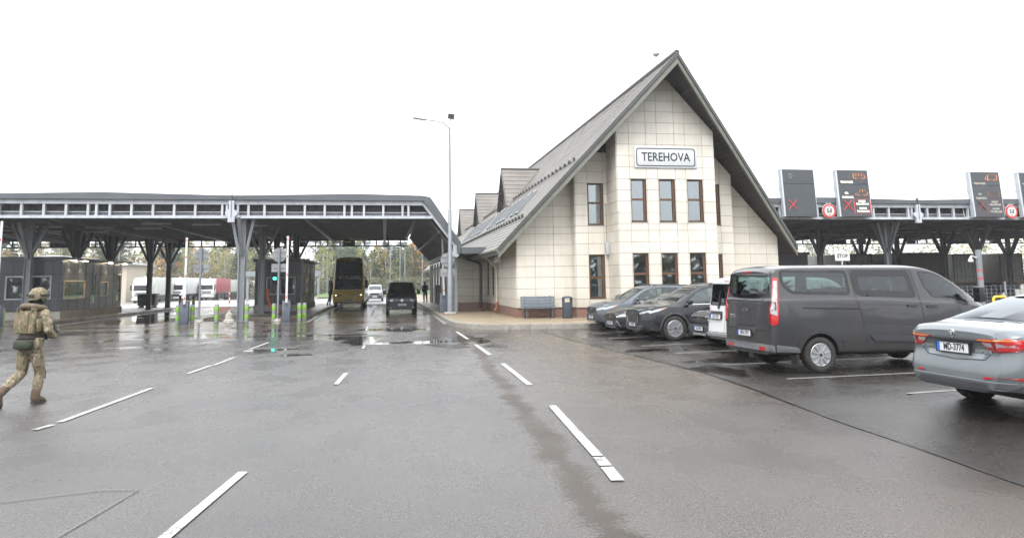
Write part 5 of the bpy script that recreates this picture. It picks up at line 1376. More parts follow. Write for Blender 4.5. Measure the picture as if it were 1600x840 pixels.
def handles(body, root, view, pts, mat, w=.2):
    for x, z in pts:
        body.patch(view, rpoly([(x-w/2,z-.022),(x+w/2,z-.022),(x+w/2,z+.02),(x-w/2,z+.02)],.018), .004, thick=.028).build('door_handle',mat,root,smooth=True)
def seats(root, rows, y=(.38,-.38), z=.45, mat='seat', hgt=.62):
    for x in rows:
        for yy in y:
            mb = MB(); mb.obox((x,yy,z),(.5,.46,.16)); mb.obox((x-.28,yy,z+hgt/2),(.14,.44,hgt),ry=R(-12)); mb.obox((x-.37,yy,z+hgt+.13),(.1,.26,.2),ry=R(-10)); mb.build('seat',M[mat],root,bevel=.03)
def glaze(body, root, wins, frit=.035, r=.06, glass='glass_car', see=True, name='window', rim=None):
    """wins: [(view, outline)]; frit ring with a clear pane as its child; the shell is opened behind it"""
    cuts = []
    for view, poly in wins:
        P_ = rpoly(poly, r); I = inset(P_, frit)
        f = body.patch(view, P_, .004, holes=[I], step=.09).build('windscreen' if view=='front' else 'rear_window' if view=='rear' else name, M['frit'], root, smooth=True)
        body.patch(view, I, .0035, step=.09).build('pane', M[glass], f, smooth=True)
        cuts.append((view, inset(P_, frit*.75)))
    if see: body.cut_windows(cuts)
    else: pass

# ---------------------------------------------------------------- the grey passenger van (rear three quarter)
def grey_van():
    root = thing('passenger_van','dark grey passenger van parked with its rear to the lanes, beside the silver saloon','van',(10.08,14.70,.03),R(3))
    pt = paint('dark grey metallic paint',(.05,.051,.056),.4,.26,dirt=(.055,.053,.051))
    xs = [-2.62,-2.6,-2.52,-2.35,-2.1,-1.8,-1.4,-1,-.5,0,.5,.9,1.2,1.5,1.8,2.1,2.4,2.6,2.78,2.9,2.96]
    prm = dict(zs=[(-2.62,.36),(-2.4,.34),(0,.3),(2.7,.28),(2.96,.34)], wl=[(-2.62,.86),(-2.45,.93),(0,.94),(2.4,.93),(2.96,.72)],
      wm=[(-2.62,.90),(-2.5,.965),(-2.2,.985),(0,.99),(2.3,.985),(2.8,.9),(2.96,.76)], zm=[(-2.62,.8),(2.96,.6)],
      zb=[(-2.62,1.42),(-1,1.42),(.8,1.34),(2.2,1.24),(2.6,1.1),(2.96,.78)], wb=[(-2.62,.865),(-2.5,.925),(-2.2,.945),(1.7,.94),(2.4,.89),(2.8,.8),(2.96,.68)],
      wt=[(-2.62,.74),(-2.5,.8),(-2,.815),(1,.8),(1.5,.78),(2.3,.74),(2.7,.66),(2.96,.6)],
      zr=[(-2.62,1.95),(-2.5,2.03),(-2,2.06),(.8,2.05),(1.2,1.99),(1.5,1.88),(1.95,1.62),(2.4,1.31),(2.55,1.24),(2.8,1.06),(2.96,.84)],
      zt=[(-2.62,2.01),(-2.5,2.1),(-2,2.13),(.8,2.12),(1.2,2.06),(1.5,1.94),(1.95,1.67),(2.4,1.35),(2.55,1.28),(2.8,1.1),(2.96,.88)])
    B = Body(xs,prm,[pt,M['black']],[(-1.62,.345),(1.68,.345)],.42,3,lean=lambda x,z: (.05*(z-1.0)*max(0,min(1,(-2.0-x)/.6)) + (.02 if z>1.42 else 0)*max(0,min(1,(-2.2-x)/.4))), crease=(.9,.45))
    side = [('q',[(-2.36,2.03),(-2.36,1.72),(-2.16,1.54),(-.82,1.5),(-.84,2.0)]),('s',[(-.75,1.995),(-.70,1.48),(.74,1.42),(.64,1.99)]),('f',[(.86,1.97),(.95,1.66),(1.12,1.43),(1.98,1.32),(2.02,1.46),(1.8,1.66),(1.5,1.84),(1.28,1.94)])]
    wins = []
    for view in ('right','left'):
        wins += [(view,p) for k,p in side]
    rear = [(-.82,1.96),(-.86,1.72),(-.68,1.56),(-.4,1.45),(.4,1.45),(.68,1.5),(.84,1.66),(.8,1.96)]
    front = [(-.7,1.4),(.7,1.4),(.68,1.86),(.6,1.98),(-.6,1.98),(-.68,1.86)]
    for w in (.05,): glaze(B,root,[(v_,p) for (v_,p) in wins if p is not side[1][1] and p is not side[2][1]]+[('rear',rear)],.06,.1)
    glaze(B,root,[(v_,side[1][1]) for v_ in ('right','left')],.13,.12)
    glaze(B,root,[(v_,side[2][1]) for v_ in ('right','left')]+[('front',front)],.028,.05)
    body = link('body',B.me,root)
    sk = M['gap']
    g = MB()
    for v_ in ('right',):
        B.stroke(v_,[(-.77,2.0),(-.72,1.48),(-.6,.9),(-.56,.62),(-.57,.4)],.014,mb=g); B.stroke(v_,[(.69,2.0),(.8,1.38),(.83,1.0),(.8,.4)],.014,mb=g)
        B.stroke(v_,[(2.1,1.27),(2.12,.95),(2.05,.72)],.012,mb=g); B.stroke(v_,[(1.4,1.93),(1.55,1.4)],.03,mb=g); B.stroke(v_,[(-.77,2.0),(.69,1.99)],.012,mb=g)
        B.stroke(v_,[(-.57,.4),(.8,.4)],.012,mb=g); B.stroke(v_,[(.8,.4),(1.15,.42)],.012,mb=g)
    g.build('door_gap',sk,root)
    B.stroke('right',[(-1.95,1.265),(-.68,1.225)],.028).build('sliding_rail',M['gap'],root)
    B.stroke('right',[(-1.9,1.36),(-.7,1.32),(.7,1.27)],.01).build('crease_shade_line',M['trim'],root)  # dark line drawn for the shade along the body crease
    B.patch('right',rpoly([(-.5,.7),(.79,.65),(.79,.54),(-.38,.58)],.03),.004,thick=.022).build('rub_strip',M['trim'],root,smooth=True)
    B.patch('right',rpoly([(.86,.645),(1.2,.63),(1.2,.53),(.86,.535)],.03),.004,thick=.022).build('rub_strip',M['trim'],root,smooth=True)
    handles(B,root,'right',[(.58,1.27),(1.05,1.25)],M['black'],.24)
    # tailgate
    g = MB(); B.stroke('rear',[(-.86,1.98),(-.875,1.5),(-.81,1.2),(-.80,.83),(0,.81),(.80,.83),(.81,1.2),(.875,1.5),(.86,1.98)],.016,mb=g); B.stroke('rear',[(.0,1.44),(.3,1.40),(.7,1.42)],.008,mb=g); B.stroke('rear',[(-.62,1.46),(-.45,1.38),(0,1.365),(.7,1.42)],.012,mb=g); g.build('tailgate_gap',sk,root)
    B.patch('rear',rpoly([(-.25,.93),(.42,.93),(.42,.87),(.36,.87),(.36,.76),(-.3,.76),(-.3,.84)],.04),.004,thick=.004).build('plate_recess',M['trim'],root)
    B.patch('rear',rpoly([(-.25,.945),(.42,.945),(.42,.9),(-.25,.9)],.02),.004,thick=.025).build('tailgate_handle',pt,root,smooth=True)
    x = B.hit((-9,.1,.75),(1,0,0)).x; num_plate(root,(x-.022,.09,.745),-1,'NN-1391',tilt=0)
    x = B.hit((-9,.12,1.2),(1,0,0)).x
    mb = MB()
    for i in range(18):
        a, a2 = 2*pi*i/18, 2*pi*(i+1)/18; mb.beam((x-.008,.11+.085*cos(a),1.21+.035*sin(a)),(x-.008,.11+.085*cos(a2),1.21+.035*sin(a2)),.008)
    mb.build('badge',M['chrome'],root)
    for z,t_ in ((1.09,'TOURNEO'),(1.04,'CUSTOM')): mesh_text('lettering',t_,.045,M['chrome'],root,(B.hit((-9,.62,z),(1,0,0)).x-.008,.62,z),(R(90),0,R(-90)),sx=1)
    # bumper, reflectors, exhaust
    B.patch('rear',rpoly([(-.9,.555),(.9,.555),(.9,.4),(-.9,.4)],.04),.004,thick=.04).build('bumper_step',M['trim_grey'],root,smooth=True)
    for v_,pl_ in (('right',rpoly([(-2.55,.56),(-2.1,.5),(-2.06,.4),(-2.55,.42)],.03)),('left',rpoly([(-2.55,.56),(-2.1,.5),(-2.06,.4),(-2.55,.42)],.03))): B.patch(v_,pl_,.004,thick=.02).build('bumper_corner',M['trim_grey'],root,smooth=True)
    for y0 in (-.72,.52): B.patch('rear',rpoly([(y0,.51),(y0+.2,.51),(y0+.2,.44),(y0,.44)],.02),.05).build('reflector',M['lamp_red'],root)
    # tail lamps on the corners
    for s_ in (-1,1):
        v_ = 'rr' if s_ < 0 else 'rl'
        l = B.patch(v_,rpoly([(1.10,1.87),(1.20,1.87),(1.215,1.36),(1.275,1.28),(1.275,1.0),(1.2,.93),(1.10,.96),(1.085,1.2)],.025),.008,thick=.01,step=.03).build('tail_lamp',M['lamp_red'],root,smooth=True)
        B.patch(v_,rpoly([(1.118,1.81),(1.182,1.81),(1.197,1.45),(1.112,1.45)],.015),.022,step=.03).build('clear_lens',M['lamp_clear'],l,smooth=True)
        B.patch(v_,rpoly([(1.112,1.43),(1.197,1.43),(1.2,1.34),(1.245,1.27),(1.245,1.17),(1.11,1.12)],.015),.022,step=.03).build('clear_lens',M['lamp_clear'],l,smooth=True)
        B.patch(v_,rpoly([(1.122,1.40),(1.15,1.40),(1.15,1.22),(1.122,1.22)],.01),.026,step=.03).build('dark_lens',M['lamp_dark'],l,smooth=True)
        B.stroke(v_,[(1.19,1.42),(1.12,1.3),(1.24,1.19)],.012,.027).build('lens_rib',M['lamp_dark'],l)
    B.patch('rear',rpoly([(-.18,2.0),(.18,2.0),(.18,1.975),(-.18,1.975)],.008),.02).build('high_brake_lamp',M['lamp_red'],root)
    # wheel arch flares
    for ax in (-1.62,1.68):
        for s_ in (-1,1):
            v_ = 'right' if s_ < 0 else 'left'; mb = MB()
            arc = lambda r_, a: (ax+r_*cos(a), .345+r_*sin(a))
            A0, A1 = R(-5), R(185); poly = [arc(.425,A0+(A1-A0)*i/24) for i in range(25)]+[arc(.52,A1-(A1-A0)*i/24) for i in range(25)]
            B.patch(v_,poly,.003,thick=.016,step=.06).build('arch_flare',pt,root,smooth=True)
            wheel(root,ax,s_*.865,.345,.22,.225,s_,spokes=10,sw=.045)
    for s_ in (-1,1): mb = MB(); mb.box(-2.1,-2.06,s_*.8-.1,s_*.8+.12,.14,.45); mb.build('mud_flap',M['black'],root)
    for s_ in (-1,1): mirror(root,2.12,.95,1.47,s_,M['black'],(.14,.2,.32))
    seats(root,(1.1,.05,-.95,-1.75),(.55,0,-.55),.75,'seat',.66)
    mb = MB(); mb.box(-2.4,1.9,-.82,.82,.5,.56); mb.box(1.7,2.2,-.8,.8,.56,1.2); mb.build('interior',M['seat'],root)
    mb = MB(); mb.tube([(1.3,.45,1.2),(1.22,.33,1.32),(1.2,.45,1.42),(1.27,.58,1.32),(1.3,.45,1.2)],.018,6); mb.build('steering_wheel',M['black'],root)
    for s_ in (-1,1):
        B.patch('front',rpoly([(s_*.5,.8),(s_*.86,.86),(s_*.88,1.04),(s_*.6,.94)],.03),.006).build('headlamp',M['lamp_clear'],root,smooth=True)
    B.patch('front',rpoly([(-.45,.92),(.45,.92),(.38,.62),(-.38,.62)],.05),.006).build('grille',M['black'],root,smooth=True)
    return root
van = grey_van()

# ---------------------------------------------------------------- silver saloon seen from behind
def saloon():
    root = thing('saloon_car','light grey blue saloon with number plate MD-3774 cut by the right edge','car',(9.32,8.27,.14),R(0.5))
    pt = paint('light grey blue paint',(.125,.143,.153),.3,.32)
    xs = [-2.43,-2.41,-2.36,-2.28,-2.15,-1.95,-1.6,-1.2,-.8,-.4,0,.4,.8,1.2,1.6,1.9,2.15,2.32,2.41,2.43]
    prm = dict(zs=[(-2.43,.40),(-2.2,.37),(-1.8,.33),(-.9,.3),(1.8,.28),(2.43,.26)], wl=[(-2.43,.62),(-2.3,.80),(-2.0,.89),(0,.9),(2.1,.86),(2.43,.6)],
      wm=[(-2.43,.70),(-2.33,.84),(-2.15,.905),(-1.8,.93),(1.5,.93),(2.1,.88),(2.43,.62)], zm=[(-2.43,.64),(0,.62),(2.43,.5)],
      zb=[(-2.43,1.0),(-2.2,1.06),(-1.7,1.04),(0,.98),(1.2,.93),(2.1,.8),(2.43,.6)], wb=[(-2.43,.66),(-2.33,.80),(-2.15,.865),(-1.6,.885),(1,.88),(2.0,.8),(2.43,.55)],
      wt=[(-2.43,.6),(-2.3,.72),(-2.05,.74),(-1.4,.62),(-.5,.58),(.5,.59),(1.2,.7),(1.5,.72),(2.2,.6),(2.43,.45)],
      zr=[(-2.43,1.06),(-2.33,1.125),(-2.1,1.135),(-1.95,1.15),(-1.5,1.31),(-.9,1.49),(-.3,1.54),(.4,1.49),(1.2,1.04),(1.4,.97),(2.1,.82),(2.43,.64)],
      zt=[(-2.43,1.09),(-2.33,1.16),(-2.1,1.165),(-1.95,1.18),(-1.5,1.35),(-.9,1.53),(-.3,1.58),(.4,1.52),(1.2,1.07),(1.4,1.0),(2.1,.85),(2.43,.66)])
    B = Body(xs,prm,[pt,M['black']],[(-1.38,.42),(1.45,.42)],.37,3,lean=lambda x,z: max(0,min(1,(-2.0-x)/.4))*(.0 if z < .72 else .10*min(1,(z-.72)/.12)*(1 if z<.93 else 0)+(0 if z<.93 else .04)),crease=(.5,.2))
    rear = [(-.74,1.17),(.74,1.17),(.62,1.36),(.53,1.495),(-.53,1.495),(-.62,1.36)]
    glaze(B,root,[('rear',rear)],.025,.04,'glass_dark')
    sd = [[(-1.72,1.1),(-1.35,1.13),(-.95,1.42),(-.5,1.47),(-.35,1.475),(-.38,1.02)],[(-.3,1.475),(.1,1.45),(.45,1.36),(.95,1.04),(.98,.98),(-.32,1.01)]]
    for v_ in ('right','left'): glaze(B,root,[(v_,p) for p in sd],.022,.03,'glass_dark')
    glaze(B,root,[('front',[(-.7,1.06),(.7,1.06),(.56,1.36),(-.56,1.36)])],.03,.05)
    link('body',B.me,root)
    g = MB()
    B.stroke('rear',[(-.60,1.15),(-.66,1.02),(-.60,.9),(-.46,.77),(0,.745),(.46,.77),(.6,.9),(.66,1.02),(.60,1.15)],.009,mb=g); B.stroke('rear',[(-.9,.42),(.9,.42)],.006,mb=g)
    B.stroke('right',[(-1.95,.98),(-1.7,.95)],.008,mb=g); B.stroke('right',[(-.36,1.4),(-.38,1.0),(-.42,.3)],.01,mb=g); B.stroke('right',[(.75,1.0),(.8,.6),(.75,.3)],.01,mb=g); B.stroke('right',[(-1.3,1.1),(-1.0,.8),(-.95,.6)],.01,mb=g)
    g.build('panel_gap',M['gap'],root)
    B.patch('rear',rpoly([(-.45,.99),(.45,.99),(.45,.965),(-.45,.965)],.01),.004,thick=.02).build('boot_handle',M['trim'],root)
    B.patch('rear',rpoly([(-.46,.835),(.46,.835),(.43,.775),(-.43,.775)],.02),.003).build('boot_recess',pm('pale boot panel',(.24,.27,.29),.3,.2,.05,3),root,smooth=True)  # boot recess in a grey paler than the body paint
    x = B.hit((-9,0,.89),(1,0,0)).x; num_plate(root,(x-.03,0,.885),-1,'MD-3774')
    x = B.hit((-9,0,1.05),(1,0,0)).x
    mb = MB(); mb.cyl((x+.01,.0,1.055),(x-.012,.0,1.052),.048,n=24); bd = mb.build('badge',M['chrome'],root)
    mb = MB(); mb.cyl((x-.012,0,1.052),(x-.014,0,1.052),.038,n=20); mb.build('badge_disc',pm('dark badge enamel',(.05,.06,.06),.2),bd)
    mb = MB(); mb.prism([(-.02,1.035),(.012,1.03),(.018,1.06),(.0,1.08),(-.012,1.06)],x-.018,x-.014,'x'); mb.build('arrow',M['chrome'],bd)
    mesh_text('lettering','SUPERB',.055,M['chrome'],root,(B.hit((-9,-.44,.86),(1,0,0)).x-.006,-.44,.862),(R(90),0,R(-90)),sx=1.35); mesh_text('lettering','ŠKODA',.05,M['chrome'],root,(B.hit((-9,.47,.87),(1,0,0)).x-.006,.47,.872),(R(90),0,R(-90)),sx=1.2)
    for s_ in (-1,1):
        l = B.patch('rear',rpoly([(s_*.36,1.005),(s_*.6,1.02),(s_*.88,1.035),(s_*.9,.9),(s_*.66,.865),(s_*.56,.88)],.015),.006,thick=.006,step=.04).build('tail_lamp',M['lamp_red'],root,smooth=True)
        B.patch('right' if s_<0 else 'left',rpoly([(-2.35,1.035),(-2.0,1.045),(-1.93,1.02),(-2.1,.92),(-2.35,.89)],.02),.008,thick=.005,step=.05).build('lens_return',M['lamp_red'],l,smooth=True)
        B.patch('rear',rpoly([(s_*.45,.972),(s_*.58,.972),(s_*.6,.93),(s_*.5,.925)],.01),.016,step=.04).build('clear_lens',M['lamp_clear'],l,smooth=True)
        B.patch('rear',rpoly([(s_*.65,.975),(s_*.83,.98),(s_*.84,.925),(s_*.65,.92)],.01),.016,step=.04).build('clear_lens',M['lamp_clear'],l,smooth=True)
        B.patch('rear',rpoly([(s_*.5,.915),(s_*.88,.92),(s_*.89,.895),(s_*.66,.87)],.01),.016,step=.04).build('dark_lens',M['lamp_dark'],l,smooth=True)
        B.stroke('rear',[(s_*.4,.998),(s_*.88,1.012)],.012,.018).build('light_bar',M['amber'],l)
        B.stroke('rear',[(s_*.62,1.02),(s_*.63,.87)],.008,.02).build('lens_split',M['gap'],l)
        B.patch('rear',rpoly([(s_*.46,.58),(s_*.86,.6),(s_*.86,.565),(s_*.5,.555)],.012),.012).build('reflector',M['lamp_red'],root,smooth=True)
    B.patch('rear',rpoly([(-.87,.51),(-.5,.51),(.5,.51),(.87,.51),(.8,.44),(.55,.41),(-.55,.41),(-.8,.44)],.03),.004,thick=.012).build('rear_diffuser',M['trim'],root,smooth=True)
    B.stroke('rear',[(-.85,.535),(.85,.535)],.012,.006).build('chrome_strip',M['steel_mid'],root)
    for ax in (-1.38,1.45):
        for s_ in (-1,1): wheel(root,ax,s_*.80,.33,.225,.225,s_,5,True,sw=.04).location.z = .43
    seats(root,(.3,),(.38,-.38),.45); seats(root,(-.75,),(.38,-.38),.45,hgt=.5)
    mb = MB(); mb.box(-1.9,1.3,-.75,.75,.3,.36); mb.build('interior',M['seat'],root)
    for s_ in (-1,1): mirror(root,.8,.9,1.04,s_,pt,(.14,.18,.14)); handles(B,root,'right' if s_<0 else 'left',[(-.55,.9),(.35,.88)],pt)
    for s_ in (-1,1): B.patch('front',rpoly([(s_*.35,.66),(s_*.8,.72),(s_*.78,.82),(s_*.4,.74)],.02),.006).build('headlamp',M['lamp_clear'],root,smooth=True)
    return root
skoda = saloon()

# ---------------------------------------------------------------- cars parked nose to the lanes
def front_car(name, label, loc, yaw, pt, L, W_, H, hood, belt, wheel_r, style, plate_txt, wb=(1,1), cladding=None, spokes=5, twin=False, group=None, rails=False):
    """hatchback / suv / saloon seen nose first; nose is +x"""
    root = thing(name,label,'car',loc,R(yaw),group)
    h = L/2; w = W_/2; fa, ra = h-wb[0], -h+wb[1]
    suv = style == 'suv'
    wsb, wst = h-1.15-(.0 if suv else .1), h-2.05-(.05 if suv else .15)        # screen base and top
    rt = -h+(.45 if suv else 1.35)
    xs = [-h,-h+.03,-h+.12,-h+.35,-h+.7,-h+1.2,-h+1.7,-.4,0,.3,wst,(wst+wsb)/2,wsb,wsb+.2,h-.75,h-.5,h-.3,h-.15,h-.05,h]
    xs = sorted(set(round(x,3) for x in xs))
    rz = H-.03
    deck = belt+.2 if suv else belt+.1
    prm = dict(zs=[(-h,.4),(-h+.4,.27 if suv else .22),(h-.5,.24 if suv else .19),(h,.3 if suv else .24)], wl=[(-h,w-.3),(-h+.3,w-.09),(0,w-.05),(h-.6,w-.07),(h-.2,w-.17),(h,w-.36)],
      wm=[(-h,w-.22),(-h+.25,w-.04),(0,w),(h-.7,w-.02),(h-.25,w-.12),(h-.06,w-.25),(h,w-.34)], zm=[(-h,.7),(0,.66),(h,.55)],
      zb=[(-h,belt),(0,belt-.03),(wsb,belt-.07),(h-.4,hood-.1),(h,hood-.24)], wb=[(-h,w-.22),(-h+.3,w-.07),(0,w-.055),(wsb,w-.08),(h-.5,w-.13),(h-.15,w-.24),(h,w-.42)],
      wt=[(-h,w-.34),(-h+.5,w-.25),(0,w-.26),(wst,w-.28),(wsb,w-.2),(h-.6,w-.24),(h-.15,w-.36),(h,w-.5)],
      zr=[(-h,deck),(-h+.15,deck+.06)]+([(rt,H-.12),(rt+.7,H-.05),(0,rz-.01)] if suv else [(-h+.6,deck+.08),(rt,deck+.1),(rt+.9,H-.06)])+[(wst-.2,H-.06),(wst+.12,H-.12),(wsb,belt+.03),(wsb+.15,belt-.01),(h-.5,hood-.07),(h-.12,hood-.17),(h,hood-.22)],
      zt=[(-h,deck+.02),(-h+.15,deck+.09)]+([(rt,H-.07),(rt+.7,H-.01),(0,H)] if suv else [(-h+.6,deck+.1),(rt,deck+.13),(rt+.9,H-.01)])+[(wst-.2,H-.02),(wst+.12,H-.08),(wsb,belt+.06),(wsb+.15,belt+.02),(h-.5,hood-.03),(h-.12,hood-.12),(h,hood-.19)])
    B = Body(xs,prm,[pt,M['black']],[(fa,wheel_r),(ra,wheel_r)],wheel_r+.055,2,crease=(.55,.3))
    zt_ = H-.13; zb_ = belt+.035
    sideA = [(.02,zt_+.02),(wst-.12,zt_-.0),(wst+.25,zt_-.14),(wsb-.22,zb_-.01),(wsb-.2,zb_-.04),(.0,zb_-.02)]
    sideB = [(-1.0,zt_+.01),(-.06,zt_+.02),(-.06,zb_-.01),(-1.05,zb_+.02)] if suv else [(-.75,zt_-.02),(-.06,zt_+.02),(-.06,zb_-.01),(-1.2,zb_+.02)]
    sideC = [(-h+.75,zt_-.08),(-1.12,zt_),(-1.15,zb_+.03),(-h+.55,zb_+.1)] if suv else None
    for v_ in ('right','left'): glaze(B,root,[(v_,p) for p in (sideA,sideB,sideC) if p],.022,.04,'glass_car')
    ww = w-.3
    glaze(B,root,[('front',[(-ww-.08,belt+.07),(ww+.08,belt+.07),(ww-.04,H-.12),(-ww+.04,H-.12)])],.03,.06,'glass_car')
    if suv: glaze(B,root,[('rear',[(-ww,belt+.22),(ww,belt+.22),(ww-.05,H-.16),(-ww+.05,H-.16)])],.03,.06,'glass_car')
    link('body',B.me,root)
    g = MB()
    for v_ in ('right','left'):
        B.stroke(v_,[(wsb-.3,belt-.02),(wsb-.28,.7),(wsb-.34,.4)],.01,mb=g); B.stroke(v_,[(-.03,zt_),(-.03,.4)],.01,mb=g); B.stroke(v_,[(wsb-.34,.36),(-.9,.36)],.008,mb=g); B.stroke(v_,[(-1.1,zt_),(-1.12,belt),(ra+.42,.75),(ra+.45,.4)],.01,mb=g)
    B.stroke('top',[(wsb+.1,-(w-.16)),(h-.35,-(w-.28)),(h-.14,-.4),(h-.1,0),(h-.14,.4),(h-.35,w-.28),(wsb+.1,w-.16)],.012,mb=g)
    g.build('panel_gap',M['gap'],root)
    for v_ in ('right','left'):
        B.stroke(v_,[(wsb-.22,zb_-.035),(-1.2,zb_-.005)],.014,.006).build('chrome_strip',M['chrome'],root)
        handles(B,root,v_,[(.32,belt-.12),(-.75,belt-.11)],pt)
        mirror(root,wsb-.32,w-.07,belt+.08,-1 if v_=='right' else 1,pt,(.15,.2,.15))
    if cladding:
        for v_ in ('right','left'):
            for ax in (fa,ra):
                A0, A1 = R(-12), R(192); r0, r1 = wheel_r+.06, wheel_r+.115
                poly = [(ax+r0*cos(A0+(A1-A0)*i/20),wheel_r+r0*sin(A0+(A1-A0)*i/20)) for i in range(21)]+[(ax+r1*cos(A1-(A1-A0)*i/20),wheel_r+r1*sin(A1-(A1-A0)*i/20)) for i in range(21)]
                B.patch(v_,poly,.003,thick=.01,step=.06).build('arch_trim',M['trim'],root,smooth=True)
            B.patch(v_,rpoly([(ra+wheel_r+.1,.45),(fa-wheel_r-.1,.45),(fa-wheel_r-.08,.3),(ra+wheel_r+.08,.3)],.03),.003,thick=.008,step=.1).build('sill_trim',M['trim'],root,smooth=True)
    # face
    f0 = hood-.24
    if style == 'suv' and cladding == 'big':           # large trapezoid grille with bright surround
        gr = B.patch('front',rpoly([(-.42,f0+.03),(.42,f0+.03),(.36,.55),(-.36,.55)],.05),.006,step=.06).build('grille',M['black'],root,smooth=True)
        ms = MB()
        for i in range(5): B.stroke('front',[(-.36,.6+i*.06),(.36,.6+i*.06)],.012,.014,mb=ms)
        ms.build('grille_mesh',M['trim_grey'],gr)
        B.stroke('front',[(-.44,f0+.0),(-.38,.57),(-.34,.535),(.34,.535),(.38,.57),(.44,f0+.0)],.03,.016).build('grille_surround',M['chrome'],root)
        B.patch('front',rpoly([(-.7,.5),(.7,.5),(.62,.3),(-.62,.3)],.05),.006).build('lower_intake',M['trim'],root,smooth=True)
    elif suv:
        gr = B.patch('front',rpoly([(-.5,f0+.0),(.5,f0+.0),(.44,.66),(-.44,.66)],.05),.006,step=.06).build('grille',M['black'],root,smooth=True)
        B.patch('front',rpoly([(-.66,.62),(.66,.62),(.72,.34),(-.72,.34)],.05),.006).build('lower_intake',M['trim'],root,smooth=True)
        B.patch('front',rpoly([(-.4,.37),(.4,.37),(.36,.31),(-.36,.31)],.02),.012).build('skid_plate',M['alloy'],root,smooth=True)
    else:
        B.patch('front',rpoly([(-.45,f0+.0),(.45,f0+.0),(.4,f0-.06),(-.4,f0-.06)],.02),.006).build('upper_grille',M['black'],root,smooth=True)
        gr = B.patch('front',rpoly([(-.5,f0-.12),(.5,f0-.12),(.66,.3),(-.66,.3)],.05),.006,step=.06).build('grille',M['black'],root,smooth=True)
        ms = MB()
        for i in range(6): B.stroke('front',[(-.52-.01*i,.47-i*.03),(.52+.01*i,.47-i*.03)],.009,.012,mb=ms)
        ms.build('grille_bars',M['trim_grey'],gr)
        for s_ in (-1,1): B.stroke('front',[(s_*.52,f0-.13),(s_*.63,.42),(s_*.68,.28)],.02,.014).build('corner_strip',M['chrome'],root)
        B.stroke('front',[(-.62,.27),(.62,.27)],.025,.01).build('splitter',M['trim_grey'],root)
    for s_ in (-1,1):
        v_ = 'right' if s_ < 0 else 'left'
        hl = B.patch(v_,rpoly([(h-.22,f0+.0),(h-.45,f0+.075),(h-.8,f0+.125),(h-.5,f0+.01),(h-.22,f0-.06)],.02),.006,step=.05).build('headlamp',M['lamp_clear'],root,smooth=True)
        B.patch('front',rpoly([(s_*.5,f0-.03),(s_*(w-.26),f0+.02),(s_*(w-.18),f0+.05),(s_*(w-.16),f0-.04),(s_*.55,f0-.08)],.015),.006,step=.05).build('lamp_front',M['lamp_clear'],hl,smooth=True)
        B.patch(v_,rpoly([(h-.56,f0+.075),(h-.76,f0+.115),(h-.58,f0+.05)],.008),.01,step=.05).build('indicator',M['amber'],hl)
    x = B.hit((9,0,.5),(-1,0,0)).x; num_plate(root,(x+.02,0,.5 if suv else .42),1,plate_txt)
    x = B.hit((9,0,f0-.03),(-1,0,0)).x
    mb = MB()
    for i in range(16):
        a, a2 = 2*pi*i/16, 2*pi*(i+1)/16; mb.beam((x+.014,.075*cos(a),f0-.04+.05*sin(a)),(x+.014,.075*cos(a2),f0-.04+.05*sin(a2)),.012)
    mb.build('badge',M['chrome'],root)
    for ax in (fa,ra):
        for s_ in (-1,1): wheel(root,ax,s_*(w-.13),wheel_r,.22,wheel_r-.125,s_,spokes,twin,sw=.04)
    seats(root,(.35,),(.38,-.38),.5,hgt=.6); seats(root,(-.7,),(.38,-.38),.5,hgt=.5)
    mb = MB(); mb.box(-h+.5,wsb-.1,-w+.2,w-.2,.34,.4); mb.box(wsb-.45,wsb-.1,-w+.22,w-.22,.5,belt-.03); mb.build('interior',M['seat'],root)
    if rails:
        for s_ in (-1,1):
            mb = MB(); yr = w-.33
            mb.tube([(-h+.7,s_*yr,H-.1),(-h+.85,s_*yr,H-.03),(-.2,s_*yr,H+.005),(wst-.3,s_*yr,H-.02),(wst-.15,s_*yr,H-.09)],.02,6); mb.build('roof_rail',M['trim'],root,smooth=True)
    return root
pt_sv = paint('silver blue paint',(.075,.088,.103),.4,.33); pt_bk = paint('black paint',(.007,.0075,.009),.1,.25); pt_nv = paint('dark navy paint',(.008,.011,.016),.2,.25); pt_bk2 = paint('black pearl paint',(.007,.0075,.009),.1,.25)
front_car('suv_car','silver blue sport utility car parked farthest from the camera, nose to the pavement corner',(10.15,28.0,0),184,pt_sv,4.6,1.86,1.69,1.08,1.06,.35,'suv','LX-2217',(.93,1.0),'small',5,False,rails=True)
front_car('saloon_car','low black saloon parked between the silver blue and the dark navy sport utility cars',(10.25,25.45,0),184,pt_bk,4.88,1.84,1.44,.93,.93,.33,'saloon','NR-6451',(.98,1.08))
front_car('suv_car','dark navy sport utility car with bright grille surround parked nose out','' and 0 or (10.28,23.05,0),184,pt_nv,4.95,1.93,1.74,1.14,1.1,.38,'suv','NK-8830',(1.0,1.1),'big',5,True,rails=True)
front_car('suv_car','low black crossover half hidden between the navy car and the white van',(11.2,20.35,0),184,pt_bk2,4.7,1.88,1.6,1.03,1.02,.36,'suv','EA-1760',(.95,1.0),None,5)

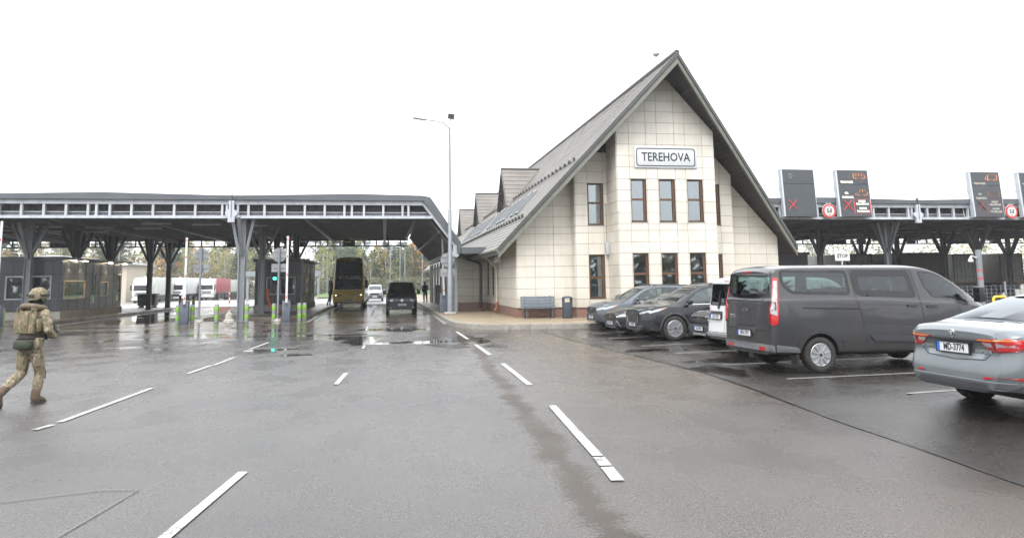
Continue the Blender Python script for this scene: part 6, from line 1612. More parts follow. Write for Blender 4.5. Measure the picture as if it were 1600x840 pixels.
# ---------------------------------------------------------------- white delivery van (rear)
def white_van():
    root = thing('delivery_van','white panel van with dark rear glass parked just beyond the grey van','van',(10.5,17.55,0),R(4))
    pt = pm('white van paint',(.55,.56,.56),.35,0,.03,2,coat=.6,dirt=(.42,.41,.385))
    xs = [-2.2,-2.18,-2.1,-1.95,-1.7,-1.3,-.8,-.3,.2,.6,1.0,1.3,1.6,1.85,2.05,2.17,2.2]
    prm = dict(zs=[(-2.2,.42),(-2,.34),(2,.25),(2.2,.3)], wl=[(-2.2,.8),(-2.05,.86),(1.8,.86),(2.2,.6)], wm=[(-2.2,.83),(-2.05,.89),(0,.895),(1.7,.88),(2.2,.62)], zm=[(-2.2,.75),(2.2,.55)],
      zb=[(-2.2,1.18),(.5,1.15),(1.4,1.08),(2.2,.72)], wb=[(-2.2,.8),(-2.05,.86),(1,.85),(1.8,.75),(2.2,.55)], wt=[(-2.2,.68),(-2.05,.72),(.6,.68),(1.3,.6),(1.8,.55),(2.2,.45)],
      zr=[(-2.2,1.82),(-2.1,1.88),(0,1.89),(.5,1.83),(1.3,1.12),(1.5,1.05),(2.2,.76)], zt=[(-2.2,1.85),(-2.1,1.92),(0,1.93),(.5,1.87),(1.3,1.15),(1.5,1.08),(2.2,.78)])
    B = Body(xs,prm,[pt,M['black']],[(-1.25,.32),(1.4,.32)],.37,2,lean=lambda x,z: .1*(z-.8)*max(0,min(1,(-1.4-x)/.8)),crease=(.5,.3))
    for q in ([(.04,1.22),(.74,1.22),(.68,1.76),(.04,1.76)],[(-.04,1.22),(-.74,1.22),(-.68,1.76),(-.04,1.76)]): glaze(B,root,[('rear',q)],.03,.06,'glass_dark')
    for v_ in ('right','left'): glaze(B,root,[(v_,[(.15,1.2),(1.1,1.16),(.75,1.5),(.5,1.66),(.15,1.68)])],.02,.04)
    glaze(B,root,[('front',[(-.6,1.14),(.6,1.14),(.55,1.66),(-.55,1.66)])],.03,.05)
    link('body',B.me,root)
    g = MB(); B.stroke('rear',[(0,1.75),(0,.55)],.012,mb=g); g.build('door_gap',M['gap'],root); g = MB(); B.stroke('rear',[(-.78,1.72),(-.8,1.2),(-.8,.56),(.8,.56),(.8,1.2),(.78,1.72)],.012,mb=g); g.build('door_gap',M['gap'],root)
    B.patch('rear',rpoly([(-.85,.54),(.85,.54),(.85,.36),(-.85,.36)],.05),.004,thick=.06).build('bumper',M['trim_grey'],root,smooth=True)
    B.patch('rear',rpoly([(.12,1.08),(.72,1.08),(.72,.88),(.12,.88)],.03),.004,thick=.004).build('plate_recess',M['trim'],root)
    x = B.hit((-9,.42,.95),(1,0,0)).x; num_plate(root,(x-.025,.42,.95),-1,'JD-1529',tilt=-4)
    x = B.hit((-9,-.18,.98),(1,0,0)).x; mb = MB()
    for i in range(16): a, a2 = 2*pi*i/16, 2*pi*(i+1)/16; mb.beam((x-.008,-.2+.085*cos(a),.97+.085*sin(a)),(x-.008,-.2+.085*cos(a2),.97+.085*sin(a2)),.016)
    for a_,b_ in (((-.05,.05),(-.02,-.05)),((-.02,-.05),(0,.02)),((0,.02),(.02,-.05)),((.02,-.05),(.05,.05))): mb.beam((x-.008,-.2-a_[0],.97+a_[1]),(x-.008,-.2-b_[0],.97+b_[1]),.014)
    mb.build('badge',M['steel_dark'],root)
    mb = MB(); x = B.hit((-9,.3,1.2),(1,0,0)).x; mb.obox((x-.02,.3,1.19),(.04,.05,.1)); mb.beam((x-.02,.3,1.22),(x+.02,.22,1.6),.02); mb.build('wiper',M['black'],root)
    for s_ in (-1,1):
        B.patch('rear',rpoly([(s_*.74,1.16),(s_*.84,1.16),(s_*.86,.62),(s_*.78,.62)],.03),.006).build('tail_lamp',M['lamp_red'],root,smooth=True)
        mirror(root,.95,.86,1.22,s_,M['black'],(.14,.18,.22))
    B.patch('rear',rpoly([(-.1,1.86),(.1,1.86),(.1,1.83),(-.1,1.83)],.008),.012).build('high_brake_lamp',M['lamp_red'],root)
    for ax in (-1.25,1.4):
        for s_ in (-1,1): wheel(root,ax,s_*.77,.32,.2,.2,s_,8,sw=.05,rim_mat='steel_mid')
    mb = MB(); mb.box(-2,1.3,-.75,.75,.42,.46); mb.box(.05,.1,-.74,.74,.46,1.7); mb.build('interior',M['seat'],root)
    return root
white_van()

# ---------------------------------------------------------------- black minibus and the far silver car, seen head on
def minibus():
    root = thing('minibus','black minibus with bright headlamps driving out of the lane under the canopy','van',(1.06,48.2,0),R(-90))
    pt = paint('black van paint',(.012,.013,.015),.1,.3)
    xs = [-2.45,-2.42,-2.3,-2.0,-1.5,-1,-.5,0,.5,.9,1.2,1.5,1.75,2.0,2.2,2.36,2.43,2.45]
    prm = dict(zs=[(-2.45,.4),(2.1,.25),(2.45,.28)], wl=[(-2.45,.85),(-2.3,.92),(2.0,.92),(2.3,.86),(2.45,.74)], wm=[(-2.45,.88),(-2.3,.95),(2.0,.95),(2.3,.9),(2.45,.76)], zm=[(-2.45,.7),(2.45,.6)],
      zb=[(-2.45,1.2),(1.5,1.2),(2.1,1.1),(2.45,.9)], wb=[(-2.45,.86),(-2.3,.92),(1.8,.91),(2.3,.82),(2.45,.72)], wt=[(-2.45,.72),(-2.2,.77),(1,.75),(1.6,.74),(2.1,.74),(2.45,.66)],
      zr=[(-2.45,1.84),(-2.3,1.9),(.9,1.9),(1.2,1.82),(1.85,1.24),(2.0,1.17),(2.45,.94)], zt=[(-2.45,1.88),(-2.3,1.96),(.9,1.96),(1.2,1.87),(1.85,1.28),(2.0,1.2),(2.45,.97)])
    B = Body(xs,prm,[pt,M['black']],[(-1.4,.33),(1.55,.33)],.39,2)
    glaze(B,root,[('front',[(-.74,1.26),(.74,1.26),(.7,1.76),(.62,1.84),(-.62,1.84),(-.7,1.76)])],.03,.06,'glass_dark')
    for v_ in ('right','left'): glaze(B,root,[(v_,[(.75,1.27),(1.65,1.24),(1.2,1.64),(.95,1.8),(.75,1.81)]),(v_,[(-.7,1.27),(.65,1.27),(.65,1.81),(-.7,1.81)]),(v_,[(-2.2,1.3),(-.8,1.27),(-.8,1.81),(-2.15,1.8)])],.025,.06,'glass_dark')
    link('body',B.me,root)
    for s_ in (-1,1):
        B.patch('front',rpoly([(s_*.5,.9),(s_*.86,.93),(s_*.88,.76),(s_*.52,.74)],.04),.006).build('headlamp',M['lamp_clear'],root,smooth=True)
        wheel(root,1.55,s_*.83,.33,.21,.2,s_,5); wheel(root,-1.4,s_*.83,.33,.21,.2,s_,5); mirror(root,1.75,.9,1.3,s_,M['black'],(.16,.22,.26))
        B.patch('front',rpoly([(s_*.6,.42),(s_*.82,.44),(s_*.82,.36),(s_*.6,.35)],.02),.012).build('fog_lamp',M['lamp_clear'],root,smooth=True)
    B.patch('front',rpoly([(-.48,.88),(.48,.88),(.46,.75),(-.46,.75)],.02),.006).build('grille',M['trim'],root,smooth=True)
    B.stroke('front',[(-.48,.84),(.48,.84)],.012,.01).build('chrome_strip',M['chrome'],root)
    B.patch('front',rpoly([(-.6,.5),(.6,.5),(.55,.36),(-.55,.36)],.03),.006).build('lower_intake',M['trim'],root,smooth=True)
    x = B.hit((9,0,.82),(-1,0,0)).x; mb = MB(); mb.cyl((x,0,.83),(x+.02,0,.83),.09,n=20); mb.build('badge',M['chrome'],root)
    x = B.hit((9,0,.56),(-1,0,0)).x; num_plate(root,(x+.025,0,.56),1,'HN-4407')
    for y in (-.5,.2):
        mb = MB(); mb.cyl((.6,y,1.93),(.6,y,2.2 if y<0 else 2.3),.01,n=5); mb.build('aerial',M['black'],root)
    mb = MB(); mb.box(-2.2,1.6,-.8,.8,.42,.48); mb.build('interior',M['seat'],root); seats(root,(.6,-.5),(.5,-.5),.7)
    return root
minibus()
pt_sl = paint('silver paint',(.38,.4,.42),.5,.35)
front_car('suv_car','small silver car coming behind the yellow bus',(-.95,79.5,0),-90,pt_sl,4.4,1.8,1.7,1.08,1.06,.34,'suv','',(.93,1.0),'small',5)

# ---------------------------------------------------------------- the yellow coach
def coach():
    root = thing('coach','tall yellow double deck coach with a dark windscreen standing in the left lane','bus',(-2.75,65.6,0),R(-90))
    pt = paint('ochre yellow paint',(.88,.6,.012),.0,.4,dirt=(.72,.48,.02)); wt_ = paint('pale side paint',(.42,.42,.4),.1,.35)
    L = 12.0; h = L/2
    xs = [-h,-h+.05,-h+.25,-h+.8,-4,-2,0,2,4,h-1.1,h-.6,h-.3,h-.12,h-.03,h]
    prm = dict(zs=[(-h,.35),(h,.3)], wl=[(-h,1.1),(-h+.3,1.22),(h-.5,1.22),(h-.12,1.16),(h,1.06)], wm=[(-h,1.15),(-h+.3,1.25),(h-.5,1.25),(h-.12,1.2),(h,1.1)], zm=[(-h,.9),(h,.9)],
      zb=[(-h,1.4),(h,1.4)], wb=[(-h,1.15),(-h+.3,1.25),(h-.5,1.25),(h-.12,1.19),(h,1.1)], wt=[(-h,.95),(-h+.4,1.1),(h-.5,1.1),(h-.12,1.0),(h,.92)],
      zr=[(-h,3.7),(-h+.3,3.85),(h-.8,3.85),(h-.3,3.78),(h,3.62)], zt=[(-h,3.75),(-h+.3,4.0),(h-.8,4.0),(h-.3,3.92),(h,3.68)])
    B = Body(xs,prm,[wt_,M['black']],[(3.6,.5),(-3.2,.5)],.56,2,lean=lambda x,z: -.45*max(0,(z-1.3)/2.5)**1.6*max(0,min(1,(x-(h-1.2))/1.0)),crease=(.4,.3))
    for p in B.me.polygons:
        if p.center.x > h-.75 and p.material_index == 0: p.material_index = 2
        if p.center.z > 3.8 and p.material_index == 0: p.material_index = 2
    B.me.materials.append(pt)
    glaze(B,root,[('front',[(-1.04,1.42),(1.04,1.42),(1.06,2.2),(-1.06,2.2)])],.04,.08,'glass_dark')
    glaze(B,root,[('front',[(-1.06,2.45),(1.06,2.45),(1.02,3.4),(.9,3.66),(-.9,3.66),(-1.02,3.4)])],.04,.1,'glass_dark')
    B.patch('front',rpoly([(-1.07,2.16),(1.07,2.16),(1.07,2.5),(-1.07,2.5)],.03),.003).build('destination_band',M['frit'],root,smooth=True)
    for v_ in ('right','left'):
        for x0 in (-5.3,-3.2,-1.1,1.0,3.1): glaze(B,root,[(v_,[(x0,2.45),(x0+2.0,2.45),(x0+2.0,3.4),(x0,3.4)])],.04,.1,'glass_dark',see=False)
        for x0 in (-3.2,-1.1,1.0): glaze(B,root,[(v_,[(x0,1.35),(x0+2.0,1.35),(x0+2.0,2.1),(x0,2.1)])],.04,.1,'glass_dark',see=False)
    link('body',B.me,root)
    x = B.hit((9,0,2.32),(-1,0,0)).x; mesh_text('lettering','ECOLINES',.34,pm('pale green lettering',(.5,.62,.52),.5),root,(x+.04,.05,2.31),(R(90),0,R(90)),sx=1.02,bold=.006)
    x = B.hit((9,-.5,1.55),(-1,0,0)).x
    mb = MB(); mb.box(x-.08,x-.06,-.98,-.3,1.45,1.62); mb.build('route_board',M['white'],root)
    for s_ in (-1,1):
        l = B.patch('front',rpoly([(s_*.5,1.02),(s_*1.06,1.06),(s_*1.08,.92),(s_*.55,.9)],.03),.006).build('headlamp',pm('amber tinted lamp',(.35,.2,.05),.15,0,.2,9,coat=1),root,smooth=True)
        mb = MB(); x = B.hit((9,s_*.98,.97),(-1,0,0)).x; mb.cyl((x,s_*.96,.97),(x+.02,s_*.96,.97),.035,n=14); mb.build('lit_bulb',pm('lit bulb',(1,.9,.7),.3,0,.02,3,emit=(1,.9,.7),es=2.5),l)
        mb = MB(); mb.tube([(h-.4,s_*1.2,2.3),(h+.05,s_*1.34,2.3),(h+.1,s_*1.36,2.1)],.04,8); mi_ = mb.build('mirror_arm',M['black'],root,smooth=True)
        mb = MB(); mb.obox((h+.1,s_*1.36,1.8),(.2,.26,.62)); mb.build('wing_mirror',M['black'],mi_,bevel=.06)
        for ax in (3.6,-3.2): wheel(root,ax,s_*1.06,.5,.32,.29,s_,8,sw=.06,rim_mat='steel_mid')
    g = MB(); B.stroke('front',[(-1.05,.86),(1.05,.86)],.014,mb=g); B.stroke('front',[(-.5,1.0),(.5,1.0)],.014,mb=g); B.stroke('front',[(-1.05,1.4),(1.05,1.4)],.03,mb=g); g.build('panel_gap',M['gap'],root)
    B.patch('front',rpoly([(-1.0,.42),(1.0,.42),(1.0,.32),(-1.0,.32)],.03),.006).build('skirt',M['trim'],root)
    x = B.hit((9,0,.58),(-1,0,0)).x; num_plate(root,(x+.02,.1,.6),1,'KU-3871')
    mb = MB(); mb.tube([(h-.55,-.5,1.5),(h-.42,-.55,2.0)],.015,5); mb.tube([(h-.5,.3,1.45),(h-.35,-.2,1.7)],.015,5); mb.build('wiper',M['black'],root)
    mb = MB(); mb.box(-5.5,5.3,-1.1,1.1,.9,1.0); mb.box(-5.5,5.1,-1.1,1.1,2.26,2.36); mb.build('deck_floor',M['seat'],root)
    mb = MB(); mb.obox((h-.9,-1.02,3.98),(.25,.06,.2),ry=R(20)); mb.build('roof_fin',M['black'],root)
    return root
coach()

# ---------------------------------------------------------------- lorries queuing on the far left
def lorry(label, loc, cabcol, trailcol, s_=1.0, style=0, group='white lorries queuing in the far yard', yaw=-90):
    root = thing('lorry', label, 'lorry', loc, R(yaw), group); root.scale = (s_,)*3
    pt = pm('white cab paint',cabcol,.35,0,.04,1,coat=.5,dirt=tuple(.75*c for c in cabcol)); tp = pm('trailer curtain',trailcol,.5,0,.06,1,dirt=tuple(.8*c for c in trailcol))
    mb = MB(); mb.prism([(0,.4),(0,1.5),(-.06,1.7),(-.22,2.9),(-.35,3.1),(-.75,3.75),(-2.2,3.9),(-2.25,.9),(-1.7,.9),(-1.7,.4)],-1.22,1.22,'y'); cb = mb.build('cab',pt,root,bevel=.07)
    X = lambda z: 0 if z<1.5 else -.06*(z-1.5)/.2 if z<1.7 else -.06-.16*(z-1.7)/1.2
    mb = MB(); mb.add([(X(1.85)+.008,-1.08,1.85),(X(1.85)+.008,1.08,1.85),(X(2.72)+.008,1.04,2.72),(X(2.72)+.008,-1.04,2.72)],[(0,1,2,3)]); mb.build('windscreen',M['frit'],root)
    mb = MB(); mb.obox((-.3,0,2.93),(.22,2.1,.06),ry=R(30)); mb.build('sun_visor',M['frit'],root)
    mb = MB()
    for z in (1.58,1.4) if style else (1.55,1.35,1.15): mb.box(.004,.03,-.85,.85,z-.06,z+.06)
    if style: mb.prism([(-.62,1.2),(.62,1.2),(.5,.62),(-.5,.62)],.004,.03,'x')
    mb.build('grille',M['trim'],root)
    mb = MB(); mb.box(-.3,.06,-1.23,1.23,.42,.72); mb.build('bumper',pt,root,bevel=.04)
    mb = MB(); mb.prism([(-1.0,.42),(1.0,.42),(.9,.28),(-.9,.28)],-.3,.02,'x'); mb.build('air_dam',M['trim'],root)
    for q in (-1,1):
        mb = MB(); mb.box(.008,.035,q*1.0-.2,q*1.0+.2,.82,1.04); mb.build('headlamp',M['lamp_clear'],root,bevel=.02)
        mb = MB(); mb.obox((-.15,q*1.42,2.35),(.16,.22,.75)); mb.build('wing_mirror',M['black'],root,bevel=.04)
        mb = MB(); mb.add([(-.5,q*1.226,1.75),(-1.25,q*1.226,1.75),(-1.25,q*1.226,2.6),(-.62,q*1.226,2.6)],[(0,1,2,3)]); mb.build('side_window',M['frit'],root)
        for x in (-1.35,-4.6,-11.3,-12.5,-13.7):
            mb = MB(); mb.cyl((x,q*.95,.5),(x,q*1.22,.5),.5,n=22); w_ = mb.build('wheel',M['rubber'],root); mb = MB(); mb.cyl((x,q*1.221,.5),(x,q*1.25,.5),.27,n=16); mb.build('rim',M['steel_mid'],w_)
    mb = MB(); mb.box(-15.6,-2.75,-1.25,1.25,1.15,3.95); mb.build('trailer',tp,root,bevel=.03)
    mb = MB(); mb.box(-15.6,-2.3,-.5,.5,.8,1.14); mb.box(-10,-5.5,-1.15,-1.05,.5,1.1); mb.box(-10,-5.5,1.05,1.15,.5,1.1); mb.build('chassis',M['steel_dark'],root)
    mb = MB(); mb.box(-15.62,-2.72,-1.262,1.262,1.1,1.17); mb.build('side_rail',M['steel_mid'],root)
    mb = MB(); mb.lathe([(.1,3.9),(.14,4.0),(.08,4.12),(0,4.14)],c=(-1.2,.3,0),n=10); mb.build('roof_lamp',M['white'],root)
    return root
WH = (.74,.75,.75)
lorry('white lorry nearest on the far left, partly behind the dark forked columns',(-33.1,110,-.5),WH,(.52,.54,.5),.9,0)
lorry('white lorry second in the queue with a dark shield grille and long white trailer',(-31.6,122,-.5),WH,(.6,.62,.63),.9,1)
lorry('white lorry third in the queue pulling a faded red trailer',(-28.9,130,-.5),WH,(.42,.11,.13),.88,0)
lorry('small looking white lorry near the front column in the far yard',(-30.5,150,-.5),WH,(.6,.61,.62),.84,1)
lorry('white lorry rearmost in the queue, half hidden by the front column',(-28.4,166,-.5),WH,(.6,.62,.64),.84,0)

# ---------------------------------------------------------------- trailers parked in the dark under the right canopy, seen from behind
def trailer(label, loc, col, doors=True, w=2.5, h=2.75, yaw=0):
    root = thing('parked_trailer',label,'trailer',loc,R(yaw),'trailers parked under the right canopy')
    tp = pm('trailer body',col,.5,0,.06,1,dirt=tuple(.75*c for c in col))
    mb = MB(); mb.box(-w/2,w/2,0,13,1.15,1.15+h); mb.build('body',tp,root,bevel=.02)
    mb = MB()
    for q in ((-w/2,-w/2+.1),(w/2-.1,w/2)): mb.box(q[0],q[1],-.05,-.001,1.1,1.15+h)
    mb.box(-w/2+.1,w/2-.1,-.05,-.001,1.05+h,1.15+h); mb.build('rear_frame',M['steel_dark'],root)
    if doors:
        mb = MB(); mb.box(-.012,.012,-.03,-.002,1.2,1.05+h); 
        for x in (-.85,-.4,.4,.85): mb.cyl((x,-.03,1.25),(x,-.03,1.0+h),.018,n=6)
        mb.build('lock_rod',M['steel_mid'],root)
        mb = MB()
        for x in (-.85,-.4,.4,.85): mb.box(x-.1,x+.1,-.06,-.03,1.75,1.8)
        mb.build('door_handle',M['steel_dark'],root)
    mb = MB(); mb.box(-w/2,w/2,-.04,.1,1.0,1.14); mb.build('rear_beam',M['steel_dark'],root)
    mb = MB(); mb.box(-w/2+.1,-w/2+.55,-.06,-.041,1.02,1.12); mb.box(w/2-.55,w/2-.1,-.06,-.041,1.02,1.12); mb.build('tail_lamp',M['lamp_red'],root)
    mb = MB(); mb.box(-w/2+.02,w/2-.02,-.062,-.042,1.165,1.26); mb.build('reflective_strip',pm('orange strip',(.5,.17,.06),.5,0,.15,6),root)
    for q in (-1,1):
        for y in (1.5,2.8,4.1):
            mb = MB(); mb.cyl((q*.75,y,.5),(q*1.15,y,.5),.5,n=20); mb.build('wheel',M['rubber'],root)
    mb = MB(); mb.box(-1.1,1.1,.3,.4,.5,1.0); mb.box(-.5,.5,.4,12,.75,1.14); mb.build('chassis',M['steel_dark'],root)
    return root
trailer('grey curtain trailer under the right canopy left of the front column',(41.7,60,0),(.36,.36,.35))
trailer('dark trailer with an autumn coloured printed side under the right canopy',(46.9,59,0),(.075,.05,.03),False,4.4,2.8)
trailer('pale grey trailer with closed rear doors just left of the camera post',(54.0,62,0),(.6,.61,.6))
trailer('taupe trailer with four panelled rear doors at the right edge under the canopy',(58.6,61.5,0),(.42,.39,.36))
# ------------------------------------------------------------------ people
def camo_mat(name, cols, scale=9, bump=.25):
    m, t, b = _new(name); L = t.links.new; tc = N(t,'ShaderNodeTexCoord')
    def nz(sc, off):
        mp = N(t,'ShaderNodeMapping'); mp.inputs['Location'].default_value = (off,off*2,off*.5); mp.inputs['Scale'].default_value = (1,1,.75); L(tc.outputs['Object'],mp.inputs[0])
        n = N(t,'ShaderNodeTexNoise'); n.inputs['Scale'].default_value = sc; n.inputs['Detail'].default_value = 3; L(mp.outputs[0],n.inputs[0]); return n.outputs[0]
    cur = None
    for i, (c, sc, th) in enumerate(cols):
        if cur is None:
            r = N(t,'ShaderNodeRGB'); r.outputs[0].default_value = (*c,1); cur = r.outputs[0]; continue
        r = N(t,'ShaderNodeValToRGB'); r.color_ramp.elements[0].position = th; r.color_ramp.elements[1].position = th+.03; L(nz(sc*scale,i*7.3),r.inputs[0])
        x = N(t,'ShaderNodeMix'); x.data_type = 'RGBA'; L(r.outputs[0],x.inputs[0]); L(cur,x.inputs[6]); x.inputs[7].default_value = (*c,1); cur = x.outputs[2]
    L(cur,b.inputs['Base Color']); b.inputs['Roughness'].default_value = .85
    n = N(t,'ShaderNodeTexNoise'); n.inputs['Scale'].default_value = 22; n.inputs['Detail'].default_value = 4; L(tc.outputs['Object'],n.inputs[0])
    mp = N(t,'ShaderNodeMapping'); mp.inputs['Scale'].default_value = (1,1,2.2); L(tc.outputs['Object'],mp.inputs[0]); L(mp.outputs[0],n.inputs[0])
    bp = N(t,'ShaderNodeBump'); bp.inputs['Strength'].default_value = bump; bp.inputs['Distance'].default_value = .03; L(n.outputs[0],bp.inputs['Height']); L(bp.outputs[0],b.inputs['Normal'])
    return m
M['camo'] = camo_mat('woodland camouflage cloth',[((0.195,0.153,0.101),1,0),((0.124,0.111,0.065),1.2,.5),((0.267,0.221,0.163),1.9,.55),((0.072,0.046,0.026),2.4,.6),((0.052,0.062,0.035),1.6,.62)],13)
M['camo_vest'] = camo_mat('olive camouflage nylon',[((0.163,0.130,0.081),1,0),((0.114,0.109,0.058),1.2,.5),((0.221,0.182,0.127),1.8,.57),((0.065,0.042,0.026),2.2,.6)],12)
M['pouch'] = pm('dark green pouch',(.028,.034,.02),.85,0,.3,14,bump=.3)
M['boot'] = pm('brown suede boot',(.085,.058,.038),.85,0,.2,14,bump=.2)
M['glove'] = pm('dark glove',(.03,.027,.024),.8,0,.2,14)
M['balaclava'] = pm('black balaclava',(.014,.014,.016),.85,0,.2,20)
M['cloth_dark'] = pm('dark clothing',(.015,.016,.02),.85,0,.25,8)
M['skin'] = pm('skin',(.42,.25,.18),.55,0,.08,8)
M['gun'] = pm('black gun metal',(.02,.02,.022),.4,.2,.15,8)
def skin_mesh(joints, bones, levels=2, root=0):
    """joints: [(xyz, rx, ry)], bones: index pairs -> smooth limb surface from the Skin modifier"""
    me = bpy.data.meshes.new('skin'); me.from_pydata([j[0] for j in joints], bones, [])
    o_ = bpy.data.objects.new('tmp', me); COL.objects.link(o_)
    md = o_.modifiers.new('k','SKIN'); md.use_smooth_shade = True; md.branch_smoothing = .4
    for i, j in enumerate(joints):
        sv = me.skin_vertices[0].data[i]; sv.radius = (j[1], j[2] if len(j) > 2 else j[1]); sv.use_root = (i == root)
    ms = o_.modifiers.new('s','SUBSURF'); ms.levels = ms.render_levels = levels
    out = bpy.data.meshes.new_from_object(o_.evaluated_get(bpy.context.evaluated_depsgraph_get())); bpy.data.objects.remove(o_)
    for p in out.polygons: p.use_smooth = True
    return out
def add_mesh(me, mat, name, parent):
    me.materials.clear(); me.materials.append(mat); return link(name, me, parent)

from mathutils import noise as _noise
def fuse(chains, voxel=.016, smooth=6, wrinkle=.0, seed=0, iters=1):
    """limbs given as chains of (xyz, r or (rx, ry)) fused into ONE continuous skin"""
    mb = MB(); n = 18
    for ch in chains:
        pts = [V(c[0]) for c in ch]; rr = [c[1] if isinstance(c[1],tuple) else (c[1],c[1]) for c in ch]
        d0 = (pts[0]-pts[1]).normalized(); d1 = (pts[-1]-pts[-2]).normalized()
        P = [pts[0]+d0*min(rr[0])*.7]+pts+[pts[-1]+d1*min(rr[-1])*.7]; Q = [(rr[0][0]*.55,rr[0][1]*.55)]+rr+[(rr[-1][0]*.55,rr[-1][1]*.55)]
        vs_ = []; a = None
        for i, p in enumerate(P):
            d = (P[min(i+1,len(P)-1)]-P[max(i-1,0)]).normalized()
            ref = a if a is not None else (V((1,0,0)) if abs(d.x) < .8 else V((0,0,1)))
            a = (ref-d*ref.dot(d)).normalized(); b = d.cross(a)
            vs_ += [p+Q[i][0]*cos(2*pi*k/n)*a+Q[i][1]*sin(2*pi*k/n)*b for k in range(n)]
        F = [(i*n+k,i*n+(k+1)%n,(i+1)*n+(k+1)%n,(i+1)*n+k) for i in range(len(P)-1) for k in range(n)]+[tuple(reversed(range(n))),tuple(range((len(P)-1)*n,len(P)*n))]
        mb.add(vs_,F)
    o_ = mb.build('tmp',M['black']); 
    r = o_.modifiers.new('r','REMESH'); r.mode = 'VOXEL'; r.voxel_size = voxel; r.use_smooth_shade = True
    s_ = o_.modifiers.new('s','SMOOTH'); s_.iterations = smooth; s_.factor = .5
    out = bpy.data.meshes.new_from_object(o_.evaluated_get(bpy.context.evaluated_depsgraph_get())); bpy.data.objects.remove(o_)
    if wrinkle:
        for v_ in out.vertices:
            p = v_.co; w = _noise.noise(V((p.x*9,p.y*9,p.z*17))+V((seed,)*3))+.5*_noise.noise(V((p.x*20,p.y*20,p.z*34)))
            v_.co += v_.normal*w*wrinkle
    for p in out.polygons: p.use_smooth = True
    return out
def soldier():
    """walks to the right and away from us; local +x is the way he goes, +y his left"""
    PX, RZ = (-5.73,13.55,0), R(72)
    root = thing('person','soldier in camouflage with helmet and plate carrier walking past with a rifle','person',PX,RZ)
    torso = [((0,0,.93),(.13,.165)),((0,0,1.04),(.125,.165)),((.015,0,1.18),(.12,.155)),((.035,0,1.34),(.135,.19)),((.045,0,1.45),(.12,.19)),((.055,0,1.53),(.09,.13))]
    neck = [((.06,0,1.5),.075),((.085,0,1.62),.07)]
    head = [((.10,0,1.64),(.078,.07)),((.11,0,1.72),(.1,.078)),((.105,0,1.79),(.09,.075))]
    lL = [((.01,.095,.92),.115),((.06,.105,.7),.1),((.11,.11,.5),.08),((.085,.112,.32),.078),((.045,.115,.16),.062)]
    lR = [((-.01,-.095,.92),.115),((-.015,-.105,.7),.1),((-.02,-.112,.51),.084),((-.17,-.118,.40),.08),((-.34,-.12,.30),.064)]
    lL = [((p[0],-p[1],p[2]),r) for p, r in lL]; lR = [((p[0],-p[1],p[2]),r) for p, r in lR]
    aL = [((.045,.17,1.47),.085),((.05,.25,1.36),.075),((.08,.275,1.2),.064),((.19,.25,1.12),.056),((.27,.21,1.10),.045)]
    aR = [((.045,-.17,1.47),.09),((.02,-.26,1.36),.08),((.0,-.315,1.19),.07),((.11,-.30,1.10),.06),((.21,-.255,1.08),.046)]
    body = add_mesh(fuse([torso,neck,head,lL,lR,aL,aR],.016,5,.007),M['camo'],'body',root)
    # the face, covered: brow, nose and jaw of a balaclava
    bl = add_mesh(fuse([[((.09,0,1.60),.082),((.115,0,1.66),(.098,.083)),((.12,0,1.74),(.112,.088)),((.11,0,1.8),(.1,.085))],[((.2,0,1.70),.025),((.232,0,1.685),.017)],[((.2,-.01,1.64),.03),((.2,.01,1.64),.03)]],.01,3),M['balaclava'],'balaclava',root)
    for s_ in (-1,1):
        mb = MB(); mb.lathe([(0,-.012),(.016,0),(0,.012)],c=(.215,s_*.036,1.735),axis='x',n=8); mb.build('eye',M['skin'],root,smooth=True)
    # helmet: high cut shell with a rim, rails and ear protection
    mb = MB(); nu, nv = 26, 10
    for j in range(nv+1):
        a = (pi/2)*j/nv*1.12
        for i in range(nu):
            t = 2*pi*i/nu; cut_ = 1.0 if j < nv-1 else 1.0
            zz = 1.755+.142*cos(a); x = .105+.158*sin(a)*cos(t); y = .132*sin(a)*sin(t)
            if j == nv: zz += .012*cos(t) - .035*max(0,-cos(t))
            mb.v.append((x,y,zz))
    for j in range(nv):
        for i in range(nu): mb.f.append((j*nu+i,j*nu+(i+1)%nu,(j+1)*nu+(i+1)%nu,(j+1)*nu+i)); mb.m.append(0)
    hm = mb.build('helmet',M['camo_vest'],root,smooth=True)
    for s_ in (-1,1):
        mb = MB(); mb.obox((.1,s_*.133,1.765),(.19,.018,.035)); mb.build('helmet_rail',M['glove'],hm,bevel=.005)
        mb = MB(); mb.lathe([(0,.0),(.045,.005),(.05,.03),(.035,.045),(0,.047)],c=(.095,s_*.1,1.685),axis='y',n=16)
        if s_ < 0: mb.v = [(x,2*(-.1)-y,z) for x,y,z in mb.v]
        mb.build('ear_cup',M['pouch'],hm,smooth=True)
    mb = MB(); mb.obox((.255,0,1.80),(.03,.05,.05)); mb.obox((-.04,0,1.75),(.035,.1,.06)); mb.build('helmet_mount',M['glove'],hm,bevel=.008)
    # collar and rolled hood on the shoulders
    mb = MB(); ring = [(.05+.145*cos(2*pi*i/20)-.03,.165*sin(2*pi*i/20),1.555-.035*cos(2*pi*i/20)) for i in range(21)]; mb.tube(ring,.048,10); mb.build('hood',pm('tan hood cloth',(.11,.086,.056),.9,0,.25,12,bump=.3),root,smooth=True)
    # plate carrier
    vst = add_mesh(fuse([[((.01,0,1.14),(.15,.18)),((.02,0,1.3),(.165,.2)),((.03,0,1.42),(.16,.195)),((.04,0,1.49),(.13,.15))]],.016,3,.006,3),M['camo_vest'],'plate_carrier',root)
    mb = MB(); mb.obox((-.135,0,1.33),(.06,.37,.37),ry=R(3)); mb.build('back_panel',M['camo_vest'],vst,bevel=.035)
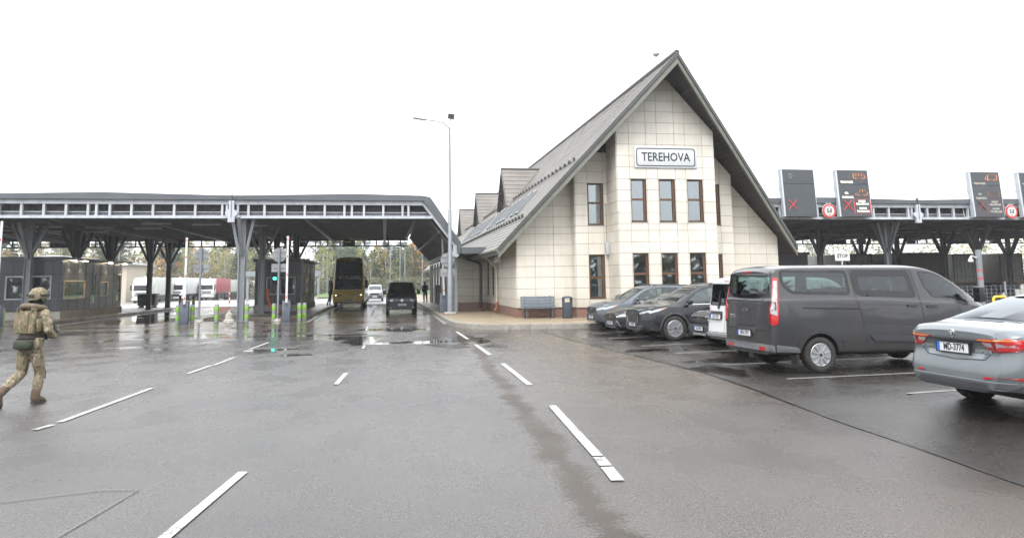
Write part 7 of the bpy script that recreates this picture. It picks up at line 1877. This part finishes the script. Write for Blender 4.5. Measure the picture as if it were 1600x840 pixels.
    mb = MB(); mb.obox((.19,0,1.34),(.09,.3,.32)); mb.build('front_panel',M['camo_vest'],vst,bevel=.03)
    for s_ in (-1,1):
        mb = MB(); mb.beam((-.14,s_*.13,1.53),(.14,s_*.12,1.55),.07,.03); mb.beam((-.14,s_*.13,1.5),(-.14,s_*.13,1.56),.07,.03); mb.build('shoulder_strap',M['camo_vest'],vst,bevel=.01)
        mb = MB(); mb.obox((.02,s_*.205,1.28),(.3,.04,.2)); mb.build('side_pouch',M['camo_vest'],vst,bevel=.015)
    mb = MB(); mb.obox((-.14,-.07,1.33),(.07,.02,.3),ry=R(3)); mb.build('strap',pm('brown strap',(.12,.065,.03),.8),vst)
    # belt and bum bag
    mb = MB(); mb.lathe([(.18,1.06),(.188,1.065),(.188,1.115),(.18,1.12)],n=24); bt = mb.build('belt',M['glove'],root,smooth=True); bt.scale = (.86,1,1)
    mb = MB(); mb.obox((-.18,-.02,.97),(.13,.3,.15),rz=R(4)); bb = mb.build('bum_bag',M['pouch'],root,bevel=.05)
    mb = MB(); mb.obox((-.05,-.2,.99),(.13,.07,.17)); mb.build('belt_pouch',M['camo'],root,bevel=.02)
    mb = MB(); mb.obox((.03,.205,.97),(.16,.07,.2)); mb.build('belt_pouch',M['glove'],root,bevel=.02)
    # cargo pockets and knee pad
    for q in ((.05,.195,.72),(-.06,-.195,.72)): mb = MB(); mb.obox(q,(.17,.03,.2)); mb.build('cargo_pocket',M['camo'],root,bevel=.012)
    mb = MB(); mb.obox((.155,-.115,.47),(.05,.12,.16)); mb.build('knee_pad',M['glove'],root,bevel=.02)
    # boots: planted foot flat, trailing foot rolled on its toe
    def boot(ank, heel, toe, nm='boot'):
        a, h_, t_ = V(ank), V(heel), V(toe); mid_ = (h_+t_)/2+V((0,0,.035)); up = V((0,0,1))
        me = fuse([[(a+(a-h_)*1.1,.068),(a,.068),(h_.lerp(a,.3),.062)],[(h_+V((0,0,.012)),.055),(mid_,(.05,.052)),(t_,(.042,.05))]],.011,3)
        b_ = add_mesh(me,M['boot'],nm,root)
        d = (t_-h_).normalized(); sd_ = V((0,1,0)); nn = d.cross(sd_).normalized(); 
        if nn.z > 0: nn = -nn
        so_ = MB(); A, Bp = h_-d*.035+nn*.028, t_+d*.035+nn*.022; so_.beam(A,Bp,.082,.035); so_.build('sole',M['glove'],b_,bevel=.008); return b_
    boot((.035,-.115,.14),(.02,-.115,.055),(.2,-.125,.05))
    boot((-.38,.12,.26),(-.465,.12,.2),(-.40,.125,.045))
    # gloved hands: palm, four fingers and thumb curled round the rifle grip and fore end
    def hand(w, d, palm_n, side):
        w, d, pn = V(w), V(d).normalized(), V(palm_n).normalized(); lat = d.cross(pn).normalized()*side
        Jh = [(tuple(w),.036,.03),(tuple(w+d*.06),.042,.024),(tuple(w+d*.095),.042,.02)]; Bh = [(0,1),(1,2)]
        me_ = MB()
        o_ = add_mesh(skin_mesh(Jh,Bh,1),M['glove'],'hand',root)
        for k, ln_ in enumerate((.07,.078,.072,.056)):
            b0 = w+d*.085+lat*(-.03+.02*k)*1.0
            p = [b0, b0+d*ln_*.45+pn*.008, b0+d*ln_*.6+pn*.035, b0+d*ln_*.35+pn*.055]
            me_.tube(p,[.0105,.0105,.0098,.0085],6)
        b0 = w+d*.03-lat*.035; me_.tube([b0,b0+d*.03-lat*.025+pn*.012,b0+d*.06-lat*.01+pn*.035],[.013,.012,.0095],6)
        me_.build('fingers',M['glove'],o_,smooth=True); return o_
    hand((.24,.205,1.095),(.9,-.25,.05),(0,-.3,1),1); hand((.21,-.25,1.085),(.8,.45,.12),(.1,.4,.9),-1)
    # rifle held low across the chest
    gr = thing('rifle','black rifle held low across the chest of the walking soldier','rifle',PX,RZ)
    mb = MB(); a, b_ = V((.16,-.30,1.22)), V((.40,.28,1.06)); d = (b_-a).normalized()
    mb.beam(a+d*.2,a+d*.42,.045,.07); mb.build('receiver',M['gun'],gr,bevel=.006)
    mb = MB(); mb.cyl(a+d*.42,a+d*.78,.012,n=10); mb.cyl(a+d*.76,a+d*.83,.018,n=10); mb.build('barrel',M['gun'],gr)
    mb = MB(); mb.beam(a+d*.42,a+d*.64,.05,.05); mb.build('hand_guard',M['boot'],gr,bevel=.01)
    mb = MB(); mb.beam(a+d*.0,a+d*.2,.035,.06); mb.beam(a-d*.02,a+d*.02,.04,.13); mb.build('stock',M['gun'],gr,bevel=.008)
    mb = MB(); mb.obox(a+d*.36+V((0,0,-.1)),(.05,.03,.17),ry=R(15)); mb.build('magazine',M['gun'],gr,bevel=.005)
    mb = MB(); mb.obox(a+d*.25+V((-.01,0,-.08)),(.04,.035,.11),ry=R(-15)); mb.build('grip',M['gun'],gr,bevel=.006)
    mb = MB(); mb.cyl(a+d*.24+V((0,0,.07)),a+d*.38+V((0,0,.07)),.024,n=12); mb.build('sight',M['gun'],gr)
    mb = MB(); mb.obox((.45,-.12,1.2),(.12,.04,.05),ry=R(-30)); 
    return root
soldier()

def bystander(label, loc, rz, pose='stand', group=None):
    root = thing('person',label,'person',loc,R(rz),group)
    lean_ = .12 if pose == 'lean' else .0
    J = [((0,0,.95),.15,.13),((.02+lean_*.4,0,1.15),.15,.12),((.03+lean_,0,1.38),.19,.14),((.05+lean_*1.2,0,1.5),.06,.06),((.07+lean_*1.4,0,1.6),.085,.09),((.075+lean_*1.5,0,1.7),.09,.095),
         ((0,.1,.88),.1,.1),((.05,.11,.48),.068,.068),((-.02,.12,.1),.05,.05),((.1,.125,.05),.045,.04),
         ((0,-.1,.88),.1,.1),((-.02 if pose!='lean' else -.1,-.11,.48),.068,.068),((-.06 if pose!='lean' else -.25,-.12,.1),.05,.05),((.06 if pose!='lean' else -.14,-.125,.05),.045,.04),
         ((.03+lean_,.22,1.38),.07,.07),((.0+lean_,.27,1.12),.055,.055),((.12+lean_*2,.2,.95 if pose!='lean' else 1.15),.04,.04),((.03+lean_,-.22,1.38),.07,.07),((.02+lean_,-.27,1.12),.055,.055),((.14+lean_*2,-.18,1.0),.04,.04)]
    Bn = [(0,1),(1,2),(2,3),(3,4),(4,5),(0,6),(6,7),(7,8),(8,9),(0,10),(10,11),(11,12),(12,13),(2,14),(14,15),(15,16),(2,17),(17,18),(18,19)]
    Q = lambda *ix: [(J[k][0],J[k][1]*1.08) for k in ix]
    add_mesh(fuse([Q(0,1,2,3),Q(3,4,5),[(J[0][0],.12)]+Q(6,7,8,9),[(J[0][0],.12)]+Q(10,11,12,13),[(J[2][0],.1)]+Q(14,15,16),[(J[2][0],.1)]+Q(17,18,19)],.025,4),M['cloth_dark'],'body',root)
    hx, hz = J[5][0][0], 1.66
    mb = MB(); mb.lathe([(0,-.09),(.06,-.07),(.075,0),(.06,.06),(0,.09)],c=(hx+.03,0,hz-.04),n=12); mb.build('face',M['skin'],root,smooth=True)
    mb = MB(); mb.lathe([(.1,-.01),(.105,.03),(.08,.1),(0,.13)],c=(hx-.005,0,hz),n=14); mb.build('hair',M['balaclava'],root,smooth=True)
    for q in (16,19):
        p = V(J[q][0]); mb = MB(); mb.tube([p,p+V((.05,0,-.03)),p+V((.1,0,-.05))],[.035,.04,.03],8)
        for k in range(4): mb.tube([p+V((.09,-.03+.02*k,-.05)),p+V((.13,-.03+.02*k,-.07)),p+V((.14,-.03+.02*k,-.1))],.009,5)
        mb.tube([p+V((.04,.03,-.02)),p+V((.09,.05,-.03))],.011,5); mb.build('hand',M['skin'],root,smooth=True)
    return root
bystander('person in dark clothes leaning in at the door of the yellow bus',(-4.18,60.2,.13),10,'lean')
bystander('dark clothed person nearer the lane among the right canopy posts',(3.35,62,SWZ),120,'stand')
bystander('dark clothed person behind the posts nearer the building wall',(4.25,60.5,SWZ),70,'stand')
# ------------------------------------------------------------------ the far wood: single trees, each with trunk and crown
def leaf_mat(name, c1, c2, c3=None):
    m, t, b = _new(name); L = t.links.new
    at = N(t,'ShaderNodeAttribute', attribute_name='tone'); oi = N(t,'ShaderNodeObjectInfo')
    r = N(t,'ShaderNodeValToRGB'); e = r.color_ramp.elements; e[0].color = (*c1,1); e[1].color = (*c2,1)
    if c3: q = r.color_ramp.elements.new(.8); q.color = (*c3,1); e[1].position = 1
    ad = N(t,'ShaderNodeMath', operation='ADD'); ml = N(t,'ShaderNodeMath', operation='MULTIPLY'); ml.inputs[1].default_value = .3; L(oi.outputs['Random'],ml.inputs[0])
    sx = N(t,'ShaderNodeMath', operation='MULTIPLY'); sx.inputs[1].default_value = .75; L(at.outputs['Fac'],sx.inputs[0]); L(sx.outputs[0],ad.inputs[0]); L(ml.outputs[0],ad.inputs[1])
    L(ad.outputs[0],r.inputs[0]); L(r.outputs[0],b.inputs['Base Color']); b.inputs['Roughness'].default_value = .7; b.inputs['Specular IOR Level'].default_value = .25
    return m
M['bark'] = pm('grey brown bark',(.1,.085,.07),.9,0,.3,4)
M['bark_birch'] = pm('birch bark',(.4,.39,.36),.8,0,.3,5)
KINDS = {
 'spruce': (leaf_mat('spruce needles',(.035,.062,.036),(.075,.115,.06)),'bark','dark green spruce in the far wood beyond the lanes'),
 'pine': (leaf_mat('pine needles',(.05,.078,.042),(.1,.135,.072)),'bark','tall open crowned pine in the far wood beyond the lanes'),
 'birch_yellow': (leaf_mat('yellow birch leaves',(.22,.18,.07),(.4,.31,.1)),'bark_birch','yellow autumn birch in the far wood beyond the lanes'),
 'birch_green': (leaf_mat('fading birch leaves',(.15,.165,.06),(.29,.28,.1)),'bark_birch','pale yellow green birch in the far wood beyond the lanes'),
 'maple': (leaf_mat('orange maple leaves',(.27,.16,.06),(.42,.25,.09)),'bark','orange leaved autumn tree in the far wood beyond the lanes'),
 'alder': (leaf_mat('brown alder leaves',(.17,.14,.09),(.26,.2,.125)),'bark','thin brown half bare tree in the far wood beyond the lanes')}
def tree_proto(kind, h, seed):
    rnd = random.Random(seed); mat, bark, label = KINDS[kind]
    root = thing('forest_tree', label, 'tree', (0,0,0), 0, 'trees of the far wood')
    tr = MB(); tr.tube([(0,0,-.3),(.05*h*.1,0,h*.4),(0,.03*h*.2,h*.75),(0,0,h*.97)],[h*.014,h*.011,h*.007,h*.002],7)
    crown = MB(); tone = []
    def clump(c, rr, n, base):
        for _ in range(n):
            d = V((rnd.gauss(0,1),rnd.gauss(0,1),rnd.gauss(0,.8))); 
            if d.length < .01: continue
            p = V(c)+d.normalized()*rr*rnd.random()**.5
            s_ = rnd.uniform(.09,.22)*h/12; a = V((rnd.uniform(-1,1),rnd.uniform(-1,1),rnd.uniform(-1,1))).normalized()*s_; b_ = a.orthogonal().normalized()*s_*rnd.uniform(.5,1)
            crown.add([p-a,p+b_*.6,p+a,p-b_*.6],[(0,1,2,3)]); tone.append(max(0,min(1,base+rnd.uniform(-.2,.25))))
    if kind == 'spruce':
        nl = 17
        for j in range(nl):
            t = j/nl; z = h*(.12+.86*t); rad = h*.19*(1-t)**.85*rnd.uniform(.8,1.15)+.15
            k = max(4,int(9*(1-t))+3)
            for i in range(k):
                a = 2*pi*i/k+rnd.random(); e = V((rad*cos(a),rad*sin(a),z-rad*.28)); tr.tube([(0,0,z),e],[h*.003,.01],4)
                for q in (.35,.65,.95): clump(V((0,0,z)).lerp(e,q),.16*h/12*(1.6-q)+.1,9,.25+.4*rnd.random())
    else:
        lo = {'pine':.5,'birch_yellow':.28,'birch_green':.25,'maple':.22,'alder':.25}[kind]; wd = {'pine':.17,'birch_yellow':.17,'birch_green':.19,'maple':.24,'alder':.18}[kind]; dens = {'pine':34,'birch_yellow':26,'birch_green':30,'maple':34,'alder':13}[kind]
        for j in range(30):
            t = rnd.random(); z = h*(lo+(.97-lo)*t); prof = sin(pi*min(1,(.12+t*.88)))**.7 if kind!='pine' else (.5+.5*sin(pi*t))
            a = rnd.uniform(0,2*pi); rad = h*wd*prof*rnd.uniform(.35,1.1); e = V((rad*cos(a),rad*sin(a),z+rad*.35)); z0 = z-rad*.55
            tr.tube([(0,0,max(.5,z0)),(e.x*.5,e.y*.5,(z0+e.z)/2+.1),e],[h*.005,h*.003,.008],4)
            tb = .2+.55*rnd.random(); clump(e,h*.062*rnd.uniform(.7,1.25),dens,tb); clump(V((e.x*.55,e.y*.55,(z0+e.z)/2)),h*.055,dens//2,tb*.8)
    tr.build('trunk',M[bark],root,smooth=True)
    c = crown.build('crown',mat,root)
    at = c.data.color_attributes.new('tone','FLOAT_COLOR','CORNER')
    for p in c.data.polygons:
        for li in p.loop_indices: at.data[li].color = (tone[p.index],)*3+(1,)
    return root
protos = {}
for k in KINDS: protos[k] = [tree_proto(k, {'spruce':15,'pine':16,'birch_yellow':13,'birch_green':13.5,'maple':11.5,'alder':12}[k], s_*17+len(k)) for s_ in range(2)]
used = {id(p): False for v_ in protos.values() for p in v_}
def plant(kind, x, y, hs):
    p = random.choice(protos[kind]); z = -.8+.0
    sc = hs; rz = random.uniform(0,6.28)
    if not used[id(p)]:
        used[id(p)] = True; p.location = (x,y,z); p.rotation_euler = (0,0,rz); p.scale = (sc,)*3; return p
    return dup(p,(x,y,z),rz,scale=(sc*random.uniform(.9,1.1),sc*random.uniform(.9,1.1),sc))
rn = random.Random(11)
mix_l = ['birch_green','birch_green','alder','alder','spruce','maple','birch_yellow','pine','birch_green']
mix_r = ['spruce','pine','pine','spruce','birch_green','spruce','alder']
# left wood (behind the lorries) in three ragged rows
for row, (y, n) in enumerate(((172,34),(184,30),(198,24))):
    for i in range(n):
        x = -104+i*(100/n)+rn.uniform(-1.4,1.4); gap_ = -22 < x < -15.5
        if gap_: continue
        plant(rn.choice(mix_l),x,y+rn.uniform(-4,4),rn.uniform(.62,.98)+(.12*row))
for x,y,k,s_ in [(-29,166,'spruce',.62),(-27,168,'spruce',.7),(-31.5,167,'spruce',.66),(-46,166,'maple',.72),(-43,167,'maple',.66),(-34,170,'birch_yellow',.8),(-37,169,'birch_yellow',.75),(-24.5,171,'alder',.7),(-21.5,176,'alder',.5),(-19,182,'alder',.45),(-17,186,'birch_green',.5)]: plant(k,x,y,s_)
# right wood (behind the bus and the minibus)
for row, (y, n) in enumerate(((150,20),(160,18),(172,14))):
    for i in range(n):
        x = -12.5+i*(36/n)+rn.uniform(-.9,.9)
        plant(rn.choice(mix_r),x,y+rn.uniform(-3,3),rn.uniform(.55,.72)+.05*row)
for x,y,k,s_ in [(-11.5,146,'birch_green',.72),(-13,150,'birch_green',.62),(-10,148,'birch_green',.66),(-1.2,150,'birch_yellow',.8),(.2,152,'birch_yellow',.72),(5.6,149,'maple',.92),(6.9,150,'maple',.8),(8,152,'spruce',.75),(2.6,148,'spruce',.72),(3.8,147,'pine',.66),(-4,149,'spruce',.64)]: plant(k,x,y,s_)
# wood behind the right canopy
for i in range(30):
    x = 30+i*3.9+rn.uniform(-1.5,1.5); plant(rn.choice(mix_l+['birch_yellow','maple']),x,160+rn.uniform(-6,10),rn.uniform(.55,.75))
for v_ in protos.values():
    for p in v_:
        if not used[id(p)]:
            p.location = (-60+random.uniform(-20,20),190,-.8); p.scale = (.7,)*3; used[id(p)] = True
# low scrub at the feet of the wood
def scrub(name, x0, x1, y, n, hmax, mat, seed):
    rnd = random.Random(seed); mb = MB()
    for i in range(n):
        x = rnd.uniform(x0,x1); z = rnd.random()**1.6*hmax-.7; yy = y+rnd.uniform(-3,3); s_ = rnd.uniform(.12,.26); a = V((rnd.uniform(-1,1),rnd.uniform(-1,1),rnd.uniform(-1,1))).normalized()*s_; b_ = a.orthogonal().normalized()*s_*.6
        p = V((x,yy,z)); mb.add([p-a,p+b_,p+a,p-b_],[(0,1,2,3)])
    return struct(mb.build(name,mat),'stuff')
scrub('undergrowth',-104,-16,165,20000,5,pm('undergrowth leaves',(.1,.095,.045),.8,0,.4,.4),1)
scrub('undergrowth',-13,26,143,14000,3.6,pm('undergrowth leaves',(.085,.09,.045),.8,0,.4,.4),2)

# the wood on the near side of the yard, behind the photographer: it is what paint and windows mirror
def wood_wall(name, pts, seed, n, mat, hmax=15, sz=1.0):
    rnd = random.Random(seed); mb = MB()
    for i in range(n):
        k = rnd.randrange(len(pts)-1); t = rnd.random(); a, b = V((*pts[k],0)), V((*pts[k+1],0)); p = a.lerp(b,t)+V((rnd.gauss(0,3),rnd.gauss(0,3),0))
        top = hmax*(.72+.28*sin(p.x*.31+2*sin(p.y*.2)+k)); p.z = rnd.random()*top-.5
        u = V((rnd.uniform(-1,1),rnd.uniform(-1,1),rnd.uniform(-1,1))).normalized()*rnd.uniform(.5,1)*sz; w_ = u.orthogonal().normalized()*sz*.7
        mb.add([p-u,p+w_,p+u,p-w_],[(0,1,2,3)])
    return struct(mb.build(name,mat),'stuff')
wood_wall('wood',[(-120,30),(-105,-30),(-60,-62),(0,-70),(70,-62),(120,-30),(135,40),(130,110)],5,11000,pm('mixed wood leaves',(.07,.075,.035),.8,0,.45,.12),12,1.2)
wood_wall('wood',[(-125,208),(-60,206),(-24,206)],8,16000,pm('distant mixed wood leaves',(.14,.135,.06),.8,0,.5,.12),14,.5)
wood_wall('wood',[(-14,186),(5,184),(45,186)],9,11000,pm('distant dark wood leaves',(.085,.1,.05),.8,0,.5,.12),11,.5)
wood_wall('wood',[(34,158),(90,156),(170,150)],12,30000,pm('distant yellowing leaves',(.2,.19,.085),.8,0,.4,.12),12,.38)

# ------------------------------------------------------------------ thin mist over the yard
hz = MB(); hz.box(-180,180,-110,260,-2,20)
m = bpy.data.materials.new('mist'); m.use_nodes = True; t = m.node_tree; t.nodes.remove(t.nodes['Principled BSDF'])
pv = t.nodes.new('ShaderNodeVolumePrincipled'); pv.inputs['Color'].default_value = (.93,.95,.97,1); pv.inputs['Density'].default_value = .0006; pv.inputs['Anisotropy'].default_value = .2
t.links.new(pv.outputs[0], t.nodes['Material Output'].inputs['Volume'])
struct(hz.build('haze', m), 'stuff')
